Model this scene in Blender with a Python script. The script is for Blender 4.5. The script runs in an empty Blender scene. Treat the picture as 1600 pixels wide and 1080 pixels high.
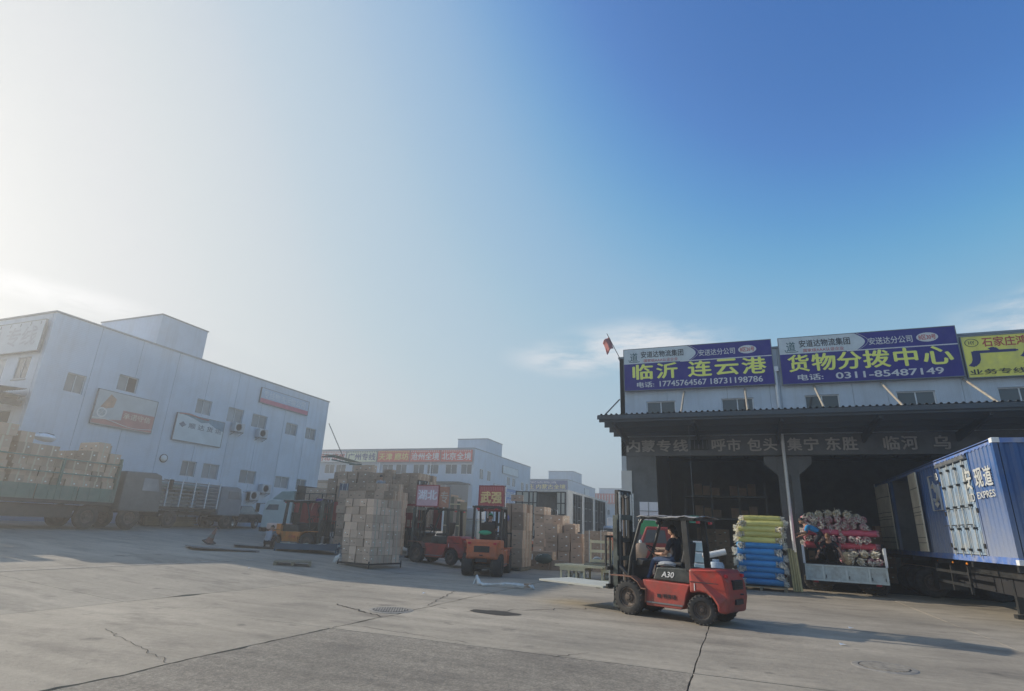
import bpy, bmesh, math, random
from mathutils import Vector, Matrix, noise
random.seed(7)
sc = bpy.context.scene
C = sc.collection
R = math.radians
PI = math.pi

# ---------------------------------------------------------------- camera
EYE = 1.7
cam = bpy.data.objects.new('camera', bpy.data.cameras.new('camera'))
C.objects.link(cam)
cam.data.sensor_width = 36.0
cam.data.lens = 36.0 * 870 / 1600
cam.data.clip_start = 0.05
cam.data.clip_end = 4000
RM = ((0.93217394, -0.07702083, -0.35372239), (0.35976501, 0.3057637, 0.8815201), (0.04026006, -0.94898701, 0.31273436))
cam.matrix_world = Matrix(((RM[0][0], -RM[0][1], -RM[0][2], 0), (RM[1][0], -RM[1][1], -RM[1][2], 0), (RM[2][0], -RM[2][1], -RM[2][2], EYE), (0, 0, 0, 1)))
sc.camera = cam

# ---------------------------------------------------------------- sky, sun, exposure
SUN_AZ = R(-87.6)      # from +Y towards +X
SUN_EL = R(23.4)
world = bpy.data.worlds.new('World'); sc.world = world; world.use_nodes = True
nt = world.node_tree; nt.nodes.clear(); N = nt.nodes.new; Lk = nt.links.new
out = N('ShaderNodeOutputWorld'); bg = N('ShaderNodeBackground'); sky = N('ShaderNodeTexSky')
sky.sky_type = 'NISHITA'; sky.sun_disc = False; sky.sun_elevation = SUN_EL; sky.sun_rotation = SUN_AZ
sky.altitude = 0; sky.air_density = 1.0; sky.dust_density = 2.2; sky.ozone_density = 2.2
bg.inputs['Strength'].default_value = 0.13
# film-like response of the sky colour, channel by channel (deep blue overhead, soft roll-off round the sun)
sep0 = N('ShaderNodeSeparateColor'); Lk(sky.outputs[0], sep0.inputs[0]); comb = N('ShaderNodeCombineColor')
CURVES = (((0, 0), (.55, .036), (.76, .060), (.9, .088), (1.1, .165), (1.3, .255), (1.65, .335), (2.0, .395), (2.8, .46), (3.5, .51), (5, .55), (7, .575), (11, .585), (25, .68)),
          ((0, 0), (.8, .11), (1.24, .178), (1.5, .285), (1.7, .375), (1.95, .44), (2.2, .475), (2.6, .52), (3.3, .555), (4.2, .585), (5.5, .605), (7, .61), (10.5, .615), (25, .69)),
          ((0, 0), (1.4, .33), (2.15, .465), (2.45, .555), (2.7, .60), (3.15, .63), (3.9, .64), (4.5, .645), (5.4, .645), (8, .645), (10.5, .64), (12.5, .645), (25, .69)))
for ci in range(3):
    dv = N('ShaderNodeMath'); dv.operation = 'MULTIPLY'; dv.inputs[1].default_value = .04; dv.use_clamp = True
    Lk(sep0.outputs[ci], dv.inputs[0]); fc = N('ShaderNodeFloatCurve'); cv = fc.mapping.curves[0]
    for k_, (px_, py_) in enumerate(CURVES[ci]):
        if k_ < 2: cv.points[k_].location = (px_ / 25, py_)
        else: cv.points.new(px_ / 25, py_)
    for p_ in cv.points: p_.handle_type = 'AUTO_CLAMPED'
    fc.mapping.update(); Lk(dv.outputs[0], fc.inputs['Value']); ml = N('ShaderNodeMath'); ml.operation = 'MULTIPLY'; ml.inputs[1].default_value = 1 / .13
    Lk(fc.outputs[0], ml.inputs[0]); Lk(ml.outputs[0], comb.inputs[ci])
# thin clouds: pale wisps low over the roofs, laid out in direction space
tc = N('ShaderNodeTexCoord')
mp = N('ShaderNodeMapping'); mp.inputs['Scale'].default_value = (2.2, 2.2, 9.0)
Lk(tc.outputs['Generated'], mp.inputs[0])
nz = N('ShaderNodeTexNoise'); nz.inputs['Scale'].default_value = 3.0; nz.inputs['Detail'].default_value = 8; nz.inputs['Roughness'].default_value = 0.6
Lk(mp.outputs[0], nz.inputs['Vector'])
cr = N('ShaderNodeMapRange'); cr.inputs['From Min'].default_value = 0.32; cr.inputs['From Max'].default_value = 0.56; cr.interpolation_type = 'SMOOTHSTEP'
Lk(nz.outputs['Fac'], cr.inputs['Value'])
acc = None
for (dx_, dy_, dz_), wide, tall, amt in (((-.13, .94, .312), .17, .050, .95), ((-.25, .92, .292), .13, .035, .8), ((.42, .86, .290), .15, .05, 1.0), ((-.85, .44, .283), .14, .022, .8), ((.75, .55, .30), .3, .05, .9), ((-.1, -.9, .33), .5, .06, .9)):
    sb_ = N('ShaderNodeVectorMath'); sb_.operation = 'SUBTRACT'; sb_.inputs[1].default_value = (dx_, dy_, dz_); Lk(tc.outputs['Generated'], sb_.inputs[0])
    sc_ = N('ShaderNodeVectorMath'); sc_.operation = 'MULTIPLY'; sc_.inputs[1].default_value = (1 / wide, 1 / wide, 1 / tall); Lk(sb_.outputs[0], sc_.inputs[0])
    ln = N('ShaderNodeVectorMath'); ln.operation = 'LENGTH'; Lk(sc_.outputs[0], ln.inputs[0])
    mr = N('ShaderNodeMapRange'); mr.inputs['From Min'].default_value = 1.15; mr.inputs['From Max'].default_value = .15; mr.inputs['To Max'].default_value = amt; mr.interpolation_type = 'SMOOTHSTEP'; Lk(ln.outputs['Value'], mr.inputs['Value'])
    if acc is None: acc = mr
    else:
        mxx = N('ShaderNodeMath'); mxx.operation = 'MAXIMUM'; Lk(acc.outputs[0], mxx.inputs[0]); Lk(mr.outputs[0], mxx.inputs[1]); acc = mxx
mu = N('ShaderNodeMath'); mu.operation = 'MULTIPLY'; Lk(cr.outputs[0], mu.inputs[0]); Lk(acc.outputs[0], mu.inputs[1])
mix = N('ShaderNodeMixRGB'); Lk(mu.outputs[0], mix.inputs['Fac']); Lk(comb.outputs[0], mix.inputs['Color1']); mix.inputs['Color2'].default_value = (.74 / .13, .76 / .13, .79 / .13, 1)
Lk(mix.outputs[0], bg.inputs['Color']); Lk(bg.outputs[0], out.inputs['Surface'])

sun = bpy.data.objects.new('sun', bpy.data.lights.new('sun', 'SUN')); C.objects.link(sun)
sun.data.energy = 4.5; sun.data.angle = R(0.6); sun.data.color = (1.0, 0.91, 0.77)
sdir = Vector((math.sin(SUN_AZ) * math.cos(SUN_EL), math.cos(SUN_AZ) * math.cos(SUN_EL), math.sin(SUN_EL)))
sun.rotation_euler = sdir.to_track_quat('Z', 'Y').to_euler()
sun.location = sdir * 60
sc.view_settings.view_transform = 'Standard'; sc.view_settings.look = 'None'
sc.view_settings.exposure = 0.10; sc.view_settings.gamma = 1.0; sc.view_settings.use_curve_mapping = False
sc.render.engine = 'CYCLES'
sc.cycles.use_denoising = True
sc.cycles.max_bounces = 6; sc.cycles.diffuse_bounces = 3; sc.cycles.glossy_bounces = 3; sc.cycles.transmission_bounces = 4
sc.cycles.volume_bounces = 0; sc.cycles.transparent_max_bounces = 8

def gz(x, y=0):
    """height of the yard, which rises gently towards the warehouses on the left"""
    return .055 * max(0.0, min(-x, 33.0) - 11.6)

# ---------------------------------------------------------------- materials
MATS = {}
def mat(name, col, rough=.7, metal=0.0, var=.15, scale=3.0, bump=0.0, bscale=40.0, dirt=None, dirt_amt=0.0, dscale=1.5,
        rnd=0.0, spec=.4, alpha=None, stripe=None, coat=0.0, zdust=None, streaks=0):
    """procedural material: base colour broken up by two noises, optional dirt blotches, per-object tint and bump"""
    if name in MATS: return MATS[name]
    m = bpy.data.materials.new(name); m.use_nodes = True; MATS[name] = m
    t = m.node_tree; n = t.nodes.new; l = t.links.new; b = t.nodes['Principled BSDF']
    b.inputs['Roughness'].default_value = rough; b.inputs['Metallic'].default_value = metal
    b.inputs['Specular IOR Level'].default_value = spec
    if coat: b.inputs['Coat Weight'].default_value = coat
    co = n('ShaderNodeTexCoord')
    nn = n('ShaderNodeTexNoise'); nn.inputs['Scale'].default_value = scale; nn.inputs['Detail'].default_value = 6; nn.inputs['Roughness'].default_value = .6
    l(co.outputs['Object'], nn.inputs['Vector'])
    rmp = n('ShaderNodeMapRange'); rmp.inputs['From Min'].default_value = .3; rmp.inputs['From Max'].default_value = .7
    rmp.inputs['To Min'].default_value = 1 - var; rmp.inputs['To Max'].default_value = 1 + var
    l(nn.outputs['Fac'], rmp.inputs['Value'])
    mx = n('ShaderNodeMixRGB'); mx.blend_type = 'MULTIPLY'; mx.inputs['Fac'].default_value = 1
    mx.inputs['Color1'].default_value = (*col, 1); l(rmp.outputs[0], mx.inputs['Color2'])
    last = mx.outputs[0]
    if dirt is not None:
        dn = n('ShaderNodeTexNoise'); dn.inputs['Scale'].default_value = dscale; dn.inputs['Detail'].default_value = 8; dn.inputs['Roughness'].default_value = .65
        l(co.outputs['Object'], dn.inputs['Vector'])
        dr = n('ShaderNodeMapRange'); dr.inputs['From Min'].default_value = .45; dr.inputs['From Max'].default_value = .72; dr.inputs['To Max'].default_value = dirt_amt
        l(dn.outputs['Fac'], dr.inputs['Value'])
        dm = n('ShaderNodeMixRGB'); dm.inputs['Color2'].default_value = (*dirt, 1); l(dr.outputs[0], dm.inputs['Fac']); l(last, dm.inputs['Color1'])
        last = dm.outputs[0]
    if streaks:   # rain streaks: noise drawn out downwards
        smp = n('ShaderNodeMapping'); smp.inputs['Scale'].default_value = (2.2, 2.2, .10); l(co.outputs['Object'], smp.inputs[0])
        sn = n('ShaderNodeTexNoise'); sn.inputs['Scale'].default_value = 1.6; sn.inputs['Detail'].default_value = 6; sn.inputs['Roughness'].default_value = .65; l(smp.outputs[0], sn.inputs['Vector'])
        sr = n('ShaderNodeMapRange'); sr.inputs['From Min'].default_value = .50; sr.inputs['From Max'].default_value = .74; sr.inputs['To Max'].default_value = streaks; l(sn.outputs['Fac'], sr.inputs['Value'])
        sm_ = n('ShaderNodeMixRGB'); sm_.inputs['Color2'].default_value = (col[0] * .55, col[1] * .52, col[2] * .48, 1); l(sr.outputs[0], sm_.inputs['Fac']); l(last, sm_.inputs['Color1']); last = sm_.outputs[0]
    if zdust:   # splashed dust along the foot: (height of full dust, height where it ends, amount, colour)
        sx = n('ShaderNodeSeparateXYZ'); l(co.outputs['Object'], sx.inputs[0]); ad = n('ShaderNodeMath'); ad.operation = 'ADD'
        ns = n('ShaderNodeMapRange'); ns.inputs['To Min'].default_value = -.5; ns.inputs['To Max'].default_value = .5; l(nn.outputs['Fac'], ns.inputs['Value']); l(sx.outputs[2], ad.inputs[0]); l(ns.outputs[0], ad.inputs[1])
        zr = n('ShaderNodeMapRange'); zr.inputs['From Min'].default_value = zdust[1]; zr.inputs['From Max'].default_value = zdust[0]; zr.inputs['To Max'].default_value = zdust[2]; l(ad.outputs[0], zr.inputs['Value'])
        zm = n('ShaderNodeMixRGB'); zm.inputs['Color2'].default_value = (*zdust[3], 1); l(zr.outputs[0], zm.inputs['Fac']); l(last, zm.inputs['Color1']); last = zm.outputs[0]
    if rnd:
        oi = n('ShaderNodeObjectInfo'); rr = n('ShaderNodeMapRange'); rr.inputs['To Min'].default_value = 1 - rnd; rr.inputs['To Max'].default_value = 1 + rnd
        l(oi.outputs['Random'], rr.inputs['Value'])
        rm = n('ShaderNodeMixRGB'); rm.blend_type = 'MULTIPLY'; rm.inputs['Fac'].default_value = 1; l(last, rm.inputs['Color1']); l(rr.outputs[0], rm.inputs['Color2'])
        last = rm.outputs[0]
    l(last, b.inputs['Base Color'])
    rv = n('ShaderNodeMapRange'); rv.inputs['To Min'].default_value = max(.03, rough - .12); rv.inputs['To Max'].default_value = min(1, rough + .12)
    l(nn.outputs['Fac'], rv.inputs['Value']); l(rv.outputs[0], b.inputs['Roughness'])
    h = None
    if bump:
        bn = n('ShaderNodeTexNoise'); bn.inputs['Scale'].default_value = bscale; bn.inputs['Detail'].default_value = 4
        l(co.outputs['Object'], bn.inputs['Vector'])
        bp = n('ShaderNodeBump'); bp.inputs['Strength'].default_value = min(1, bump); bp.inputs['Distance'].default_value = .02
        l(bn.outputs['Fac'], bp.inputs['Height']); h = bp
        l(bp.outputs[0], b.inputs['Normal'])
    if stripe:   # fine ribs in the sheet: (axis, frequency, strength)
        wv = n('ShaderNodeTexWave'); wv.bands_direction = stripe[0]; wv.inputs['Scale'].default_value = stripe[1]; wv.inputs['Distortion'].default_value = 0
        l(co.outputs['Object'], wv.inputs['Vector'])
        bp = n('ShaderNodeBump'); bp.inputs['Strength'].default_value = stripe[2]; bp.inputs['Distance'].default_value = .02
        l(wv.outputs['Fac'], bp.inputs['Height'])
        if h: l(h.outputs[0], bp.inputs['Normal'])
        l(bp.outputs[0], b.inputs['Normal'])
    return m

def concrete_mat(name, col, speck=0.0, rough=.85, streak=.5):
    """yard concrete: broad stains, tyre-swept streaks, fine grain; speck = exposed stones"""
    m = bpy.data.materials.new(name); m.use_nodes = True; MATS[name] = m
    t = m.node_tree; n = t.nodes.new; l = t.links.new; b = t.nodes['Principled BSDF']
    b.inputs['Specular IOR Level'].default_value = .35
    co = n('ShaderNodeNewGeometry')
    def nse(sc_, det, ro, stretch=None, rot=0):
        x = n('ShaderNodeTexNoise'); x.inputs['Scale'].default_value = sc_; x.inputs['Detail'].default_value = det; x.inputs['Roughness'].default_value = ro
        if stretch:
            mp_ = n('ShaderNodeMapping'); mp_.inputs['Scale'].default_value = stretch; mp_.inputs['Rotation'].default_value = (0, 0, rot)
            l(co.outputs['Position'], mp_.inputs[0]); l(mp_.outputs[0], x.inputs['Vector'])
        else: l(co.outputs['Position'], x.inputs['Vector'])
        return x
    def rng(src, a, b_, c, d):
        r_ = n('ShaderNodeMapRange'); r_.inputs['From Min'].default_value = a; r_.inputs['From Max'].default_value = b_
        r_.inputs['To Min'].default_value = c; r_.inputs['To Max'].default_value = d; l(src, r_.inputs['Value']); return r_.outputs[0]
    def mul(a, b_, mode='MULTIPLY', fac=1.0):
        x = n('ShaderNodeMixRGB'); x.blend_type = mode; x.inputs['Fac'].default_value = fac
        l(a, x.inputs['Color1']); l(b_, x.inputs['Color2']); return x.outputs[0]
    base = n('ShaderNodeRGB'); base.outputs[0].default_value = (*col, 1)
    big = nse(.22, 8, .62); strk = nse(1.0, 6, .6, (.12, 1.6, 1), .35); fine = nse(9, 8, .7); grain = nse(120, 3, .6)
    c = mul(base.outputs[0], rng(big.outputs['Fac'], .3, .7, .68, 1.24))
    c = mul(c, rng(strk.outputs['Fac'], .3, .7, 1 - .14 * streak, 1 + .12 * streak))
    c = mul(c, rng(fine.outputs['Fac'], .3, .7, .88, 1.12))
    c = mul(c, rng(grain.outputs['Fac'], .3, .7, .86 - speck * .2, 1.12 + speck * .2))
    if speck:   # exposed stones, a few centimetres across, and their dark matrix
        vo = n('ShaderNodeTexVoronoi'); vo.inputs['Scale'].default_value = 26; l(co.outputs['Position'], vo.inputs['Vector'])
        c = mul(c, rng(vo.outputs['Distance'], .15, .75, 1.14, .82)); m1_ = nse(34, 4, .75); c = mul(c, rng(m1_.outputs['Fac'], .38, .62, .82, 1.16)); m2_ = nse(7, 4, .7); c = mul(c, rng(m2_.outputs['Fac'], .35, .65, .86, 1.12))
    # swept tyre tracks: narrow pale and dark bands that follow two driving directions
    for rot_, amt_ in ((.25, .05), (1.25, .07)):
        tk = nse(1.0, 4, .55, (.05, 2.6, 1), rot_); c = mul(c, rng(tk.outputs['Fac'], .42, .62, 1 - amt_, 1 + amt_ * .6))
    # dark oil spots
    sp = nse(1.7, 3, .5); spot = rng(sp.outputs['Fac'], .66, .76, 0, .6)
    dk = n('ShaderNodeMixRGB'); dk.inputs['Color2'].default_value = (.05, .047, .043, 1); l(spot, dk.inputs['Fac']); l(c, dk.inputs['Color1']); c = dk.outputs[0]
    st = nse(.6, 6, .7, (1, 2.2, 1), 1.1); stn = rng(st.outputs['Fac'], .50, .70, 0, .50)
    dk2 = n('ShaderNodeMixRGB'); dk2.inputs['Color2'].default_value = (.11, .095, .08, 1); l(stn, dk2.inputs['Fac']); l(c, dk2.inputs['Color1']); c = dk2.outputs[0]
    l(c, b.inputs['Base Color']); l(rng(big.outputs['Fac'], .3, .7, rough - .12, rough + .08), b.inputs['Roughness'])
    bp = n('ShaderNodeBump'); bp.inputs['Strength'].default_value = .35 + speck * .4; bp.inputs['Distance'].default_value = .004 + speck * .008
    vr = nse(60 if speck else 90, 5, .7); l(vr.outputs['Fac'], bp.inputs['Height'])
    bp2 = n('ShaderNodeBump'); bp2.inputs['Strength'].default_value = .5; bp2.inputs['Distance'].default_value = .02; l(fine.outputs['Fac'], bp2.inputs['Height'])
    l(bp2.outputs[0], bp.inputs['Normal']); l(bp.outputs[0], b.inputs['Normal'])
    return m

# ---------------------------------------------------------------- mesh building
class MB:
    """collects shapes and links them as ONE mesh object"""
    def __init__(s): s.v = []; s.f = []; s.m = []
    def add(s, vs, fs, mi=0):
        o = len(s.v); s.v += [tuple(p) for p in vs]; s.f += [tuple(i + o for i in f) for f in fs]; s.m += [mi] * len(fs); return s
    def box(s, c, d, rot=0, mi=0, tilt=None):
        hx, hy, hz = d[0] / 2, d[1] / 2, d[2] / 2
        vs = [Vector((x, y, z)) for x in (-hx, hx) for y in (-hy, hy) for z in (-hz, hz)]
        if tilt: 
            q = Matrix.Rotation(tilt[1], 3, tilt[0]); vs = [q @ p for p in vs]
        if rot: 
            q = Matrix.Rotation(rot, 3, 'Z'); vs = [q @ p for p in vs]
        vs = [p + Vector(c) for p in vs]
        return s.add(vs, [(0, 1, 3, 2), (4, 6, 7, 5), (0, 4, 5, 1), (2, 3, 7, 6), (0, 2, 6, 4), (1, 5, 7, 3)], mi)
    def bb(s, x0, x1, y0, y1, z0, z1, mi=0):
        return s.box(((x0 + x1) / 2, (y0 + y1) / 2, (z0 + z1) / 2), (abs(x1 - x0), abs(y1 - y0), abs(z1 - z0)), 0, mi)
    def bar(s, a, b, w, h=None, mi=0):
        a = Vector(a); b = Vector(b); h = h or w; d = (b - a); L_ = d.length
        if L_ < 1e-6: return s
        q = d.to_track_quat('Z', 'Y').to_matrix(); 
        vs = []
        for p in (a, b):
            for x, y in ((-w / 2, -h / 2), (w / 2, -h / 2), (w / 2, h / 2), (-w / 2, h / 2)): vs.append(p + q @ Vector((x, y, 0)))
        return s.add(vs, [(0, 3, 2, 1), (4, 5, 6, 7), (0, 1, 5, 4), (1, 2, 6, 5), (2, 3, 7, 6), (3, 0, 4, 7)], mi)
    def tube(s, pts, r, n=8, mi=0, cap=True):
        pts = [Vector(p) for p in pts]; k = len(pts); rs = r if isinstance(r, (list, tuple)) else [r] * k
        vs = []; fs = []
        for i, p in enumerate(pts):
            d = (pts[min(i + 1, k - 1)] - pts[max(i - 1, 0)])
            q = d.to_track_quat('Z', 'Y').to_matrix()
            for j in range(n):
                a = 2 * PI * j / n; vs.append(p + q @ Vector((math.cos(a) * rs[i], math.sin(a) * rs[i], 0)))
        for i in range(k - 1):
            for j in range(n):
                a = i * n + j; b = i * n + (j + 1) % n; fs.append((a, b, b + n, a + n))
        if cap: fs.append(tuple(reversed(range(n)))); fs.append(tuple((k - 1) * n + j for j in range(n)))
        return s.add(vs, fs, mi)
    def lathe(s, prof, o=(0, 0, 0), axis='Z', n=24, mi=0, rot=None):
        """prof: (radius, height) pairs turned round an axis; closed by collapsing to the axis when radius is 0"""
        vs = []; fs = []; k = len(prof)
        for (r, h) in prof:
            for j in range(n):
                a = 2 * PI * j / n; p = Vector((math.cos(a) * r, math.sin(a) * r, h))
                if axis == 'Y': p = Vector((p.x, p.z, -p.y))
                if axis == 'X': p = Vector((p.z, p.x, p.y))
                if rot: p = rot @ p
                vs.append(p + Vector(o))
        for i in range(k - 1):
            for j in range(n):
                a = i * n + j; b = i * n + (j + 1) % n; fs.append((a, b, b + n, a + n))
        return s.add(vs, fs, mi)
    def prism(s, pts, d, plane='XZ', mi=0):
        """closed outline pushed from d[0] to d[1] across its plane"""
        n = len(pts); vs = []
        for w in d:
            for (a, b) in pts:
                vs.append({'XZ': (a, w, b), 'YZ': (w, a, b), 'XY': (a, b, w)}[plane])
        fs = [tuple(range(n)), tuple(reversed(range(n, 2 * n)))]
        for j in range(n):
            k = (j + 1) % n; fs.append((j, j + n, k + n, k))
        return s.add(vs, fs, mi)
    def ball(s, c, r, n=10, mi=0):
        rx, ry, rz = r if isinstance(r, (list, tuple)) else (r, r, r)
        vs = []; fs = []; m_ = n // 2 + 1
        for i in range(m_ + 1):
            t = PI * i / m_
            for j in range(n):
                a = 2 * PI * j / n
                vs.append((c[0] + rx * math.sin(t) * math.cos(a), c[1] + ry * math.sin(t) * math.sin(a), c[2] + rz * math.cos(t)))
        for i in range(m_):
            for j in range(n):
                a = i * n + j; b = i * n + (j + 1) % n; fs.append((a, a + n, b + n, b))
        return s.add(vs, fs, mi)
    def mesh(s, name, mats):
        me = bpy.data.meshes.new(name); me.from_pydata(s.v, [], s.f)
        for m_ in (mats if isinstance(mats, (list, tuple)) else [mats]): me.materials.append(m_)
        me.polygons.foreach_set('material_index', s.m)
        bm = bmesh.new(); bm.from_mesh(me); bmesh.ops.remove_doubles(bm, verts=bm.verts, dist=1e-5)
        bmesh.ops.recalc_face_normals(bm, faces=bm.faces); bm.to_mesh(me); bm.free()
        me.update(); return me
    def build(s, name, mats, parent=None, bevel=0, smooth=False, seg=2, loc=None, rotz=0, wn=False):
        me = s.mesh(name, mats); o = bpy.data.objects.new(name, me); C.objects.link(o)
        if parent is not None: o.parent = parent
        if loc is not None: o.location = loc
        if rotz: o.rotation_euler.z = rotz
        if smooth:
            me.polygons.foreach_set('use_smooth', [True] * len(me.polygons))
            me.set_sharp_from_angle(angle=R(38))
        if bevel:
            b = o.modifiers.new('bevel', 'BEVEL'); b.width = bevel; b.segments = seg; b.limit_method = 'ANGLE'; b.angle_limit = R(40)
        return o

def each(b, name, mats, parent=None, **kw):
    """build every loose piece of the collected shapes as an object of its own"""
    par = list(range(len(b.v)))
    def find(i):
        while par[i] != i: par[i] = par[par[i]]; i = par[i]
        return i
    for f in b.f:
        for i in f[1:]: par[find(i)] = find(f[0])
    grp = {}
    for k, f in enumerate(b.f): grp.setdefault(find(f[0]), []).append(k)
    res = []
    for ks in grp.values():
        n_ = MB(); idx = {}
        for k in ks:
            for i in b.f[k]:
                if i not in idx: idx[i] = len(n_.v); n_.v.append(b.v[i])
            n_.f.append(tuple(idx[i] for i in b.f[k])); n_.m.append(b.m[k])
        res.append(n_.build(name, mats, parent, **kw))
    return res

def tag(o, label=None, cat=None, group=None, kind=None):
    if label: o['label'] = label
    if cat: o['category'] = cat
    if group: o['group'] = group
    if kind: o['kind'] = kind
    return o
def thing(name, label, cat, loc=(0, 0, 0), rz=0, group=None, scale=1.0):
    o = bpy.data.objects.new(name, None); C.objects.link(o); o.empty_display_size = .2
    o.location = loc; o.rotation_euler.z = rz; o.scale = (scale,) * 3
    return tag(o, label, cat, group)
def copy_tree(o, parent=None, **kw):
    c = o.copy(); C.objects.link(c); c.parent = parent
    for ch in [x for x in KIDS.get(o.name, list(o.children))]: copy_tree(ch, c)
    for k, v in kw.items(): c[k] = v
    return c
KIDS = {}

def text(s, x0, x1, z0, z1, m, parent=None, bold=.02, y=0.0, name='lettering', face='-Y', shear=0.0, depth=.004, keep=False):
    """flat lettering whose bounding box is fitted to the given rectangle; face -Y, +X or -X tells where it looks"""
    cu = bpy.data.curves.new('t', 'FONT'); cu.body = s; cu.offset = 0; cu.extrude = 0; cu.resolution_u = 3; cu.shear = shear
    to = bpy.data.objects.new('t', cu); C.objects.link(to)
    dg = bpy.context.evaluated_depsgraph_get(); me = bpy.data.meshes.new_from_object(to.evaluated_get(dg))
    bpy.data.objects.remove(to); bpy.data.curves.remove(cu)
    xs = [v.co.x for v in me.vertices]; ys = [v.co.y for v in me.vertices]
    if not xs: return None
    ax, bx, ay, by = min(xs), max(xs), min(ys), max(ys)
    sx = (x1 - x0) / (bx - ax); sz = (z1 - z0) / (by - ay)
    sx_, sz_ = sx, sz
    for v in me.vertices:
        u = x0 + (v.co.x - ax) * sx; w = z0 + (v.co.y - ay) * sz
        if face == '-Y': v.co = (u, y, w)
        elif face == '+X': v.co = (y, u, w)
        elif face == '-X': v.co = (y, -u, w)
        elif face == '+Y': v.co = (-u, y, w)
    bm = bmesh.new(); bm.from_mesh(me)
    if bold > .001:
        geo = list(bm.verts) + list(bm.edges) + list(bm.faces); kk = bold * .8 * sx_; kz = bold * .6 * sz_
        for q_, (ax_, az_) in enumerate(((1, 0), (-1, 0), (0, 1), (0, -1))):
            dd = bmesh.ops.duplicate(bm, geom=geo)['geom']; lift = .0004 * (q_ + 1)
            off = {'-Y': (ax_ * kk, -lift, az_ * kz), '+X': (lift, ax_ * kk, az_ * kz), '-X': (-lift, ax_ * kk, az_ * kz), '+Y': (ax_ * kk, lift, az_ * kz)}[face]
            bmesh.ops.translate(bm, vec=off, verts=[g_ for g_ in dd if isinstance(g_, bmesh.types.BMVert)])
    ext = bmesh.ops.extrude_face_region(bm, geom=list(bm.faces))
    d = {'-Y': (0, -depth, 0), '+X': (depth, 0, 0), '-X': (-depth, 0, 0), '+Y': (0, depth, 0)}[face]
    bmesh.ops.translate(bm, vec=d, verts=[g for g in ext['geom'] if isinstance(g, bmesh.types.BMVert)])
    bmesh.ops.recalc_face_normals(bm, faces=bm.faces); bm.to_mesh(me); bm.free()
    me.materials.clear(); me.materials.append(m); me.polygons.foreach_set('material_index', [0] * len(me.polygons)); me.update()
    o = bpy.data.objects.new(name, me); C.objects.link(o); o.parent = parent
    return o

# ---------------------------------------------------------------- palette
M = {}
M['concrete'] = concrete_mat('yard_concrete', (.395, .34, .265))
M['rough'] = concrete_mat('rough_concrete', (.345, .298, .235), speck=.8, streak=.5)
M['wall'] = mat('wall_sheet', (.50, .585, .69), .55, .0, .07, .5, dirt=(.42, .45, .48), dirt_amt=.45, dscale=.6, stripe=('Z', 3.2, .12), streaks=.30, rnd=.035)
M['wallv'] = mat('wall_sheet_ribbed', (.58, .65, .73), .55, .0, .07, .5, dirt=(.42, .45, .48), dirt_amt=.4, dscale=.7, stripe=('X', 5.0, .14), streaks=.30, rnd=.035)
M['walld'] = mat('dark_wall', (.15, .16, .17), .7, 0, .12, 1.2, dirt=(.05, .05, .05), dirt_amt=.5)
M['coping'] = mat('grey_coping', (.22, .25, .28), .5, .2, .1)
M['roofsheet'] = mat('canopy_sheet', (.075, .09, .105), .5, .4, .15, 1.0, dirt=(.10, .08, .06), dirt_amt=.4)
M['steel'] = mat('grey_steel', (.19, .20, .21), .5, .5, .15, 4)
M['dsteel'] = mat('dark_steel', (.045, .048, .05), .5, .5, .25, 5, dirt=(.12, .10, .08), dirt_amt=.4, dscale=4)
M['chrome'] = mat('bright_rod', (.55, .56, .57), .25, .9, .1)
M['frame'] = mat('white_frame', (.74, .76, .78), .4, 0, .05)
M['glass'] = mat('window_glass', (.05, .065, .08), .08, 0, .2, .8, spec=.8, rnd=.45)
M['glassl'] = mat('pale_window_glass', (.17, .20, .23), .12, 0, .25, .9, spec=.8, rnd=.45)
M['framedim'] = mat('dim_window_frame', (.46, .49, .52), .5, 0, .08)
M['white'] = mat('white_paint', (.72, .72, .71), .5, 0, .06, 3, dirt=(.4, .38, .35), dirt_amt=.3)
M['signblue'] = mat('sign_blue', (.020, .014, .22), .65, 0, .12, 1.2, dirt=(.16, .16, .28), dirt_amt=.18, dscale=1.8, bump=1.0, bscale=1.6, streaks=.2)
M['signyellow'] = mat('sign_yellow', (.86, .80, .14), .42, 0, .12, 1.2, dirt=(.30, .30, .33), dirt_amt=.22, dscale=1.8, bump=1.0, bscale=1.6, streaks=.25)
M['letteryellow'] = mat('letter_yellow', (.90, .92, .20), .5, 0, .03)
M['signgrey'] = mat('sign_silver', (.62, .68, .70), .42, 0, .12, 1.2, dirt=(.30, .30, .33), dirt_amt=.22, dscale=1.8, bump=1.0, bscale=1.6, streaks=.25)
M['signred'] = mat('sign_red', (.55, .10, .08), .5, 0, .08)
M['redink'] = mat('red_ink', (.50, .05, .05), .5, 0, .03)
M['black'] = mat('black_ink', (.02, .02, .025), .5, 0, .03)
M['navyink'] = mat('navy_ink', (.03, .03, .16), .5, 0, .03)
M['wood'] = mat('pale_pine', (.84, .69, .42), .75, 0, .15, 6, dirt=(.3, .22, .13), dirt_amt=.4, dscale=3, rnd=.15)
M['oldwood'] = mat('old_plank', (.26, .22, .15), .8, 0, .2, 6, dirt=(.12, .10, .07), dirt_amt=.5, dscale=3, rnd=.15)
M['card'] = mat('cardboard', (.50, .35, .25), .85, 0, .12, 2.5, dirt=(.22, .15, .10), dirt_amt=.35, dscale=2.2, rnd=.28, bump=.15, bscale=25)
M['cardpale'] = mat('pale_cardboard', (.66, .49, .37), .85, 0, .12, 2.5, dirt=(.27, .2, .14), dirt_amt=.3, dscale=2.2, rnd=.24, bump=.15, bscale=25)
M['tape'] = mat('parcel_tape', (.55, .47, .36), .35, 0, .1)
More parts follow.
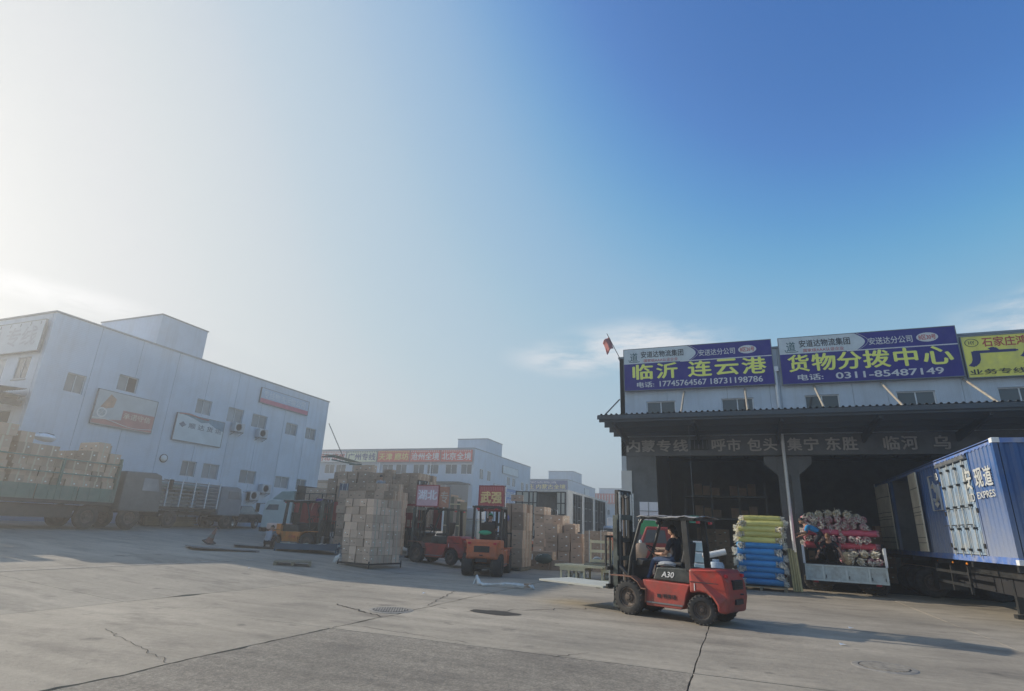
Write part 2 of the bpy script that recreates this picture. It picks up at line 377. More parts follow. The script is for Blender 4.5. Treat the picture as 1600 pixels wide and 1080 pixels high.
M['film'] = mat('stretch_film', (.70, .70, .67), .25, 0, .15, 8)
M['tyre'] = mat('tyre_rubber', (.030, .029, .028), .8, 0, .25, 8, dirt=(.13, .115, .10), dirt_amt=.6, dscale=5, bump=.3, bscale=60)
M['rim'] = mat('rusty_rim', (.11, .085, .07), .6, .3, .3, 9, dirt=(.25, .2, .16), dirt_amt=.4, dscale=8)
M['plate'] = mat('pale_board', (.50, .50, .44), .6, 0, .08, 2, dirt=(.35, .33, .28), dirt_amt=.35)
M['rubber'] = mat('black_rubber', (.025, .025, .027), .6, 0, .15)
M['skin'] = mat('skin', (.42, .23, .15), .55, 0, .06, 10)
M['hair'] = mat('black_hair', (.018, .014, .012), .6, 0, .2, 30)
M['hairbrown'] = mat('brown_hair', (.16, .085, .04), .6, 0, .2, 30)
M['jeans'] = mat('blue_jeans', (.055, .085, .16), .85, 0, .2, 12)
M['darkcloth'] = mat('dark_cloth', (.018, .018, .026), .85, 0, .2, 8)
M['navycloth'] = mat('navy_cloth', (.03, .035, .08), .85, 0, .2, 8)
M['bluecloth'] = mat('blue_cloth', (.02, .24, .50), .8, 0, .12, 8)
M['greycloth'] = mat('grey_cloth', (.30, .32, .35), .85, 0, .12, 8)
M['purplecloth'] = mat('purple_cloth', (.06, .035, .16), .85, 0, .15, 8)
M['greencloth'] = mat('green_cloth', (.04, .42, .22), .7, 0, .12, 8)
M['shoe'] = mat('black_shoe', (.02, .02, .02), .6, 0, .1)
M['greenpaint'] = mat('green_paint', (.035, .24, .16), .5, 0, .15, 3, dirt=(.08, .09, .07), dirt_amt=.4)
M['redpaint'] = mat('red_truck_paint', (.30, .035, .035), .5, 0, .2, 2, dirt=(.12, .05, .04), dirt_amt=.45)
M['amber'] = mat('amber_lens', (.75, .25, .03), .3, 0, .05)
M['redlens'] = mat('red_lens', (.55, .02, .04), .3, 0, .05)
M['wallwarm'] = mat('dusty_white', (.55, .53, .50), .6, 0, .1, 2, dirt=(.35, .31, .27), dirt_amt=.5)
M['bluebin'] = mat('blue_steel', (.07, .12, .17), .5, .2, .2, 3, dirt=(.10, .10, .10), dirt_amt=.5)
# ================================================================ GROUND
g = MB()
xs = [-700, -33, -11.6, 700]; ys = [-300, 900]
vs = []; fs = []
for i, x in enumerate(xs):
    for y in ys: vs.append((x, y, gz(x) - .05))
for i in range(3): fs.append((2 * i, 2 * i + 2, 2 * i + 3, 2 * i + 1))
g.add(vs, fs); ground = g.build('ground', M['concrete']); tag(ground, kind='structure')

def jag(seed, t, amp):   # sideways wander of a joint, the same for both slabs beside it
    return amp * (noise.noise(Vector((t * .9, seed, 0))) * .9 + noise.noise(Vector((t * 4.3, seed + 9, 0))) * .35 + noise.noise(Vector((t * 17, seed + 5, 0))) * .10)
XJ = [(-33.0, .004, .006), (-27.2, .004, .006), (-21.9, .004, .006), (-16.8, .004, .006), (-11.6, .02, .006), (-6.5, .09, .026), (-.7, .035, .010), (4.5, .02, .006), (9.7, .01, .006), (14.9, .01, .006), (20, .01, .006)]
YJ = [(-6, .01, .005), (1.2, .03, .006), (8.6, .05, .006), (17.5, .02, .005), (26.5, .01, .005), (36, .01, .005), (46, .01, .005), (58, .01, .005), (72, .01, .005)]
paving = tag(bpy.data.objects.new('yard_paving', None), kind='structure'); C.objects.link(paving)
for i in range(len(XJ) - 1):
    for j in range(len(YJ) - 1):
        x0, ax0, w0 = XJ[i]; x1, ax1, w1 = XJ[i + 1]; y0, ay0, v0 = YJ[j]; y1, ay1, v1 = YJ[j + 1]
        near = y0 < 20 and -17 < x0 < 15
        n = 70 if (near and y0 < 10) else (24 if near else 4)
        def wv(i_, t, w):   # the gap opens and closes along the joint
            if i_ == 4: w += .10 * math.exp(-((t - 10.05) / .30) ** 2)
            if i_ == 5: w += .03 * max(0, noise.noise(Vector((t * 1.3, 31, 0))))
            return w * (1 + .6 * noise.noise(Vector((t * 6, i_ * 3.1, 4))))
        P = []
        for k in range(n): t = y0 + (y1 - y0) * k / n; P.append((x0 + jag(i, t, ax0) + wv(i, t, w0), t))
        for k in range(n): t = x0 + (x1 - x0) * k / n; P.append((t, y1 + jag(50 + j + 1, t, ay1) - v1))
        for k in range(n): t = y1 + (y0 - y1) * k / n; P.append((x1 + jag(i + 1, t, ax1) - wv(i + 1, t, w1), t))
        for k in range(n): t = x1 + (x0 - x1) * k / n; P.append((t, y0 + jag(50 + j, t, ay0) + v0))
        # corners are cut where the two wandering joints cross
        P = [(max(min(x, x1 + .2), x0 - .2), max(min(y, y1 + .2), y0 - .2)) for x, y in P]
        dz = random.uniform(-.003, .003)
        b = MB(); m_ = len(P)
        vs = [(x, y, gz(x) + dz) for x, y in P] + [(x, y, gz(x) - .045) for x, y in P]
        if x0 < -11.7:
            vs = [(x, y, gz(min(max(x, x0), x1)) + dz) for x, y in P] + [(x, y, gz(min(max(x, x0), x1)) - .045) for x, y in P]
        fs = [tuple(range(m_))] + [(a, (a + 1) % m_, (a + 1) % m_ + m_, a + m_) for a in range(m_)]
        b.add(vs, fs)
        o = b.build('paving_slab', M['rough'] if (i == 5 and j <= 1) else M['concrete'], paving)

# cracks, patches and covers in the near yard
def strip(name, pts, w, m, z=.006, parent=None):
    b = MB(); vs = []
    for k, (x, y) in enumerate(pts):
        p = Vector(pts[max(k - 1, 0)]); q = Vector(pts[min(k + 1, len(pts) - 1)]); d = (q - p).normalized(); nn = Vector((-d.y, d.x))
        ww = w * (.35 + .9 * abs(noise.noise(Vector((x * 3, y * 3, 2)))) + .2) * (1 if 0 < k < len(pts) - 1 else .1)
        vs += [(x + nn.x * ww, y + nn.y * ww, gz(x) + z), (x - nn.x * ww, y - nn.y * ww, gz(x) + z)]
    b.add(vs, [(2 * k, 2 * k + 1, 2 * k + 3, 2 * k + 2) for k in range(len(pts) - 1)])
    return b.build(name, m, parent)
def wander(a, b, n, amp, seed):
    a = Vector(a); b = Vector(b); d = (b - a); nn = Vector((-d.y, d.x)).normalized()
    return [tuple(a + d * k / n + nn * amp * (noise.noise(Vector((k * .35, seed, 0))) + .4 * noise.noise(Vector((k * 1.3, seed, 3))))) for k in range(n + 1)]
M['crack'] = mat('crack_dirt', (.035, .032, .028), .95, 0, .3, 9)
M['paintline'] = mat('worn_road_paint', (.55, .54, .50), .7, 0, .2, 4, dirt=(.30, .28, .25), dirt_amt=.9, dscale=5)
strip('crack', wander((-6.47, 10.1), (-8.3, 11.0), 30, .10, 3), .022, M['crack'], parent=paving)
strip('crack', wander((-6.2, 9.0), (-4.0, 8.75), 30, .05, 5), .008, M['crack'], parent=paving)
strip('crack', wander((-5.6, 11.7), (-2.9, 14.6), 40, .25, 8), .016, M['crack'], parent=paving)
strip('crack', wander((-6.6, 12.0), (-7.5, 15.2), 30, .08, 11), .012, M['crack'], parent=paving)
strip('crack', wander((-2.6, 8.5), (-2.2, 9.1), 20, .05, 14), .006, M['crack'], parent=paving)
strip('crack', wander((-9.2, 6.6), (-6.5, 5.6), 40, .08, 15), .007, M['crack'], parent=paving)
strip('paint_line', [(-16.35, y) for y in [x * .5 for x in range(4, 40)]], .045, M['paintline'], z=.010, parent=paving)
strip('paint_line', [(-18.9, y) for y in [x * .5 for x in range(10, 36)]], .035, M['paintline'], z=.010, parent=paving)

M['steelc'] = mat('worn_cast_iron', (.27, .245, .21), .7, 0, .3, 12, dirt=(.36, .32, .26), dirt_amt=.8, dscale=6)
M['irondark'] = mat('dark_lid_iron', (.10, .09, .08), .8, 0, .3, 12)
def manhole(label, x, y, r, rz):
    t = thing('manhole_cover', label, 'manhole cover', (x, y, gz(x)), rz)
    b = MB(); b.lathe([(r * .93, .004), (r * .93, .014), (r, .014), (r + .05, .009), (r + .07, .001)], n=36); b.build('ring', M['steelc'], t)
    b = MB(); b.lathe([(0, .010), (r * .92, .010), (r * .92, .002)], n=36)
    for k in range(-6, 7):
        h = math.sqrt(max(0, (r * .85) ** 2 - (k * r * .13) ** 2))
        if h > .05: b.bar((k * r * .13, -h, .013), (k * r * .13, h, .013), r * .085, .012)
    b.m = [1 if k_ < 72 else 0 for k_ in range(len(b.f))]; b.build('lid', [M['steelc'], M['irondark']], t)  # lid is darker between the raised bars
    return t
manhole('round grated manhole cover at the end of the wide crack', -6.85, 10.95, .40, .5)
manhole('round manhole cover by itself in the lower right of the yard', 1.83, 10.55, .36, 1.1)
# oily hole in the paving
b = MB()
P = []
for k in range(28):
    a = 2 * PI * k / 28; rr = 1 + .35 * noise.noise(Vector((math.cos(a) * 1.5, math.sin(a) * 1.5, 3)))
    P.append((-4.95 + math.cos(a) * .60 * rr, 12.0 + math.sin(a) * .26 * rr))
b.add([(x, y, .008) for x, y in P], [tuple(range(28))])
o = b.build('pothole_patch', M['crack'], paving)

# ================================================================ BUILDINGS
def wall_cells(b, plane, w0, w1, u0, u1, z0, z1, holes=(), mi=0):
    """wall slab on a plane (X: faces +-X and u runs along Y; Y: u runs along X) with rectangular openings"""
    U = sorted({u0, u1, *[h[0] for h in holes], *[h[1] for h in holes]}); Z = sorted({z0, z1, *[h[2] for h in holes], *[h[3] for h in holes]})
    U = [u for u in U if u0 <= u <= u1]; Z = [z for z in Z if z0 <= z <= z1]
    for i in range(len(U) - 1):
        k = 0
        while k < len(Z) - 1:
            cu = (U[i] + U[i + 1]) / 2
            solid = lambda kk: not any(h[0] < cu < h[1] and h[2] < (Z[kk] + Z[kk + 1]) / 2 < h[3] for h in holes)
            if not solid(k): k += 1; continue
            e = k
            while e + 1 < len(Z) - 1 and solid(e + 1): e += 1
            a = (U[i], U[i + 1], Z[k], Z[e + 1])
            if plane == 'Y': b.bb(a[0], a[1], w0, w1, a[2], a[3], mi)
            else: b.bb(w0, w1, a[0], a[1], a[2], a[3], mi)
            k = e + 1
    return b
WCACHE = {}
def window(parent, plane, u, z, w, h, at, pale=False, openleaf=False, sill=True):
    """sliding window centred at (u, z); plane 'Y' looks to -Y, plane 'X' looks to +X"""
    key = (plane, round(w, 2), round(h, 2), pale, openleaf)
    if key not in WCACHE:
        f = MB(); t = .05; d = .07
        def q(b, a0, a1, b0, b1, y0, y1, mi=0):
            if plane == 'Y': b.bb(a0, a1, y0, y1, b0, b1, mi)
            else: b.bb(-y0, -y1, a0, a1, b0, b1, mi)
        q(f, -w / 2, w / 2, h / 2 - t, h / 2, 0, d); q(f, -w / 2, w / 2, -h / 2, -h / 2 + t, 0, d)
        q(f, -w / 2, -w / 2 + t, -h / 2 + t, h / 2 - t, 0, d); q(f, w / 2 - t, w / 2, -h / 2 + t, h / 2 - t, 0, d)
        q(f, -t / 2, t / 2, -h / 2 + t, h / 2 - t, .005, d - .005)
        fm = f.mesh('window', M['framedim' if pale else 'frame'])
        p = MB(); q(p, -w / 2 + t, -t / 2, -h / 2 + t, h / 2 - t, .03, .045); pm = p.mesh('pane', M['glassl' if pale else 'glass'])
        p = MB(); q(p, t / 2, w / 2 - t, -h / 2 + t, h / 2 - t, .03, .045); pm2 = p.mesh('pane', M['black' if openleaf else ('glassl' if pale else 'glass')])
        s = MB(); q(s, -w / 2 - .06, w / 2 + .06, -h / 2 - .06, -h / 2 - .002, -.05, d); sm = s.mesh('sill', M['coping'])
        WCACHE[key] = (fm, pm, pm2, sm)
    fm, pm, pm2, sm = WCACHE[key]
    o = bpy.data.objects.new('window', fm); C.objects.link(o); o.parent = parent
    o.location = (u, at, z) if plane == 'Y' else (at, u, z)
    for me, nm in ((pm, 'pane'), (pm2, 'pane')) + (((sm, 'sill'),) if sill else ()):
        c = bpy.data.objects.new(nm, me); C.objects.link(c); c.parent = o
    return o

# ---------------------------------------------------------------- left warehouse
LW = thing('warehouse', 'shaded grey warehouse filling the left side, a square stair tower on its roof', 'warehouse', (-32, 16.3, 0), 0)
LW.location = (0, 0, 0)
LX, LY0, LY1, LH = -32.0, 16.4, 38.1, 11.4
upw = [(18.2, 8.05, .95, 1.0, 0), (20.9, 8.7, 1.15, .9, 1), (26.1, 8.45, 1.15, .95, 0), (28.7, 8.4, 1.35, 1.0, 0), (30.9, 8.4, 1.4, .95, 0), (34.2, 8.4, 1.25, .9, 0), (36.4, 8.4, 1.2, .9, 0)]
low = [(25.95, 4.48, 1.05, .95), (27.6, 4.48, 1.25, .95), (29.6, 4.45, 0, 0), (30.75, 4.42, 1.45, .9), (34.1, 4.35, 1.45, .85), (36.2, 4.35, 1.1, .85)]
low = [l for l in low if l[2]]
holes = [(u - w / 2, u + w / 2, z - h / 2, z + h / 2) for u, z, w, h, *_ in upw + low]
holes += [(24.0, 26.6, .9, 3.2)]
prev = LY0
for k in range(9):      # side wall: tall sheet panels with an open joint between them, one object each
    a = LY0 + (LY1 - LY0) * k / 9 + .012; c = LY0 + (LY1 - LY0) * (k + 1) / 9 - .012
    b = MB(); hs = [h for h in holes if h[0] < c and h[1] > a]
    wall_cells(b, 'X', LX - .25, LX, a, c, .6, LH, hs); b.build('wall_panel', M['wall'], LW)
b = MB(); b.bb(LX - .5, LX - .26, LY0 + .02, LY1 - .02, .6, LH - .02); b.build('inner_wall', M['walld'], LW)
for u, z, w, h, o_ in upw: window(LW, 'X', u, z, w, h, LX - .09, pale=True, openleaf=bool(o_))
for u, z, w, h in low: window(LW, 'X', u, z, w, h, LX - .09, pale=True)
b = MB(); b.bb(-70, LX - .24, LY1 - .25, LY1, .6, LH); b.bb(-70, LX - .26, LY0 + .05, LY1 - .26, LH - .3, LH - .15); b.build('rear_wall_and_roof', M['wall'], LW)
b = MB(); b.bb(LX - .30, LX + .05, LY0 - .05, LY1 + .05, LH, LH + .09); b.bb(-70, LX - .31, LY0 - .05, LY0 + .3, LH, LH + .09); b.build('coping', M['coping'], LW)
b = MB(); b.bb(LX - .04, LX + .02, 24.0, 26.6, .9, 3.2); b.build('door', mat('pale_door', (.40, .43, .45), .5, 0, .1, 2, dirt=(.25, .25, .25), dirt_amt=.4), LW)
b = MB()
for k in range(5): b.bar((LX + .035, 24.15 + k * .575, 1.0), (LX + .035, 24.15 + k * .575, 3.1), .05, .02)
each(b, 'door_rib', M['steel'], LW)
b = MB(); b.add([(LX, 23.6, 3.55), (LX, 27.4, 3.55), (LX + 1.1, 27.4, 3.3), (LX + 1.1, 23.6, 3.3)], [(0, 1, 2, 3)]); b.bb(LX, LX + 1.1, 23.6, 27.4, 3.22, 3.29)
b.build('awning', mat('green_awning', (.10, .17, .15), .6, 0, .15), LW)
# front (towards the camera) with signboard band, windows, canopy and openings
fh = [(-34.0, -32.9, 7.9, 9.1), (-37.2, -35.0, 7.9, 9.1), (-42, -39.8, 7.9, 9.1), (-46.6, -44.4, 7.9, 9.1), (-39.5, -33.2, .6, 6.3), (-47.5, -41, .6, 6.3)]
b = MB(); wall_cells(b, 'Y', LY0, LY0 + .25, -70, LX - .26, .6, LH, fh); b.build('front_wall', M['wallv'], LW)
for x0, x1, z0, z1 in fh[:4]: window(LW, 'Y', (x0 + x1) / 2, (z0 + z1) / 2, x1 - x0, z1 - z0, LY0 + .02, pale=True)
b = MB(); b.bb(-70, LX - .3, LY0 + 8, LY0 + 8.2, .6, 10); b.build('inner_wall', M['walld'], LW)
b = MB()
for k in range(150):
    x = -62 + k * .2; b.add([(x, 12.8, 6.95), (x + .1, 12.8, 7.0), (x + .2, 12.8, 6.95), (x, 16.2, 7.25), (x + .1, 16.2, 7.3), (x + .2, 16.2, 7.25)], [(0, 1, 4, 3), (1, 2, 5, 4)])
b.bb(-62, -32, 12.8, 16.2, 6.86, 6.93); b.build('canopy', M['roofsheet'], LW)
b = MB()
for k in range(4): b.bb(-62, -32, 13.5 + k * .8, 13.6 + k * .8, 6.70, 6.85)
for k in range(7): b.bb(-61.8 + k * 4.9, -61.6 + k * 4.9, 13.5, 16.25, 6.42, 6.69)
each(b, 'canopy_beam', M['dsteel'], LW)
# stair tower
b = MB(); wall_cells(b, 'X', -32.25, -31.995, 21.9, 25.2, LH, 13.35); b.bb(-37.6, -32.26, 21.9, 22.15, LH - .3, 13.35); b.bb(-37.6, -32.26, 24.95, 25.2, LH - .3, 13.35); b.bb(-37.6, -37.35, 22.16, 24.94, LH - .3, 13.35)
b.bb(-37.5, -32.1, 22.0, 25.1, 13.1, 13.25); b.build('stair_tower', M['wall'], LW)
b = MB(); b.bb(-37.65, -31.95, 21.85, 25.25, 13.35, 13.42); b.build('tower_coping', M['coping'], LW)

# signs on the left warehouse
def board(name, label, plane, u0, u1, z0, z1, at, m, cat='sign', th=.08, group=None, framem=None):
    cu, cz = (u0 + u1) / 2, (z0 + z1) / 2
    loc = (cu, at, cz) if plane == 'Y' else (at, cu, cz)
    t = thing(name, label, cat, loc, 0, group); w, h = u1 - u0, z1 - z0
    b = MB()
    if plane == 'Y': b.bb(-w / 2, w / 2, 0, th, -h / 2, h / 2)
    else: b.bb(-th, 0, -w / 2, w / 2, -h / 2, h / 2)
    b.build('panel', m, t)
    f = MB(); e = .035
    def q(a0, a1, c0, c1):
        if plane == 'Y': f.bb(a0, a1, -.012, th + .01, c0, c1)
        else: f.bb(-th - .01, .012, a0, a1, c0, c1)
    q(-w / 2 - e, w / 2 + e, h / 2, h / 2 + e); q(-w / 2 - e, w / 2 + e, -h / 2 - e, -h / 2); q(-w / 2 - e, -w / 2, -h / 2, h / 2); q(w / 2, w / 2 + e, -h / 2, h / 2)
    f.build('frame', framem or M['steel'], t)
    return t, w, h
paleg = mat('banner_silver', (.46, .49, .50), .6, 0, .12, 1.0); fadered = mat('banner_faded_red', (.44, .20, .18), .6, 0, .12, 2)
t, w, h = board('banner', 'faded grey and red banner with a white curve and round emblem', 'X', 19.4, 22.85, 6.2, 8.05, LX + .13, paleg)
b = MB(); pts = [(-w * .5, -h * .49)] + [(w * .5, -h * .49), (w * .5, h * .02), (-w * .05, h * .02), (-w * .05, -h * .28), (-w * .5, -h * .38)]
b.prism(pts, (.002, .008), 'YZ'); b.build('red_field', fadered, t)
b = MB(); b.tube([(.012, -w * .5 + w * k / 14, -h * .36 + h * .05 * math.sin(k * .45 + .6) - h * .005 * k) for k in range(15)], .02, 5); b.build('curve', M['white'], t)
b = MB(); b.lathe([(.20, 0), (.20, .012), (.27, .012), (.27, 0)], (.012, -w * .38, -h * .15), 'X', 22)
for k in range(3):
    a = k * PI / 3; b.bar((.018, -w * .38 - .2 * math.cos(a), -h * .15 - .2 * math.sin(a)), (.018, -w * .38 + .2 * math.cos(a), -h * .15 + .2 * math.sin(a)), .035, .01)
b.build('emblem', M['white'], t)
b = MB(); b.prism([(-w * .42, h * .0), (-w * .30, h * .42), (-w * .20, h * .30), (-w * .22, h * .05), (-w * .33, -h * .02)], (.002, .009), 'YZ'); b.build('figure_patch', mat('faded_tan', (.42, .26, .18), .6, 0, .3, 3), t)
text('承诺守信', -w * .03, w * .44, -h * .22, -h * .04, mat('faded_cream', (.60, .50, .42), .6), t, y=.010, face='+X')
t, w, h = board('banner', 'pale blue banner with a red arc along its top edge', 'X', 24.3, 27.85, 6.1, 7.72, LX + .13, mat('banner_pale_blue', (.52, .60, .64), .6, 0, .1, 1))
b = MB(); b.prism([(-w * .42, h * .50), (w * .5, h * .50), (w * .5, h * .12), (w * .3, h * .22), (w * .15, h * .36), (0, h * .30), (-w * .2, h * .42)], (.002, .007), 'YZ'); b.build('hills', mat('banner_hill_blue', (.16, .27, .36), .6, 0, .2, 3), t)
b = MB(); b.tube([(.012, -w * .47 + w * .055 * k, h * .50 + .06 * math.sin(k * .5)) for k in range(12)], .045, 6); b.build('red_arc', fadered, t)
text('◆ 顺 达 货 运', -w * .44, w * .46, h * .0, h * .22, mat('banner_ink', (.10, .15, .22), .6), t, y=.010, face='+X', bold=.01)
t, w, h = board('banner', 'long white banner with a red lower edge high on the shaded warehouse wall', 'X', 30.5, 35.55, 9.78, 10.85, LX + .12, mat('banner_white_blue', (.40, .50, .62), .6, 0, .1, 1))
b = MB(); b.bb(.002, .008, -w / 2, w / 2, -h / 2, -h * .2); b.build('red_strip', mat('banner_pink', (.50, .16, .22), .6), t)
text('专线物流运输公司', -w * .45, w * .42, -h * .12, h * .38, mat('banner_pale_ink', (.60, .66, .72), .6), t, y=.010, face='+X')
t, w, h = board('signboard', 'long pale signboard over the front windows at the extreme left', 'Y', -46.5, -32.25, 9.3, 10.95, LY0 - .22, mat('pale_board_sign', (.58, .62, .65), .6, 0, .1, .7))
text('保定 承德 张家口 专线', -w * .45, w * .47, -h * .30, h * .34, mat('faded_ink', (.48, .50, .53), .6), t, y=-.006)
b = MB()
for k in range(17): b.bb(-w / 2 + .3 + k * .85, -w / 2 + .33 + k * .85, -.02, -.004, h * .36, h * .47)
each(b, 'lamp_clip', M['steel'], t)

def ac_unit(label, loc, face='+X'):
    t = thing('air_conditioner', label, 'air conditioner', loc, 0 if face == '+X' else -PI / 2)
    b = MB(); b.bb(.06, .42, -.42, .42, -.3, .3); b.build('casing', M['framedim'], t, bevel=.02)
    b = MB(); b.lathe([(.24, 0), (.24, .02), (.21, .02)], (.42, -.08, 0), 'X', 20)
    for k in range(6): b.lathe([(.04 + .03 * k, .012), (.045 + .03 * k, .016)], (.42, -.08, 0), 'X', 18)
    b.build('grille', M['dsteel'], t)
    b = MB(); b.lathe([(0, .004), (.2, .004)], (.42, -.08, 0), 'X', 18); b.build('fan_opening', M['black'], t)
    b = MB(); b.bar((0, -.35, -.33), (.46, -.35, -.33), .03); b.bar((0, .35, -.33), (.46, .35, -.33), .03); b.bar((0, -.35, -.55), (.4, -.35, -.34), .025); b.bar((0, .35, -.55), (.4, .35, -.34), .025)
    each(b, 'bracket', M['steel'], t)
ac_unit('white air conditioner under the second left upper window from the pale blue banner', (LX, 31.1, 7.55))
ac_unit('white air conditioner beside the upper window just right of the pale blue banner', (LX, 28.9, 7.6))
ac_unit('lower air conditioner low on the left warehouse wall above the parked car', (LX, 31.3, 3.2))
ac_unit('dark mouthed air conditioner just above another one, low on the shaded warehouse wall', (LX, 32.3, 3.75))
t = thing('lamp', 'round white lamp on the left warehouse wall behind the green truck', 'lamp', (LX + .02, 24.1, 4.9))
b = MB(); b.lathe([(0, .16), (.12, .14), (.2, .06), (.22, 0)], (0, 0, 0), 'X', 18); b.build('dome', M['white'], t, smooth=True)
b = MB(); b.lathe([(.22, .0), (.25, .0), (.25, .05), (.22, .05)], (0, 0, 0), 'X', 18); b.build('ring', M['dsteel'], t)
# rear canopy of the left warehouse with its stay
b = MB(); b.add([(-32, 38.2, 7.0), (-32, 42, 6.8), (-30.7, 42, 6.75), (-30.7, 38.2, 6.95)], [(0, 1, 2, 3)]); b.bb(-32, -30.7, 41.9, 42, 6.55, 6.66); b.bb(-32, -30.7, 38.2, 38.3, 6.75, 6.85)
b.bb(-31.0, -30.9, 38.2, 42, 6.5, 6.6); b.build('rear_canopy', mat('green_canopy', (.09, .15, .14), .6, 0, .15), LW)
b = MB(); b.tube([(-31.8, 38.2, 9.6), (-31.0, 39.6, 7.0)], .035, 6); b.build('stay', M['steel'], LW)

# ---------------------------------------------------------------- middle warehouse (68 m away) and the ones behind it
def far_warehouse(label, x0, y0, y1, h, zg, bands, wins, sidew, tower, open_, xl):
    t = thing('warehouse', label, 'warehouse', (0, 0, 0))
    hs = [(a, a + w, z, z + hh) for a, w, z, hh in wins] + ([open_] if open_ else [])
    b = MB(); wall_cells(b, 'Y', y0, y0 + .3, xl, x0 - .31, zg - 1.3, h, hs); b.build('front_wall', M['wall'], t)
    for a, w, z, hh in wins: window(t, 'Y', a + w / 2, z + hh / 2, w, hh, y0 + .03, sill=False)
    hs = [(a, a + w, z, z + hh) for a, w, z, hh in sidew]
    b = MB(); wall_cells(b, 'X', x0 - .3, x0, y0, y1, zg - 1.3, h, hs); b.build('side_wall', M['wall'], t)
    for a, w, z, hh in sidew: window(t, 'X', a + w / 2, z + hh / 2, w, hh, x0 - .02, sill=False)
    b = MB(); b.bb(xl, x0 - .32, y0 + 5, y1 - .3, h - .5, h - .3); b.bb(xl, x0 - .32, y0 + 4.6, y0 + 4.9, 0, h - .3); b.build('roof', M['coping'], t)
    b = MB(); b.bb(x0 - .4, x0 + .06, y0 - .06, y1 + .06, h, h + .12); b.bb(xl, x0 - .41, y0 - .06, y0 + .35, h, h + .12); b.build('coping', M['coping'], t)
    if tower:
        a0, a1, c0, c1, zt = tower
        b = MB(); b.bb(a0, a1, c0, c1, h - .4, zt); b.build('stair_tower', M['wall'], t)
        b = MB(); b.bb(a0 - .06, a1 + .06, c0 - .06, c1 + .06, zt, zt + .1); b.build('tower_coping', M['coping'], t)
    return t
wins = [(a, 1.75, 8.35, 1.35) for a in (-57.0, -54.4, -51.3, -48.7, -45.6, -43.0, -39.7, -37.1, -35.7 + .0)]
wins = [(a, 1.75, 8.35, 1.3) for a in (-56.2, -54.2, -51.4, -49.2, -46.2, -44.0, -41.2, -39.0, -36.2, -33.9)]
b2 = far_warehouse('distant grey warehouse with red and pale signboards along its roof edge', -32, 68, 90.5, 11.7, 0, None, wins,
                   [(70.0, 1.2, 7.9, 1.4), (72.6, 1.2, 7.9, 1.4), (80.0, 1.3, 7.9, 1.3), (82.3, 1.3, 7.9, 1.3), (86.2, 1.3, 7.6, 1.3), (88.4, 1.2, 7.6, 1.3), (79.8, 1.6, 4.4, 1.2)], (-36.6, -31.99, 72, 77.5, 13.6), (-36.0, -32.6, -.5, 7.0), -75)
b = MB(); b.bb(-75, -32.3, 64.5, 67.98, 6.95, 7.1); b.build('canopy', M['roofsheet'], b2)
b = MB(); b.tube([(-46.6, 67.85, 11.6), (-46.6, 67.85, .2)], .09, 6); b.tube([(-57.5, 67.85, 11.6), (-57.5, 67.85, .2)], .09, 6); b.tube([(-38.4, 67.85, 11.6), (-38.4, 67.85, .2)], .09, 6); each(b, 'downpipe', M['frame'], b2)
BM = mat('far_sign_red', (.66, .10, .07), .6, 0, .05); WI = mat('far_sign_white', (.75, .72, .70), .6, 0, .05); YI = mat('far_sign_yellow', (.78, .64, .22), .6)
sb = [('pale signboard with red characters, leftmost on the distant warehouse', -57.6, -52.4, WI, '河北 邯郸', M['redink']),
      ('pale yellow signboard with dark blue characters on the distant warehouse', -52.2, -47.1, mat('far_sign_cream', (.66, .68, .50), .6), '广州专线', M['navyink']),
      ('red signboard with yellow characters on the distant warehouse', -46.9, -41.7, BM, '天津 廊坊', YI),
      ('middle red signboard with white characters on the distant warehouse', -41.6, -36.9, BM, '沧州全境', WI),
      ('red signboard with white characters nearest the stair tower of the distant warehouse', -36.8, -32.1, BM, '北京全境', WI)]
for lab, a, c, m_, s_, ink in sb:
    t, w, h = board('signboard', lab, 'Y', a, c, 9.95, 11.5, 67.6, m_)
    text(s_, -w * .46, w * .46, -h * .36, h * .28, ink, t, y=-.006, bold=.03)
    b = MB()
    for k in range(int(w / .3)): b.bb(-w / 2 + .1 + k * .3, -w / 2 + .22 + k * .3, -.018, -.006, h * .36, h * .47)
    b.build('top_dashes', ink, t)
t, w, h = board('banner', 'white banner high on the side wall of the distant warehouse', 'X', 77.9, 84.3, 9.5, 10.6, -31.85, M['signgrey']); 
t, w, h = board('banner', 'blue banner with white characters on the side wall of the distant warehouse', 'X', 79.3, 85.5, 5.0, 7.4, -31.85, mat('banner_blue', (.08, .22, .50), .6)); text('货运专线', -w * .42, w * .42, 0, h * .35, WI, t, y=.01, face='+X')
text('诚信服务', -w * .42, w * .42, -h * .4, -h * .1, WI, t, y=.01, face='+X')
t, w, h = board('banner', 'pale grey banner low on the side wall of the distant warehouse beside a blue one', 'X', 74.9, 78.9, 5.6, 7.7, -31.85, M['signgrey'])
wins = [(-40 + k * 3.2, 1.7, 8.0, 1.2) for k in range(3)]
b3 = far_warehouse('third warehouse down the road with a dark blue signboard above a loaded trailer', -32, 114, 138.5, 11.8, 0, None, wins, [(118, 1.5, 7.6, 1.4), (124, 1.5, 7.6, 1.4), (130, 1.5, 7.6, 1.4)], (-37.5, -31.99, 118, 125.2, 13.9), None, -70)
t, w, h = board('signboard', 'dark blue signboard with yellow characters above the open trailer', 'Y', -43.5, -32.1, 9.6, 11.6, 113.6, mat('sign_far_navy', (.06, .08, .26), .6))
text('石家庄 内蒙古全境', -w * .47, w * .47, -h * .36, h * .12, YI, t, y=-.006, bold=.03)
text('安达物流', -w * .2, w * .3, h * .2, h * .42, WI, t, y=-.006)
t, w, h = board('banner', 'small pale banner on the side wall of the third warehouse', 'X', 127.5, 132, 8.6, 11.2, -31.85, M['signgrey'])
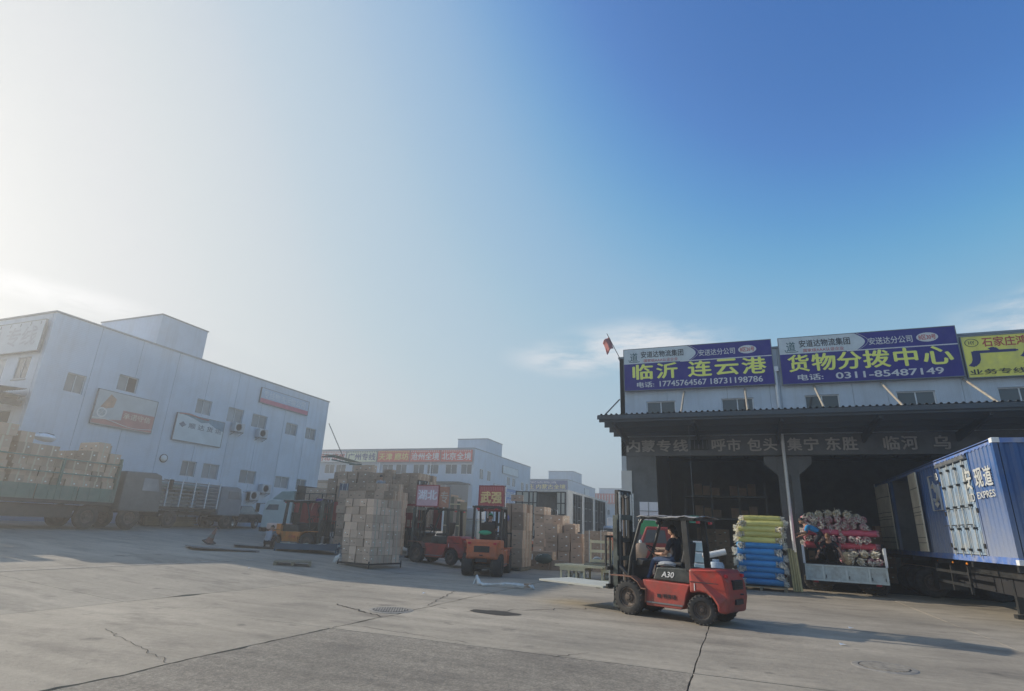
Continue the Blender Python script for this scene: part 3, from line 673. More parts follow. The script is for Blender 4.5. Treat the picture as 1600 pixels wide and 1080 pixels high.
wins = [(-40 + k * 2.6, 1.4, 6.2, 1.3) for k in range(5)]
b4 = far_warehouse('far pale building with a red striped fascia at the end of the road', -24, 150, 172, 9.3, 0, None, wins, [], (-34.5, -24.05, 154, 160, 13.1), None, -60)
t, w, h = board('signboard', 'red striped fascia board on the far pale building', 'Y', -45, -24.1, 9.0, 11.5, 149.5, BM)
b = MB()
for k in range(28): b.bb(-w / 2 + .4 + k * .74, -w / 2 + .62 + k * .74, -.03, -.006, -h * .4, h * .4)
each(b, 'stripe', WI, t)
b = MB(); b.bb(-60, -24, 146, 149.9, 4.9, 5.2); b.build('canopy', M['roofsheet'], b4)

# ---------------------------------------------------------------- right warehouse; authored 30 m away, standing at 0.85 of that
SC = .85
def near(o): o.location = Vector((0, 0, EYE * (1 - SC))) + Vector(o.location) * SC; o.scale = (SC,) * 3; return o
RW = thing('warehouse', 'warehouse on the right with blue signs, a wide dark canopy and unlit bays', 'warehouse', (0, 0, 0))
near(RW)
RX0, RX1, RY, RH = -5.5, 34.0, 30.0, 11.0
wn = [(-4.1, -2.6), (-.31, 1.2), (3.52, 5.0), (7.34, 8.85), (11.15, 12.7), (15, 16.5)]
cuts = [-5.5, -3.0, 0.0, 2.0, 2.5, 5.6, 7.0, 9.9, 12.8, 16.8, 22, 28, 34]
for a, c in zip(cuts[:-1], cuts[1:]):
    b = MB(); hs = [(p, q, 7.3, 8.5) for p, q in wn if p < c and q > a]
    wall_cells(b, 'Y', RY, RY + .25, a + .006, c - .006, 6.62, RH, hs); b.build('wall_panel', M['wallv'], RW)
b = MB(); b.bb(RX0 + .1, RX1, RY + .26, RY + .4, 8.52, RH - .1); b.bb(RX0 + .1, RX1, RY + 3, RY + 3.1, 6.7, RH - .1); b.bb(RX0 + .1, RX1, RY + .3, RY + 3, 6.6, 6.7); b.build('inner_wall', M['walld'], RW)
for p, q in wn: window(RW, 'Y', (p + q) / 2, 7.9, q - p, 1.2, RY + .08)
b = MB(); b.bb(RX0 - .06, RX1, RY - .06, RY + .3, RH, RH + .1); b.build('coping', M['coping'], RW)
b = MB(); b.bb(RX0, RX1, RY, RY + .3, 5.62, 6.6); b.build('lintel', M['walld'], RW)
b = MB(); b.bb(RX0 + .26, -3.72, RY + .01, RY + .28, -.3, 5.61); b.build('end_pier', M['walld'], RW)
b = MB(); b.bb(RX0, RX0 + .25, RY, 52, -.3, RH - .01); b.build('side_wall', M['wallv'], RW)
b = MB(); b.bb(RX0 - .02, RX0 + .52, RY - .05, RY - .002, -.3, 4.85); b.build('white_corner_strip', M['white'], RW)
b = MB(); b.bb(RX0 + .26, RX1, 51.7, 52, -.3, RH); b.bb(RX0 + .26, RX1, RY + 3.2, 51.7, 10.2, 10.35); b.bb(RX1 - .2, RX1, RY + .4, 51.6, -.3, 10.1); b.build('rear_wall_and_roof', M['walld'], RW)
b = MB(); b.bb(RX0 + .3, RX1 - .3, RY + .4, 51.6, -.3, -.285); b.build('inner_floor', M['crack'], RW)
for cx in (2.42, 10.8, 19.0, 27.0):      # columns with haunched heads
    b = MB(); b.bb(cx - .42, cx - .02, RY + .30, RY + .8, -.3, 5.6); b.bb(cx + .12, cx + .5, RY + .30, RY + .8, -.3, 5.6); b.bb(cx - .021, cx + .121, RY + .4, RY + .7, -.3, 5.6)
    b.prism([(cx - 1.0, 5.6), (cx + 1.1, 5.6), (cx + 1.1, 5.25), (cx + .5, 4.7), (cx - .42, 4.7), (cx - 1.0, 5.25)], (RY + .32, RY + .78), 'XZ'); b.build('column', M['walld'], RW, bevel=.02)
# trusses and purlins seen inside
b = MB()
for y in (36, 42, 48):
    b.bar((-5, y, 7.6), (33, y, 7.6), .2); b.bar((-5, y, 9.4), (33, y, 9.4), .2)
    for k in range(19): b.bar((-5 + 2 * k, y, 7.6), (-4 + 2 * k, y, 9.4), .1); b.bar((-4 + 2 * k, y, 9.4), (-3 + 2 * k, y, 7.6), .1)
b.build('roof_truss', M['dsteel'], RW)
# canopy: ribbed sheet, purlins, beams, struts
b = MB(); x = -5.85
while x < 33:
    b.add([(x, 25.9, 7.02), (x + .12, 25.9, 7.02), (x + .15, 25.9, 7.08), (x + .21, 25.9, 7.08), (x + .24, 25.9, 7.02), (x, 29.99, 6.88), (x + .12, 29.99, 6.88), (x + .15, 29.99, 6.94), (x + .21, 29.99, 6.94), (x + .24, 29.99, 6.88)],
          [(0, 1, 6, 5), (1, 2, 7, 6), (2, 3, 8, 7), (3, 4, 9, 8)]); x += .24
b.build('canopy_sheet', M['roofsheet'], RW)
for y in (26.0, 27.2, 28.4, 29.5):
    b = MB(); b.bb(-5.8, 33, y, y + .09, 6.70 - (y - 26) * .035, 6.97 - (y - 26) * .035); b.build('purlin', M['roofsheet'], RW)
for k in range(11):
    b = MB(); xb = -5.2 + 3.62 * k; b.prism([(26.1, 6.69), (29.98, 6.55), (29.98, 6.15), (26.1, 6.55)], (xb, xb + .12), 'YZ'); b.build('canopy_beam', M['dsteel'], RW)
rust = mat('rusty_galvanised', (.42, .38, .30), .5, .2, .25, 6, dirt=(.30, .16, .08), dirt_amt=.6, dscale=3)
b = MB(); b.bb(-5.86, 33, 25.86, 25.89, 6.80, 6.99); b.build('fascia', M['roofsheet'], RW)
for xa, xb in ((-2.12, -2.04), (.86, .79), (3.99, 3.78), (6.81, 6.58), (10.0, 9.69)):
    b = MB(); b.tube([(xa, 29.98, 8.95), (xb, 26.25, 7.06)], .05, 8); b.build('stay', rust, RW, smooth=True)
b = MB(); b.tube([(-5.55, 30.05, 8.7), (-6.0, 27.2, 7.05)], .035, 6); b.build('stay', M['dsteel'], RW, smooth=True)
b = MB(); b.tube([(2.33, 29.85, 10.0), (2.33, 29.85, 7.0)], .075, 10); b.bb(2.18, 2.48, 29.76, 29.97, 9.75, 10.0); b.tube([(2.30, 29.7, 6.6), (2.30, 29.7, -.3)], .075, 10); b.build('downpipe', M['frame'], RW, smooth=True)

def near_board(name, label, x0, x1, z0, z1, m):
    t, w, h = board(name, label, 'Y', x0, x1, z0, z1, 29.75, m, th=.12); near(t); return t, w, h
def blue_sign(label, x0, x1, z0, z1, big, phone, ztag, bigw, inks):
    t, w, h = near_board('signboard', label, x0, x1, z0, z1, M['signblue'])
    top = h / 2; zb = top - h * .36
    n = 14; arc = [(w * (-.045) + w * .055 * math.sin(PI * k / n), zb + (top - zb) * k / n) for k in range(n + 1)]
    b = MB(); b.prism([(-w / 2, zb)] + arc + [(-w / 2, top)], (-.008, -.001), 'XZ'); b.build('silver_field', M['signgrey'], t)
    b = MB()
    for k in range(n):
        x_, z_ = arc[k]; x2, z2 = arc[k + 1]; b.bar((x_ + .14 - .10 * abs(k / n - .6), -.008, z_), (x2 + .14 - .10 * abs((k + 1) / n - .6), -.008, z2), .03, .012)
    b.bb(w * (-.10), w / 2, -.010, -.002, zb - .03, zb + .02); b.build('white_rule', M['white'], t)
    text('道', -w * .455, -w * .40, zb + h * .06, top - h * .09, mat('teal_ink', (.03, .12, .13), .5), t, y=-.010, bold=.01, name='emblem')
    b = MB(); b.tube([(-w * .465, -.012, zb + h * .10), (-w * .46, -.012, zb + h * .05), (-w * .42, -.012, zb + h * .035), (-w * .385, -.012, zb + h * .05)], .018, 5); b.build('emblem_stroke', mat('teal_ink', (.03, .12, .13), .5), t)
    text('安道达物流集团', -w * .375, -w * .075, zb + h * .135, top - h * .07, M['black'], t, y=-.010, bold=.022)
    text('国家级AAA认证企业', -w * .355, -w * .115, zb + h * .025, zb + h * .10, M['redink'], t, y=-.010, bold=.008)
    text('安送达分公司', w * .03, w * .27, zb + h * .09, top - h * .12, M['white'], t, y=-.010, bold=.018)
    b = MB(); b.prism([(w * .35 + w * .058 * math.cos(a * PI / 12), zb + h * .175 + h * .095 * math.sin(a * PI / 12)) for a in range(24)], (-.012, -.002), 'XZ'); b.build('oval', M['white'], t)
    text(ztag, w * .305, w * .395, zb + h * .125, zb + h * .225, M['redink'], t, y=-.014, bold=.02)
    for s_, a, c in big: text(s_, a, c, -h * .245, h * .115, M['letteryellow'], t, y=-.010, bold=.034)
    for s_, a, c in phone: text(s_, a, c, -h * .44, -h * .31, M['white'], t, y=-.010, bold=.025)
blue_sign('blue signboard reading 临沂 连云港 in big yellow characters, left end of the right warehouse', -5.2, 2.25, 9.1, 11.42,
          [('临', -3.25, -2.2), ('沂', -1.98, -.92), ('连', -.35, .80), ('云', 1.0, 2.1), ('港', 2.3, 3.4)], [('电话:', -3.05, -2.15), ('17745764567', -1.85, .52), ('18731198786', .72, 3.2)], 'B区26号', 1, None)
blue_sign('blue signboard reading 货物分拨中心 in big yellow characters, middle of the right warehouse', 2.62, 10.0, 9.05, 11.42,
          [('货', -3.35, -2.45), ('物', -2.3, -1.3), ('分', -1.2, -.2), ('拨', -.1, .95), ('中', 1.15, 2.05), ('心', 2.3, 3.4)], [('电话:', -3.0, -1.9), ('0311-85487149', -1.35, 2.95)], 'B区30号', 1, None)
t, w, h = near_board('signboard', 'yellow signboard cut by the right edge of the picture, beside the blue ones', 10.15, 16.6, 8.95, 10.85, M['signyellow'])
text('石家庄鸿瑞物流', -2.48, .35, h * .23, h * .46, M['redink'], t, y=-.006, bold=.02)
b = MB(); b.lathe([(.86, 0), (.86, .01), (.95, .01), (.95, 0)], (0, 0, 0), 'Y', 28); 
for k in range(len(b.v)): b.v[k] = (b.v[k][0] * .27 - w * .445, -.004 - abs(b.v[k][1]), b.v[k][2] * .2 + h * .345)
b.build('emblem', M['black'], t)
text('HY', -w * .463, -w * .427, h * .30, h * .39, M['black'], t, y=-.006, bold=.0)
text('广州', -3.08, .5, -h * .24, h * .20, M['navyink'], t, y=-.006, bold=.05)
text('专线', .8, 3.0, -h * .24, h * .20, M['navyink'], t, y=-.006, bold=.05)
text('业务专线: 0311-85486666', -3.15, 2.4, -h * .44, -h * .31, M['black'], t, y=-.006, bold=.02)
# single dim characters fixed to the lintel under the canopy
t = thing('sign_lettering', 'row of dim separate characters 内蒙专线 呼市 包头 集宁 东胜 fixed above the dark bays', 'sign lettering', (0, 29.96, 6.12)); near(t)
dim = mat('dull_letters', (.48, .46, .44), .6, 0, .1)
for s_, a, c in (('内', -5.18, -4.52), ('蒙', -4.4, -3.75), ('专', -3.62, -2.95), ('线', -2.8, -2.1), ('呼', -.92, -.28), ('市', -.2, .42), ('包', .74, 1.35), ('头', 1.45, 2.05), ('集', 2.52, 3.13), ('宁', 3.24, 3.85), ('东', 4.16, 4.75), ('胜', 4.85, 5.45), ('临', 6.5, 7.1), ('河', 7.2, 7.8), ('乌', 8.4, 9.0)):
    text(s_, a, c, -.30, .30, dim, t, bold=.03, name='character', depth=.04)
t = thing('fascia_box', 'small dark framed box between the dim characters above the bays', 'vent', (-1.55, 29.9, 6.15)); near(t)
b = MB(); b.bb(-.45, .45, 0, .08, -.25, .25); b.build('box', M['dsteel'], t)
b = MB(); [b.bb(-.42 + k * .2, -.39 + k * .2, -.02, -.002, -.22, .22) for k in range(5)]; each(b, 'bar', M['steel'], t)
# flag at the left roof corner
t = thing('flag', 'faded red flag on a leaning pole at the roof corner of the right warehouse', 'flag', (-5.45, 29.9, 11.1)); near(t)
b = MB(); b.tube([(0, 0, -.1), (-.72, 0, 1.45)], .022, 6); b.build('pole', M['dsteel'], t)
b = MB(); nn = 9
for i in range(nn):
    for j in range(nn):
        u = i / (nn - 1); v = j / (nn - 1); px = -.62 - .05 * v - .36 * u + .30 * v; pz = 1.25 - .62 * v - .12 * u - .25 * u * u + .08 * math.sin(v * 5)
        b.v.append((px, .10 * math.sin(u * 7 + v * 2), pz))
for i in range(nn - 1):
    for j in range(nn - 1): b.f.append((i * nn + j, i * nn + j + 1, (i + 1) * nn + j + 1, (i + 1) * nn + j)); b.m.append(0)
o = b.build('cloth', mat('faded_red_cloth', (.42, .15, .14), .8, 0, .12, 6), t, smooth=True)
sm = o.modifiers.new('thickness', 'SOLIDIFY'); sm.thickness = .006
# ================================================================ PEOPLE
def person(label, loc, rz, J, shirt, pants, hair='hair', scale=1.0, cap=None, sleeve=.55, group=None, hands='curl', longhair=False, face_dir=None):
    """J: joints in the figure's own frame (x forward, y left). The body is one skinned mesh with cloth and skin as its materials."""
    t = thing('person', label, 'person', loc, rz, group, scale)
    order = ['pelvis', 'waist', 'chest', 'neck', 'head', 'shl', 'ell', 'wrl', 'hal', 'shr', 'elr', 'wrr', 'har', 'hil', 'knl', 'anl', 'tol', 'hir', 'knr', 'anr', 'tor']
    rad = dict(pelvis=.150, waist=.135, chest=.150, neck=.060, head=.06, shl=.075, ell=.046, wrl=.032, hal=.040, shr=.075, elr=.046, wrr=.032, har=.040, hil=.098, knl=.064, anl=.045, tol=.035, hir=.098, knr=.064, anr=.045, tor=.035)
    E = [('pelvis', 'waist'), ('waist', 'chest'), ('chest', 'neck'), ('neck', 'head'), ('chest', 'shl'), ('shl', 'ell'), ('ell', 'wrl'), ('wrl', 'hal'), ('chest', 'shr'), ('shr', 'elr'), ('elr', 'wrr'), ('wrr', 'har'),
         ('pelvis', 'hil'), ('hil', 'knl'), ('knl', 'anl'), ('anl', 'tol'), ('pelvis', 'hir'), ('hir', 'knr'), ('knr', 'anr'), ('anr', 'tor')]
    J = {k: Vector(v) for k, v in J.items()}
    for s in 'lr':
        d = (J['wr' + s] - J['el' + s]).normalized(); J.setdefault('ha' + s, J['wr' + s] + d * .075)
        J.setdefault('to' + s, J['an' + s] + Vector((.17, 0, -.05)))
    me = bpy.data.meshes.new('sk'); me.from_pydata([J[k] for k in order], [(order.index(a), order.index(b)) for a, b in E], [])
    o = bpy.data.objects.new('sk', me); C.objects.link(o)
    sk = o.modifiers.new('s', 'SKIN'); sk.use_smooth_shade = True
    for i, k in enumerate(order):
        r = rad[k]; me.skin_vertices[0].data[i].radius = (r, r * (.78 if k in ('chest', 'waist', 'pelvis') else 1)); me.skin_vertices[0].data[i].use_root = (i == 0)
    ss = o.modifiers.new('u', 'SUBSURF'); ss.levels = 1; ss.render_levels = 1
    dg = bpy.context.evaluated_depsgraph_get(); bm_ = bpy.data.meshes.new_from_object(o.evaluated_get(dg)); bpy.data.objects.remove(o)
    b = MB(); b.v = [tuple(v.co) for v in bm_.vertices]; b.f = [tuple(p.vertices) for p in bm_.polygons]; b.m = []
    def dist(p, a, c):
        d = c - a; tt = max(0, min(1, (p - a).dot(d) / max(1e-9, d.dot(d)))); return (p - (a + d * tt)).length, tt
    for p in bm_.polygons:
        ct = Vector(p.center); best = None
        for (a, c) in E:
            dd, tt = dist(ct, J[a], J[c]); dd -= (rad[a] + rad[c]) * .42
            if best is None or dd < best[0]: best = (dd, a, c, tt)
        _, a, c, tt = best; mi = 1
        if a[:2] in ('hi', 'kn') or (a == 'pelvis' and (c != 'waist' or tt < .25)): mi = 2
        if a[:2] == 'an': mi = 3
        if a[:2] == 'sh': mi = 1 if tt < sleeve * 1.2 else 0
        if a[:2] in ('el', 'wr'): mi = 0 if sleeve < .9 else (1 if a[:2] == 'el' and tt < .9 else 0)
        if a == 'neck' or (a == 'chest' and c == 'neck' and tt > .7): mi = 0
        b.m.append(mi)
    # head: skull narrowing to the jaw, nose, ears
    hc = J['head'] + (J['head'] - J['neck']).normalized() * .07; up = (J['head'] - J['neck']).normalized()
    fwd = Vector(face_dir) if face_dir else Vector((1, 0, 0)); fwd = (fwd - up * fwd.dot(up)).normalized(); side = up.cross(fwd)
    Q = Matrix((fwd, side, up)).transposed()
    hb = MB(); hb.ball((0, 0, 0), (.098, .078, .122), 14)
    for k, (x, y, z) in enumerate(hb.v):
        s = 1 - .32 * max(0, -z / .122) ** 1.3; hb.v[k] = (x * (s if x < 0 else 1 - .1 * max(0, -z / .122)), y * s, z)
    hb.ball((.100, 0, -.018), (.018, .012, .022), 6); hb.ball((.0, .079, -.01), (.018, .008, .03), 6); hb.ball((.0, -.079, -.01), (.018, .008, .03), 6)
    b.add([hc + Q @ Vector(v) for v in hb.v], hb.f, 0)
    eb = MB()
    for sy in (-1, 1): eb.ball((.088, sy * .030, .018), (.008, .013, .007), 6); eb.box((.092, sy * .031, .040), (.006, .030, .006))
    eb.box((.087, 0, -.058), (.008, .042, .008))
    b.add([hc + Q @ Vector(v) for v in eb.v], eb.f, 3)
    # hands: palm is the skinned end; four fingers of unequal length and a thumb from the side
    for s, sg in (('l', 1), ('r', -1)):
        d = (J['ha' + s] - J['wr' + s]).normalized(); lat = Vector((0, 0, 1)).cross(d); lat = lat.normalized() if lat.length > .1 else Vector((0, 1, 0)); nrm = d.cross(lat) * -1
        if nrm.z > 0: nrm = -nrm
        base = J['ha' + s] + d * .015
        for q_, L_ in zip((-1.5, -.5, .5, 1.5), (.058, .070, .066, .048)):
            p0 = base + lat * q_ * .019; p1 = p0 + d * L_ * .55; p2 = p1 + (d * .6 + nrm * .8).normalized() * L_ * .45; p3 = p2 + (nrm).normalized() * L_ * .3
            b.tube([p0 - d * .03, p0, p1, p2, p3], [.010, .010, .009, .008, .006], 6, 0)
        th = J['wr' + s] + d * .03 - lat * sg * .028
        b.tube([th, th + (d * .7 - lat * sg * .6) * .035, th + (d * 1.0 - lat * sg * .4 + nrm * .4) * .055], [.012, .011, .008], 6, 0)
    for s in 'lr':      # shoes
        a = J['an' + s]; c = J['to' + s]; d = (c - a).normalized(); b.tube([a - d * .05 + Vector((0, 0, -.045)), a + Vector((0, 0, -.04)), c], [.042, .05, .038], 8, 3)
    body = b.build('body', [M['skin'], M[shirt], M[pants], M['shoe']], t); body.data.polygons.foreach_set('use_smooth', [True] * len(body.data.polygons))
    h = MB(); h.ball((-.012, 0, .022), (.102, .087, .118), 12)
    keep = [k for k, f in enumerate(h.f) if sum(h.v[i][2] - .30 * h.v[i][0] for i in f) / len(f) > .022 or (longhair and sum(h.v[i][0] for i in f) / len(f) < .0)]
    h.f = [h.f[k] for k in keep]; h.m = [0] * len(h.f)
    if longhair: h.ball((-.075, 0, -.07), (.045, .07, .10), 8)
    h.v = [tuple(hc + Q @ Vector(v)) for v in h.v]; ho_ = h.build('hair', M[hair], t, smooth=True)
    if cap:
        c = MB(); c.ball((0, 0, .05), (.11, .095, .09), 12); c.box((.12, 0, .05), (.10, .14, .012)); c.v = [tuple(hc + Q @ Vector(v)) for v in c.v]; c.build('cap', M[cap], t, smooth=True)
    return t
SIT = dict(pelvis=(0, 0, .10), waist=(-.02, 0, .27), chest=(0, 0, .46), neck=(.02, 0, .62), head=(.04, 0, .68), shl=(.01, .19, .55), ell=(.12, .24, .30), wrl=(.36, .20, .30), shr=(.01, -.19, .55), elr=(.13, -.23, .30), wrr=(.36, -.17, .33),
           hil=(.06, .10, .09), knl=(.48, .13, .12), anl=(.62, .14, -.28), hir=(.06, -.10, .09), knr=(.48, -.13, .12), anr=(.60, -.14, -.28))
STAND = dict(pelvis=(0, 0, .95), waist=(0, 0, 1.1), chest=(0, 0, 1.30), neck=(.01, 0, 1.46), head=(.03, 0, 1.53), shl=(0, .19, 1.39), ell=(.02, .25, 1.12), wrl=(.12, .24, .88), shr=(0, -.19, 1.39), elr=(.05, -.25, 1.13), wrr=(.25, -.20, 1.0),
             hil=(0, .10, .92), knl=(.04, .11, .50), anl=(0, .12, .09), hir=(0, -.10, .92), knr=(.02, -.11, .50), anr=(-.02, -.12, .09))
BEND = dict(pelvis=(-.10, 0, .75), waist=(.05, 0, .86), chest=(.26, 0, .93), neck=(.42, 0, .98), head=(.50, 0, .99), shl=(.33, .19, .95), ell=(.42, .33, .72), wrl=(.46, .36, .48), shr=(.33, -.19, .95), elr=(.42, -.33, .72), wrr=(.46, -.38, .50),
            hil=(-.10, .10, .72), knl=(.12, .14, .42), anl=(-.06, .14, .09), hir=(-.10, -.10, .72), knr=(.12, -.14, .42), anr=(-.06, -.14, .09))
SQUAT = dict(pelvis=(-.12, 0, .28), waist=(-.06, 0, .42), chest=(.06, 0, .60), neck=(.14, 0, .75), head=(.19, 0, .81), shl=(.10, .19, .68), ell=(.28, .24, .50), wrl=(.46, .14, .48), shr=(.10, -.19, .68), elr=(.28, -.24, .50), wrr=(.46, -.12, .46),
             hil=(-.10, .10, .26), knl=(.26, .18, .50), anl=(.02, .15, .09), hir=(-.10, -.10, .26), knr=(.26, -.18, .50), anr=(.02, -.15, .09))

# ================================================================ WHEELS
def wheel(parent, c, r, w, rimm, steer=0.0, hub=.55, lugs=True, axis='Y'):
    """tyre part with tread blocks and a rim sub-part"""
    b = MB(); hw = w / 2
    b.lathe([(r * hub, -hw * .75), (r * (hub + .06), -hw * .95), (r * .86, -hw), (r * .96, -hw * .82), (r, -hw * .55), (r, hw * .55), (r * .96, hw * .82), (r * .86, hw), (r * (hub + .06), hw * .95), (r * hub, hw * .75)], n=30, axis='Y')
    if lugs:
        for k in range(22):
            a = 2 * PI * k / 22
            for s in (-1, 1):
                p = Vector((math.cos(a) * r * 1.0, s * hw * .5, math.sin(a) * r * 1.0)); q = Vector((math.cos(a + .1) * r * .93, s * hw * .98, math.sin(a + .1) * r * .93)); b.bar(p, q, r * .10, r * .07)
    tyre = b.build('tyre', M['tyre'], parent, smooth=True); tyre.location = c; tyre.rotation_euler.z = steer
    b = MB(); s = 1
    for s in (-1, 1):
        b.lathe([(r * hub * 1.02, s * hw * .78), (r * hub * .94, s * hw * .80), (r * hub * .86, s * hw * .45), (r * hub * .55, s * hw * .35), (r * hub * .50, s * hw * .60), (r * .16, s * hw * .62), (r * .14, s * hw * .85), (0, s * hw * .87)], n=26, axis='Y')
        for k in range(6):
            a = PI * k / 3; b.lathe([(.014, 0), (.014, .02), (0, .022)], (math.cos(a) * r * hub * .38, s * hw * .60, math.sin(a) * r * hub * .38), 'Y', 6, rot=Matrix.Rotation(PI if s < 0 else 0, 3, 'X'))
    b.build('rim', rimm, tyre, smooth=True)
    return tyre

# ================================================================ FORKLIFT
def forklift(label, loc, rz, paint, mast_h=2.7, lift=0.0, scale=1.0, hood='black', steer=0.0, sheet=True, plate_on=False, group='forklifts working in the yard', cwb=0, lettering=None, dirt=None, rimm=None, guard='dsteel', detail=True):
    t = thing('forklift', label, 'forklift', loc, rz, group, scale)
    P_ = M[paint]; D = M['dsteel']; rimm = rimm or M['rim']
    for y in (-.50, .50): wheel(t, (0, y, .36), .36, .25, rimm)
    for y in (-.49, .49): wheel(t, (-1.70 if not cwb else -1.92, y * (.92 if cwb else 1), .285 if not cwb else .33), .285 if not cwb else .33, .20 if not cwb else .34, rimm, steer)
    # lower body between the wheels
    b = MB(); b.prism([(-.44, .24), (-1.26, .24), (-1.34, .34), (-1.38, .52), (-1.46, .70), (-1.50, .74), (-.36, .76), (-.40, .60)], (-.56, .56), 'XZ'); b.build('chassis', P_, t, bevel=.02)
    b = MB(); b.bb(-1.3, -.45, -.575, -.562, .30, .33); b.bb(-1.3, -.45, .562, .575, .30, .33); each(b, 'step_rail', M['steel'], t)
    b = MB(); b.bb(-.5, .34, -.36, .36, .22, .60); b.bb(-1.9, -1.3, -.36, .36, .20, .30); b.tube([(0, -.45, .36), (0, .45, .36)], .07, 8); b.tube([(-1.7, -.42, .285), (-1.7, .42, .285)], .06, 8); each(b, 'axle_beam', D, t)
    # floor, cowl and instrument console
    b = MB(); b.bb(-.70, -.10, -.46, .46, .50, .54); b.bb(-.06, .02, -.44, .44, .50, 1.12); b.prism([(-.06, 1.18), (-.26, 1.14), (-.20, 1.02), (-.06, 1.0)], (-.30, .30), 'XZ'); b.build('cowl', D, t, bevel=.015)
    for s in (-1, 1):   # fenders over the front wheels
        b = MB(); pts = [(.40 * math.cos(a), .36 + .43 * math.sin(a)) for a in [R(x) for x in (52, 80, 105, 130, 152)]]; pts = [(.44, .78)] + pts[1:] + [(-.46, .56), (-.44, .30)]
        for k in range(len(pts) - 1):
            a, c = pts[k], pts[k + 1]; b.bar((a[0], s * .50, a[1]), (c[0], s * .50, c[1]), .025 if False else .26, .022) if False else b.prism([(a[0], a[1]), (c[0], c[1]), (c[0], c[1] + .022), (a[0], a[1] + .022)], (s * .37, s * .625), 'XZ')
        b.build('fender', P_ if s < 0 or not detail else M['fenderrust'], t)
    # engine hood with seat
    hm_ = M['hooddark'] if hood == 'black' else P_
    b = MB(); b.prism([(-.56, .765), (-1.46, .745), (-1.46, 1.03), (-1.2, 1.05), (-.66, 1.03)], (-.46, .46), 'XZ'); b.build('engine_hood', hm_, t, bevel=.03)
    b = MB(); b.prism([(-.66, 1.04), (-1.16, 1.055), (-1.18, 1.16), (-.68, 1.14)], (-.25, .25), 'XZ'); b.prism([(-1.12, 1.14), (-1.24, 1.58), (-1.31, 1.58), (-1.24, 1.12)], (-.23, .23), 'XZ'); seat = b.build('seat', M['rubber'], t, bevel=.035)
    # counterweight
    b = MB(); b.prism([(-1.47, 1.06), (-2.06, 1.06), (-2.26, 1.00), (-2.34, .84), (-2.37, .55), (-2.31, .26), (-2.06, .26), (-2.04, .40), (-1.96, .52), (-1.84, .60), (-1.70, .62), (-1.56, .60), (-1.47, .58)], (-.58, .58), 'XZ')
    if cwb: b.v = [(x, y, max(z, cwb)) for x, y, z in b.v]
    # round the rear corners in plan
    for k, (x, y, z) in enumerate(b.v):
        if x < -2.2: b.v[k] = (x + .10, y * .80, z)
    cw = b.build('counterweight', P_, t, bevel=.05, seg=3)
    b = MB(); b.bb(-2.10, -1.50, .579, .589, .80, .815); b.bb(-2.10, -1.50, -.589, -.579, .80, .815)
    b.bb(-2.275, -2.22, -.24, .24, .70, .88); b.bb(-2.285, -2.24, -.18, .18, .42, .52); each(b, 'vent', M['black'], cw)
    b = MB()
    for k in range(5): b.bar((-2.285, -.22, .72 + k * .035), (-2.285, .22, .72 + k * .035), .012)
    b.tube([(-2.33, -.05, .62), (-2.36, 0, .62), (-2.33, .05, .62)], .018, 6); b.build('grille_bars', D, cw)
    b = MB(); b.bb(-1.60, -1.585, .582, .592, .64, .78); b.build('marker', M['white'], cw)
    # tail lamps
    for s in (-1, 1):
        b = MB(); b.box((-2.20, s * .40, .96), (.05, .10, .06)); b.build('tail_lamp', M['redlens'], t)
    # overhead guard
    G_ = M[guard]
    for s in (-1, 1):
        b = MB(); b.tube([(.04, s * .46, .80), (-.02, s * .46, 1.20), (-.28, s * .46, 1.95), (-.36, s * .46, 2.05), (-.50, s * .46, 2.09)], .035, 6); b.build('guard_leg', G_, t, smooth=True)
        b = MB(); b.prism([(-1.50, 1.0), (-1.36, 1.0), (-1.31, 2.05), (-1.44, 2.05)], (s * .46 - .03, s * .46 + .03), 'XZ'); b.build('guard_leg', G_, t, bevel=.01)
    b = MB()
    for s in (-1, 1): b.bar((-.32, s * .46, 2.08), (-1.62, s * .46, 2.06), .06)
    b.bar((-.32, -.46, 2.08), (-.32, .46, 2.08), .06); b.bar((-1.62, -.46, 2.06), (-1.62, .46, 2.06), .06)
    for k in range(7): b.bar((-.45 - .16 * k, -.44, 2.085), (-.45 - .16 * k, .44, 2.085), .025, .05)
    b.build('guard_roof', G_, t)
    if sheet:
        b = MB(); nx, ny = 16, 12
        for i in range(nx):
            for j in range(ny):
                x = -.24 - 1.50 * i / (nx - 1); y = -.54 + 1.08 * j / (ny - 1)
                b.v.append((x + .02 * noise.noise(Vector((x * 3, y * 3, 9))), y, 2.125 + .035 * noise.noise(Vector((x * 4, y * 4, 1))) + .015 * noise.noise(Vector((x * 14, y * 14, 4))) - .035 * abs(y / .54) ** 4))
        for i in range(nx - 1):
            for j in range(ny - 1): b.f.append((i * ny + j, i * ny + j + 1, (i + 1) * ny + j + 1, (i + 1) * ny + j)); b.m.append(0)
        o = b.build('roof_sheet', M['sheetdirty'], t, smooth=True); s_ = o.modifiers.new('th', 'SOLIDIFY'); s_.thickness = .008
    # lamps on the guard
    for s in (-1, 1):
        b = MB(); b.lathe([(0, .0), (.05, .0), (.06, .05), (.055, .07)], (-.30, s * .40, 2.0), 'X', 12); b.build('work_lamp', D, t)
        b = MB(); b.box((-1.62, s * .30, 2.0), (.05, .10, .05)); b.build('rear_lamp', M['redlens'], t)
    b = MB(); b.tube([(-.30, .30, 1.14), (-.42, .18, 1.36)], .02, 6); b.lathe([(.15, 0), (.165, .0), (.165, .02), (.15, .02)], (0, 0, 0), 'Z', 18, rot=Matrix.Rotation(-.7, 3, 'Y'))
    st_ = MB(); st_.tube([(-.14, 0, 1.08), (-.32, 0, 1.34)], .022, 6)
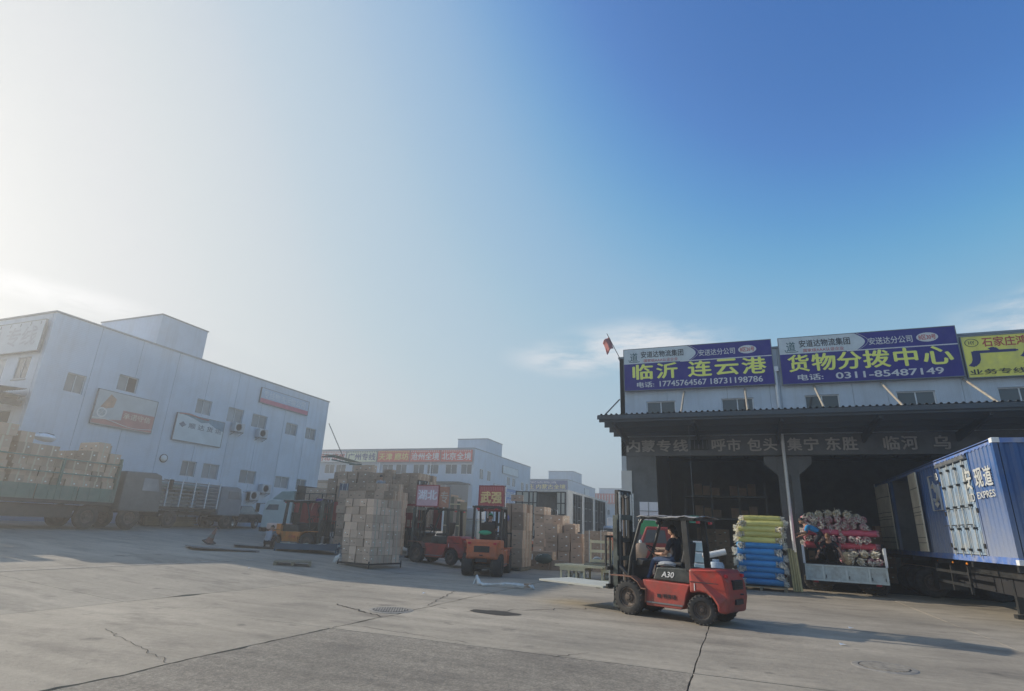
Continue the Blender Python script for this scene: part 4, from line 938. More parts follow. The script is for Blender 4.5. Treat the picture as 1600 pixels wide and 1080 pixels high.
    for k in range(20):
        a = 2 * PI * k / 20; c = 2 * PI * (k + 1) / 20; f_ = lambda q_: Vector((-.33, 0, 1.36)) + Matrix.Rotation(-.65, 3, 'Y') @ Vector((math.cos(q_) * .165, math.sin(q_) * .165, 0)); st_.bar(f_(a), f_(c), .025)
    for a in (0, 2.1, 4.2): st_.bar((-.33, 0, 1.35), Vector((-.33, 0, 1.36)) + Matrix.Rotation(-.65, 3, 'Y') @ Vector((math.cos(a) * .165, math.sin(a) * .165, 0)), .02)
    st_.build('steering_wheel', M['rubber'], t)
    b = MB(); [b.tube([(-.20, -.22 - .06 * k, 1.12), (-.27, -.22 - .06 * k, 1.32)], .010, 5) for k in range(3)]; each(b, 'lever', M['rubber'], t)
    # mast: outer channels, inner channels raised, cylinders, chains
    for s in (-1, 1):
        b = MB(); b.bb(.40, .52, s * .34 - .035, s * .34 + .035, .10, 2.12); b.build('mast_channel', M['mastgrey'], t, bevel=.008)
        b = MB(); b.bb(.43, .51, s * .255 - .03, s * .255 + .03, .25, mast_h); b.build('inner_mast', D, t, bevel=.006)
        b = MB(); b.tube([(.36, s * .30, .2), (.36, s * .30, 1.75)], .045, 8); b.build('lift_cylinder', D, t, smooth=True)
        b = MB(); b.tube([(.36, s * .30, 1.75), (.36, s * .30, mast_h - .05)], .026, 8); b.build('lift_rod', M['chrome'], t, smooth=True)
        b = MB(); b.bar((.53, s * .13, .6), (.53, s * .13, mast_h - .08), .05, .018); b.build('chain', M['rim'], t)
        b = MB(); b.tube([(.30, s * .42, .98), (-.02, s * .42, .72)], .04, 8); b.build('tilt_cylinder', D, t, smooth=True)
    b = MB(); b.bb(.37, .40, -.38, .38, 2.02, 2.14); b.bb(.37, .40, -.38, .38, 1.1, 1.2); b.bb(.37, .53, -.38, .38, .10, .22); each(b, 'mast_crosspiece', M['mastgrey'], t)
    b = MB(); b.bb(.40, .50, -.29, .29, mast_h - .08, mast_h + .0); b.bb(.41, .44, -.225, .225, 1.5, 1.6); each(b, 'inner_crosspiece', D, t)
    b = MB(); b.lathe([(.03, -.03), (.09, -.03), (.09, .03), (.03, .03)], (.47, .12, mast_h - .10), 'Y', 14); b.lathe([(.03, -.03), (.09, -.03), (.09, .03), (.03, .03)], (.47, -.12, mast_h - .10), 'Y', 14); each(b, 'pulley', M['steel'], t)
    b = MB(); [b.tube([(.54, -.04 + .03 * k, .7), (.55, -.04 + .03 * k, 1.6), (.50, -.04 + .03 * k, mast_h - .03), (.42, -.04 + .03 * k, mast_h - .2), (.42, -.04 + .03 * k, 1.2)], .011, 5) for k in range(3)]; each(b, 'hose', M['rubber'], t)
    # carriage, load backrest and forks
    b = MB(); b.bb(.56, .61, -.56, .56, .52, .60); b.bb(.56, .61, -.56, .56, .14, .22); [b.bb(.54, .60, y - .03, y + .03, .18, .56) for y in (-.3, .3)]; b.v = [(x, y, z + lift) for x, y, z in b.v]; b.build('carriage', D, t)
    b = MB(); b.bb(.60, .63, -.56, .56, 1.24, 1.29); [b.bb(.60, .63, y - .022, y + .022, .60, 1.24) for y in (-.538, -.36, -.18, 0, .18, .36, .538)]; b.v = [(x, y, z + lift) for x, y, z in b.v]; b.build('backrest', D, t)
    for s in (-1, 1):
        b = MB(); b.bb(.62, .665, s * .30 - .06, s * .30 + .06, .10, .62); b.prism([(.62, .10), (1.72, .12), (1.72, .135), (.665, .155), (.62, .155)], (s * .30 - .06, s * .30 + .06), 'XZ'); b.v = [(x, y, z + lift) for x, y, z in b.v]; b.build('fork', M['steel'], t)
    if lettering:
        text(lettering[0], -.90, -.68, 1.02, 1.13, M['white'], t, y=.464, face='+Y', bold=.03) if False else None
    return t
M['fenderrust'] = mat('worn_fender', (.24, .11, .07), .6, 0, .25, 6, dirt=(.15, .12, .10), dirt_amt=.6, dscale=5)
M['hooddark'] = mat('hood_charcoal', (.035, .042, .040), .45, 0, .2, 4, dirt=(.12, .11, .10), dirt_amt=.35, dscale=4)
M['sheetdirty'] = mat('dusty_roof_sheet', (.26, .25, .24), .6, 0, .3, 5, dirt=(.15, .13, .12), dirt_amt=.6)
M['mastgrey'] = mat('greased_mast', (.10, .115, .105), .45, .4, .3, 5, dirt=(.05, .045, .04), dirt_amt=.6, dscale=4)
M['fkred'] = mat('forklift_red', (.46, .048, .034), .50, 0, .20, 3, dirt=(.20, .085, .065), dirt_amt=.8, dscale=3.5, bump=.1, bscale=30, zdust=(.15, .95, .50, (.13, .09, .075)))
M['fkorange'] = mat('forklift_orange', (.62, .14, .04), .45, 0, .14, 3, dirt=(.22, .09, .05), dirt_amt=.6, dscale=3.5, zdust=(.15, .9, .5, (.17, .13, .11)))
M['fkyellow'] = mat('forklift_yellow', (.64, .22, .05), .5, 0, .15, 3, dirt=(.25, .14, .06), dirt_amt=.5, dscale=3.5)
H0 = R(158)
F1 = forklift('red forklift marked A30, a grey sheet over its roof, carrying a pale board', (-2.20, 14.20, 0), H0, 'fkred', 2.72, lift=.36, steer=R(14))
# lettering on the near (left) side of the red forklift: local +Y faces the camera
text('A30', .78, 1.08, .84, .95, M['white'], F1, y=.464, face='+Y', bold=.03, shear=.25)
text('■ 明英语', .72, 1.16, .42, .51, M['black'], F1, y=.568, face='+Y', bold=.02)
# the board on the forks
t = thing('board', 'pale plywood sheet lying across the low forks of the red forklift', 'board', (-2.20, 14.20, .46), H0)
b = MB(); b.box((1.62, 0, .045), (1.95, 1.25, .045), .0); b.build('sheet', M['plate'], t, bevel=.004)
b = MB(); [b.box((1.62 + k * .8, 0, .013), (.08, 1.2, .018)) for k in (-1, 0, 1)]; b.build('batten', M['oldwood'], t)
F = Vector((math.cos(H0), math.sin(H0), 0)); Lf = Vector((-F.y, F.x, 0))
def on_f1(a, c, z): return Vector((-2.20, 14.20, 0)) + F * a + Lf * c + Vector((0, 0, z))
DRV = dict(SIT); DRV.update(wrl=(.40, .12, .24), ell=(.12, .24, .24), wrr=(.40, -.06, .30))
person('driver in a black T-shirt and jeans sitting in the red forklift', on_f1(-.90, 0, 1.06), H0, DRV, 'darkcloth', 'jeans', hair='hair', sleeve=.6, longhair=True)
t = thing('cushion', 'grey folded cushion on the hood beside the driver of the red forklift', 'cushion', on_f1(-.86, .34, 1.045), H0)
b = MB(); b.ball((0, 0, .06), (.22, .09, .06), 12); b.build('pad', M['greycloth'], t, smooth=True); b = MB(); b.tube([(-.22, .05, .02), (0, .12, .06), (.22, .05, .02)], .012, 5); b.build('seam', M['steel'], t)

# the other forklifts
def gp(x, y): return (x, y, gz(x))
F2 = forklift('red forklift in side view facing left at the tall pale box stack, mast raised', gp(-13.55, 24.1), R(171), 'fkred', 3.25, scale=1.12, steer=R(-8), sheet=False)
F3 = forklift('orange red forklift seen from behind, carrying a tall wrapped load, red signboard over it', gp(-9.55, 22.65), R(104), 'fkorange', 2.9, scale=1.2, cwb=.50, hood='paint', sheet=False)
F4 = forklift('far orange forklift seen from behind before the open trailer, mast high', gp(-11.3, 36.2), R(84), 'fkorange', 3.1, scale=1.0, hood='paint', sheet=False)
F5 = forklift('yellow and black forklift by the red truck with a cream counterweight', (-18.35, 22.2, gz(-19.0)), R(2), 'fkyellow', 2.2, scale=1.03, sheet=True)
b = MB(); b.box((-2.0, 0, .93), (.62, 1.17, .30)); b.build('cream_cover', mat('faded_cream_paint', (.60, .42, .36), .5, 0, .15), F5, bevel=.08, seg=3)
text('人民运', .62, .98, .56, .66, M['redink'], F5, y=-.568, face='-Y', bold=.02) if False else text('人民运', -1.0, -.6, .50, .60, M['redink'], F5, y=-.565, face='-Y', bold=.02)
person('driver in dark clothes and green cap seen from behind on the orange forklift', Vector((-9.55, 22.65, 0)) + Vector((math.cos(R(104)), math.sin(R(104)), 0)) * -1.05 + Vector((0, 0, 1.30)), R(104), SIT, 'darkcloth', 'darkcloth', cap='greencloth', scale=1.1)
t = thing('towel', 'green towel hung behind the driver of the orange forklift', 'towel', Vector((-9.55, 22.65, 0)) + Vector((math.cos(R(104)), math.sin(R(104)), 0)) * -1.62 + Vector((-.1, 0, 1.52)), R(104))
b = MB(); b.ball((0, 0, 0), (.06, .26, .09), 12); b.build('cloth', M['greencloth'], t, smooth=True)
person('driver in a purple shirt on the far orange forklift', Vector(gp(-11.3, 36.2)) + Vector((-.1, -1.0, 1.10)), R(84), SIT, 'purplecloth', 'darkcloth')
person('person squatting in a grey shirt beside the yellow forklift', (-19.55, 20.6, gz(-19.55)), R(110), SQUAT, 'greycloth', 'darkcloth', scale=1.0)

# red signboards on top of the forklifts' stacks
def sign_frame(label, loc, w, h, rz, body, ink, ink2=None, sub=None, tilt=0, base=None):
    t = thing('signboard', label, 'sign', loc, rz)
    b = MB(); b.bb(-w / 2, w / 2, 0, .04, 0, h); b.build('panel', base or mat('faded_sign_red', (.56, .13, .12), .6, 0, .12, 3), t)
    b = MB(); b.bb(-w / 2 - .03, w / 2 + .03, -.02, .06, h, h + .04); b.bb(-w / 2 - .03, w / 2 + .03, -.02, .06, -.04, 0); b.bb(-w / 2 - .04, -w / 2, -.02, .06, -.04, h + .04); b.bb(w / 2, w / 2 + .04, -.02, .06, -.04, h + .04)
    b.build('frame', mat('red_frame', (.38, .07, .08), .5), t)
    b = MB(); [b.bb(-w * .46 + k * w * .92 / 12, -w * .46 + k * w * .92 / 12 + .02, -.012, -.002, h * .82, h * .98) for k in range(13)]; b.build('top_bars', mat('pink_bars', (.62, .30, .30), .6), t)
    text(body, -w * .44, w * .44, h * .30, h * .78, ink, t, y=-.004, bold=.05)
    if sub: text(sub, -w * .42, w * .42, h * .05, h * .2, M['white'], t, y=-.004, bold=.02)
    return t
t = sign_frame('red framed sign with white characters 湖北 above the red side view forklift', (-13.16, 23.2, 2.47 + gz(-13.1)), 1.12, .88, R(-2), '湖北', mat('pale_pink_white', (.86, .80, .84), .6), base=mat('washed_pink', (.66, .42, .46), .6, 0, .15, 3))
t = thing('signboard', 'faded orange end panel right of the 湖北 sign', 'sign', (-12.30, 23.2, 2.46 + gz(-12.3)), R(-2))
b = MB(); b.bb(-.26, .26, 0, .04, 0, .90); b.build('panel', mat('faded_orange_panel', (.50, .24, .16), .6, 0, .2, 4), t); text('专', -.18, .2, .2, .7, mat('faded_cream', (.60, .50, .42), .6), t, y=-.004)
b = MB(); b.bb(-.30, -.27, -.02, .06, -.04, .94); b.bb(.27, .30, -.02, .06, -.04, .94); b.build('edge', M['steel'], t)
t = sign_frame('red sign with yellow characters 武强 above the orange forklift seen from behind', (-9.62, 22.35, 2.40), 1.08, .98, R(0), '武强', mat('sign_gold', (.86, .62, .28), .6), sub='衡水 专线')

# ================================================================ BOXES
M['boxink'] = mat('box_ink', (.22, .16, .12), .8)
CARD = []
def card_meshes():
    for kind, (dx, dy, dz) in enumerate(((.36, .36, .30), (.36, .36, .30), (.60, .44, .42), (.5, .4, .34))):
        b = MB(); b.box((0, 0, dz / 2), (dx, dy, dz))
        m0 = 'cardpale' if kind < 2 else 'card'
        # tape along the top seam and down the ends, and a printed mark on the faces
        b.box((0, 0, dz / 2), (dx + .004, .05, dz + .004), 0, 1)
        if kind != 1: b.box((dx * .2, 0, dz * .62), (dx * .14, dy + .005, dz * .13), 0, 2); b.box((0, dy * .22, dz * .6), (dx + .006, dy * .13, dz * .14), 0, 2); b.box((-dx * .18, 0, dz * .38), (dx * .2, dy + .004, dz * .10), 0, 3)
        me = b.mesh('box', [M[m0], M['tape'], M['boxprint' if kind % 2 == 0 else 'tape'], M['boxink']]); CARD.append((me, dx, dy, dz))
M['boxprint'] = mat('box_label', (.85, .84, .80), .6)
card_meshes()
def card(kind, loc, rz, label, group, sc_=(1, 1, 1)):
    me, dx, dy, dz = CARD[kind]; o = bpy.data.objects.new('cardboard_box', me); C.objects.link(o); o.location = loc; o.rotation_euler.z = rz; o.scale = sc_
    return tag(o, label, 'box', group)

ORD = ['first', 'second', 'third', 'fourth', 'fifth', 'sixth', 'seventh', 'eighth', 'ninth', 'tenth', 'eleventh', 'twelfth']
# the tall pale stack left of the red forklift, on a steel mesh stillage
SX, SY = -12.90, 18.80; srz = R(8)
def sp(u, v, z): q = Matrix.Rotation(srz, 3, 'Z') @ Vector((u, v, 0)); return (SX + q.x, SY + q.y, z + gz(-13.2))
# corner nearest the camera is (0,0); left face runs to -u, right face to +u? the stack is turned so two faces show
t = thing('stillage', 'low black steel stillage with bent feet under the tall pale box stack', 'pallet', sp(0, 0, 0), 0)
rot = Matrix.Rotation(srz, 3, 'Z')
EL = Vector((-1.47, .23, 0)); ER = Vector((.28, 1.60, 0))     # left and right face directions in world
def stk(a, c): return Vector((SX, SY, 0)) + EL * a + ER * c
b = MB(); c4 = [stk(-.03, -.03), stk(1.05, -.03), stk(1.05, 1.05), stk(-.03, 1.05)]; c4 = [p - Vector((SX, SY, 0)) for p in c4]
for k in range(4):
    p, q = c4[k], c4[(k + 1) % 4]
    b.bar(p + Vector((0, 0, .15)), q + Vector((0, 0, .15)), .05); b.tube([p, p + Vector((0, 0, .26))], .028, 6)
for k in range(1, 6): b.bar(c4[0].lerp(c4[1], k / 6) + Vector((0, 0, .16)), c4[3].lerp(c4[2], k / 6) + Vector((0, 0, .16)), .04)
b.build('frame', M['dsteel'], t)
t.location = (SX, SY, gz(-13))
nL, nR, nz_ = 4, 4, 8
aL = math.atan2(EL.y, EL.x); wL = EL.length / nL; wR = ER.length / nR
for k in range(nz_):
    for i in range(nL):
        for j in range(nR):
            if 0 < i < nL - 1 and 0 < j < nR - 1 and k < nz_ - 1: continue
            if k == nz_ - 1 and (i, j) in ((3, 3),): continue
            p = stk((i + .5) / nL, (j + .5) / nR); shear = .012 * k
            row = 'bottom row' if k == 0 else ('top row' if k == nz_ - 1 else ORD[k] + ' row up')
            if j == 0: lbl = 'pale box, %s, %s from the left, sunward face of the tall stack' % (row, ORD[nL - 1 - i])
            elif i == 0: lbl = 'pale box, %s, %s column of the right hand face of the tall stack' % (row, ORD[j - 1])
            else: lbl = 'pale box in the %s of the tall stack, behind its two near faces' % row
            o = card(random.choice((0, 1)), (p.x + random.uniform(-.022, .022) - shear, p.y + random.uniform(-.022, .022), gz(-13) + .18 + k * .292), aL + random.uniform(-.05, .05), lbl,
                     'pale boxes in the tall stack' if k < nz_ - 1 else 'top layer boxes of the tall stack', (wL / .36 * .945, wR / .36 * .955, .945))
t = thing('film_scrap', 'torn clear film hanging off the lower left corner of the pale box stack', 'plastic film', stk(1.02, 0) + Vector((0, 0, .32)), 0)
b = MB()
for k in range(9): b.tube([(random.uniform(-.05, .1), random.uniform(-.1, .0), .2), (random.uniform(-.15, .05), -.1, .08), (random.uniform(-.22, .05), -.12, random.uniform(-.12, .05))], [.01, .03, .012], 5)
b.build('film', M['film'], t, smooth=True)

def heap(x0, x1, y0, y1, z0, top, label, group, kind=2, seed=1, s=(1, 1, 1), jit=.05, rz=0.0, gap=1.0):
    """a hand-stacked pile: columns of boxes up to top(u, v)"""
    rnd = random.Random(seed); me, dx, dy, dz = CARD[kind]; dx *= s[0]; dy *= s[1]; dz *= s[2]
    nx = max(1, round((x1 - x0) / (dx * gap))); ny = max(1, round((y1 - y0) / (dy * gap)))
    for i in range(nx):
        for j in range(ny):
            zt = top((i + .5) / nx, (j + .5) / ny) * rnd.uniform(.94, 1.06); z = z0; k = 0
            lim = 0
            while z + dz * .8 < z0 + zt:
                visible = (j == 0) or i in (0, nx - 1) or z + 2 * dz > z0 + zt
                lb = '%s, %s column from the left, %s layer up' % (label, ORD[min(i, 11)], ORD[min(k, 11)]) if j == 0 else label + (' behind the front row' if len(label.split()) < 13 else '')
                if len(lb.split()) > 16: lb = ' '.join(label.split()[:7]) + ', column %s, layer %s' % (ORD[min(i, 11)], ORD[min(k, 11)])
                if visible: card(kind, (x0 + (i + .5) * (x1 - x0) / nx + rnd.uniform(-jit, jit) * .5, y0 + (j + .5) * (y1 - y0) / ny + rnd.uniform(-jit, jit), z), rz + rnd.uniform(-.06, .06), lb, group, s)
                z += dz * 1.004; k += 1
# ---------------------------------------------------------------- piles of boxes
heap(-9.95, -8.75, 24.1, 25.3, .16, lambda u, v: 2.72 if u < .6 else 2.5, 'brown cardboard box in the tall wrapped load on the forks of the orange forklift', 'boxes of the load behind the 武强 sign', kind=3, seed=3, s=(1.08, 1.1, 1.1), jit=.01)
t = thing('pallet', 'wooden pallet under the tall load of the orange forklift', 'pallet', (-9.35, 24.55, .02))
b = MB(); [b.bb(-.6, .6, -.6 + k * .22, -.48 + k * .22, .10, .13) for k in range(6)]; [b.bb(x - .05, x + .05, -.6, .62, .0, .10) for x in (-.55, 0, .55)]; b.build('deck', M['oldwood'], t)
card(2, (-9.25, 24.5, 2.92), .3, 'single open cardboard box on top of the load behind the 武强 sign', None, (.9, .9, .6))
t = thing('bag', 'small violet plastic bag stuck to the side of the tall load', 'bag', (-9.60, 24.02, 2.15)); b = MB(); b.ball((0, 0, 0), (.19, .05, .17), 10); b.build('bag', mat('violet_plastic', (.30, .26, .55), .35), t, smooth=True)

# ground pile with strapped boxes and a dark heap, and the strapped block right of it
heap(-8.75, -6.9, 27.2, 28.6, .0, lambda u, v: (2.2 if u < .45 else 1.8) + .45 * (v > .5) * (u < .6), 'brown cardboard box in the pile between the orange forklift and the pallets', 'brown boxes piled in mid yard', kind=2, seed=5, s=(.95, 1, .95), jit=.03)
heap(-6.75, -5.65, 26.9, 28.2, .0, lambda u, v: 1.75, 'small brown box in the square strapped block beside the pale crates', 'small boxes in the strapped block', kind=3, seed=6, s=(.72, .8, .86), jit=.008)
for q_, x in enumerate((-6.5, -5.95)):
    b = MB(); b.bar((x, 26.86, .02), (x, 26.86, 1.80), .03, .008); b.bar((x, 26.86, 1.80), (x, 28.2, 1.80), .03, .008); o = b.build('strap', M['film']); tag(o, ['pale strap on the left side of the square strapped block', 'pale strap on the right side of the square strapped block'][q_], 'strap')
for k, (x, y, z, kd, rz, m_) in enumerate(((-8.9, 26.3, 0, 2, .1, 0), (-8.35, 26.2, 0, 3, -.2, 0), (-8.9, 26.35, .42, 3, .3, 0), (-7.9, 26.3, 0, 2, .4, 0), (-8.3, 26.3, .36, 2, -.1, 0))):
    card(kd, (x, y, z), rz, ['low brown box at the left foot of the mid yard pile', 'low brown box second from left at the foot of the pile', 'tilted small box on the leftmost low box', 'low box at the right foot of the mid yard pile', 'box lying on the second low box'][k], None)
t = thing('box', 'white box on the left corner of the low boxes in mid yard', 'box', (-9.25, 26.1, .40), .2); b = MB(); b.box((0, 0, .12), (.5, .4, .24)); b.build('carton', M['frame'], t); b = MB(); b.box((0, 0, .12), (.503, .06, .243)); b.build('tape', M['tape'], t)
t = thing('sack', 'dark green sack heaped on the low boxes in mid yard', 'sack', (-8.35, 25.75, .30)); b = MB(); b.ball((0, 0, .18), (.42, .26, .22), 12)
for k, v in enumerate(b.v): b.v[k] = tuple(Vector(v) * (1 + .18 * noise.noise(Vector(v) * 5)))
b.build('sack', mat('dark_green_sack', (.06, .085, .07), .7, 0, .3, 6), t, smooth=True)
b = MB(); b.tube([(-.35, 0, .2), (-.1, -.2, .36), (.2, -.1, .30)], .015, 5); b.build('cord', M['film'], t)
t = thing('sack', 'orange woven sack slumped at the right end of the strapped block', 'sack', (-5.40, 27.3, 1.30)); b = MB(); b.ball((0, 0, .0), (.34, .30, .36), 12)
for k, v in enumerate(b.v): b.v[k] = tuple(Vector(v) * (1 + .25 * noise.noise(Vector(v) * 4)))
b.build('sack', mat('orange_sack', (.62, .22, .13), .7, 0, .2, 6), t, smooth=True); b = MB(); b.ball((.05, 0, .36), (.07, .07, .09), 8); b.build('knot', M['film'], t)
heap(-5.75, -5.1, 27.0, 28.0, 0, lambda u, v: .95, 'brown box under the orange sack', 'boxes below the orange sack', kind=2, seed=12)
# pale pine crates and boards
def crate(label, x, y, z, w, d, h, rz, group='pale pine crates'):
    t = thing('crate', label, 'crate', (x, y, z), rz, group)
    for zz in (.04, h - .04):
        for s in (-1, 1):
            b = MB(); b.bb(-w / 2, w / 2, s * d / 2 - .015, s * d / 2 + .015, zz - .05, zz + .05); b.build('rail', M['wood'], t)
    n = max(3, int(w / .28))
    for k in range(n + 1):
        for s in (-1, 1):
            b = MB(); xx = -w / 2 + .04 + k * (w - .08) / n; b.bb(xx - .035, xx + .035, s * (d / 2 - .030) - .014, s * (d / 2 - .030) + .014, .0, h - .01); b.build('slat', M['wood'], t)
    for k in range(5):
        b = MB(); yy = -d / 2 + .07 + k * (d - .14) / 4; b.bb(-w / 2 - .02, w / 2 + .02, yy - .06, yy + .06, h + .012, h + .032); b.build('top_board', M['wood'], t)
    for q_ in range(3):
        b = MB(); b.ball((-w * .3 + q_ * w * .3, 0, h * .42), (.13, d * .33, h * .36), 8)
        for k, v in enumerate(b.v): b.v[k] = (v[0] + .03 * noise.noise(Vector(v) * 7), v[1], v[2] + .05 * noise.noise(Vector(v) * 5))
        b.build('wrapped_content', M['film'], t, smooth=True)
    return t
crate('pale pine crate with white wrapped goods at the front left of the pale crates', -5.72, 21.5, 0.0, .95, .8, .44, R(-3))
crate('pale pine crate with white wrapped goods nearest the mast of the red forklift', -4.30, 21.9, 0.0, 1.0, .8, .42, R(4))
t = thing('board_stack', 'long pale boards laid flat across the two pine crates', 'boards', (-5.35, 21.55, .48), R(-2), None)
for k in range(5):
    b = MB(); b.bb(-1.05 + .05 * k, .75 + .02 * k, -.45 + k * .19, -.29 + k * .19, 0, .07); b.build('board', M['wood'], t)
t = thing('board_stack', 'dark weathered board pile laid on the crates towards the forklift mast', 'boards', (-4.25, 22.1, .50), R(3))
for k in range(5):
    b = MB(); b.bb(-1.2, 1.1, -.5 + k * .21, -.32 + k * .21, 0, .10); b.build('board', M['oldwood'], t)
t = thing('trestle', 'open pine frame with three shelves standing on the boards', 'wooden frame', (-4.90, 22.2, .62), R(5))
for z in (.02, .36, .70):
    b = MB(); b.bb(-.42, .36, -.04, .04, z, z + .10); b.build('shelf', M['wood'], t)
for x in (-.42, .36):
    b = MB(); b.bb(x - .03, x + .03, .041, .09, 0, .82); b.build('post', M['wood'], t)
b = MB(); b.bar((.05, -.06, 0), (.30, -.06, .80), .05, .03); b.build('brace', M['wood'], t)
for k, (x, m_, lb) in enumerate(((-4.45, 'greycloth', 'pale rumpled sack behind the pine frame'), (-5.1, 'film', 'white crumpled film under the lowest shelf of the pine frame'))):
    t = thing('sack', lb, 'sack', (x, 22.45, .75 - .1 * k)); b = MB(); b.ball((0, 0, 0), (.22, .18, .34 - .16 * k), 10)
    for q_, v in enumerate(b.v): b.v[q_] = tuple(Vector(v) * (1 + .3 * noise.noise(Vector(v) * 6)))
    b.build('sack', M[m_], t, smooth=True); b = MB(); b.tube([(-.1, -.16, .1), (.0, -.2, .12), (.12, -.16, .1)], .012, 5); b.build('tie', M['steel'], t)
# goods seen through the cab of the red forklift, further back
card(2, (-3.15, 21.3, .95), .2, 'yellowish box on the goods seen through the red forklift cab', None, (1.1, 1, .9))
card(3, (-2.55, 21.5, .95), -.4, 'tilted box beside the yellowish box seen through the forklift cab', None)
heap(-3.9, -2.2, 21.2, 22.4, 0, lambda u, v: .95, 'brown box in the low pile seen through the red forklift cab', 'low boxes behind the red forklift', kind=3, seed=21)
t = thing('sack', 'mottled grey sack on the boxes behind the forklift mast', 'sack', (-3.25, 21.0, 1.15)); b = MB(); b.ball((0, 0, 0), (.28, .2, .28), 10)
for k, v in enumerate(b.v): b.v[k] = tuple(Vector(v) * (1 + .3 * noise.noise(Vector(v) * 6)))
b.build('sack', M['card'], t, smooth=True); b = MB(); b.ball((0, 0, .30), (.06, .06, .08), 8); b.build('knot', M['film'], t)
t = thing('display_board', 'white board with a green lower half against the left pier of the right warehouse', 'board', (-3.28, 23.6, 1.7)); b = MB(); b.bb(-.36, .36, 0, .04, .55, 1.25); b.build('white_panel', M['frame'], t)
b = MB(); b.bb(-.36, .36, -.002, .042, 0, .545); b.build('green_panel', mat('bright_green', (.05, .40, .15), .5), t); b = MB(); b.bb(-.34, -.30, 0.0, .05, -1.7, 0); b.bb(.30, .34, 0, .05, -1.7, 0); b.build('post', M['steel'], t)
b = MB(); b.bar((-.01, -.01, .56), (-.01, -.01, 1.24), .02); b.bar((-.35, -.01, .9), (.35, -.01, .9), .02); b.build('glazing_bar', M['steel'], t)
# red tricycle van behind the forklift cab
t = thing('cargo_tricycle', 'dark red cargo tricycle cab seen through the guard of the red forklift', 'tricycle', (-2.9, 23.0, 0))
b = MB(); b.prism([(-.6, .5), (.7, .5), (.7, 1.6), (.45, 2.0), (-.35, 2.0), (-.6, 1.4)], (-.55, .55), 'XZ'); b.build('cab', M['redpaint'], t, bevel=.05); b = MB(); b.prism([(-.45, 1.42), (.40, 1.42), (.34, 1.88), (-.30, 1.88)], (-.565, -.552), 'XZ'); b.build('side_window', M['glass'], t)
for x, y in ((-.45, 0), (1.3, -.45), (1.3, .45)): wheel(t, (x, y, .28), .28, .12, M['rim'], lugs=False)
b = MB(); b.bb(.72, 2.0, -.6, .6, .55, .95); b.bb(-.4, 1.9, -.1, .1, .3, .52); b.build('load_bed', M['dsteel'], t)
for k in range(4):
    t = thing('crate', ['bottom', 'second lowest', 'second highest', 'topmost'][k] + ' pale blue plastic crate in the stack behind the forklift guard', 'crate', (-1.35, 22.3, .10 + k * .37), R(4), 'pale blue plastic crates')
    b = MB(); b.bb(-.22, .22, -.28, .28, 0, .34); b.build('shell', mat('pale_blue_plastic', (.40, .52, .56), .4, 0, .1, rnd=.12), t, bevel=.02); b = MB(); b.bb(-.225, .225, -.285, .285, .30, .345); b.build('rim', M['frame'], t)
t = thing('barrel', 'white plastic barrel behind the counterweight of the red forklift', 'barrel', (-.82, 21.8, 0)); b = MB(); b.lathe([(0, 0), (.24, 0), (.27, .1), (.27, .4), (.25, .42), (.27, .44), (.27, .80), (.22, .90), (.12, .92), (.12, .98), (0, .98)], n=20); b.build('body', mat('milky_plastic', (.42, .50, .58), .4, 0, .1), t, smooth=True)
b = MB(); b.lathe([(0, .99), (.11, .99), (.11, .94)], n=16); b.build('lid', M['frame'], t)
t = thing('roll', 'white roll of film lying aslant on the white barrel', 'roll', (-.85, 21.8, 1.09), R(8)); b = MB(); b.tube([(-.38, 0, -.02), (.38, 0, .16)], .10, 16); b.build('wrapping', M['white'], t, smooth=True); b = MB(); b.tube([(-.40, 0, -.025), (.40, 0, .165)], .035, 10); b.build('core', M['card'], t)
t = thing('notice', 'small green notice hanging behind the forklift guard', 'sign', (-1.55, 23.2, 2.20)); b = MB(); b.bb(-.17, .17, 0, .03, 0, .26); b.build('panel', mat('notice_green', (.07, .33, .22), .5), t); b = MB(); b.bar((0, .015, .26), (0, .015, 3.85), .015); b.build('wire', M['steel'], t)

# ================================================================ FABRIC ROLLS
RM_ = {}
for nm, col in (('yellow', (.66, .62, .20)), ('blue', (.03, .26, .60)), ('pink', (.60, .10, .17)), ('red', (.62, .07, .10)), ('cream', (.60, .52, .38)), ('mauve', (.46, .22, .30))):
    RM_[nm] = mat('roll_' + nm, col, .42, 0, .20, 4, rnd=.16, bump=.7, bscale=9, dirt=(col[0] * .5 + .06, col[1] * .5 + .06, col[2] * .5 + .06), dirt_amt=.5, dscale=4)
M['rollend'] = mat('gathered_wrap', (.76, .66, .46), .6, 0, .4, 22, bump=.8, bscale=40)
M['rollendb'] = mat('gathered_wrap_blue', (.46, .50, .54), .6, 0, .4, 22, bump=.8, bscale=40)
M['rollendp'] = mat('gathered_wrap_pink', (.66, .32, .37), .6, 0, .4, 22, bump=.8, bscale=40)
M['strand'] = mat('loose_strands', (.74, .72, .64), .7, 0, .2, 10)
ROLLM = {}
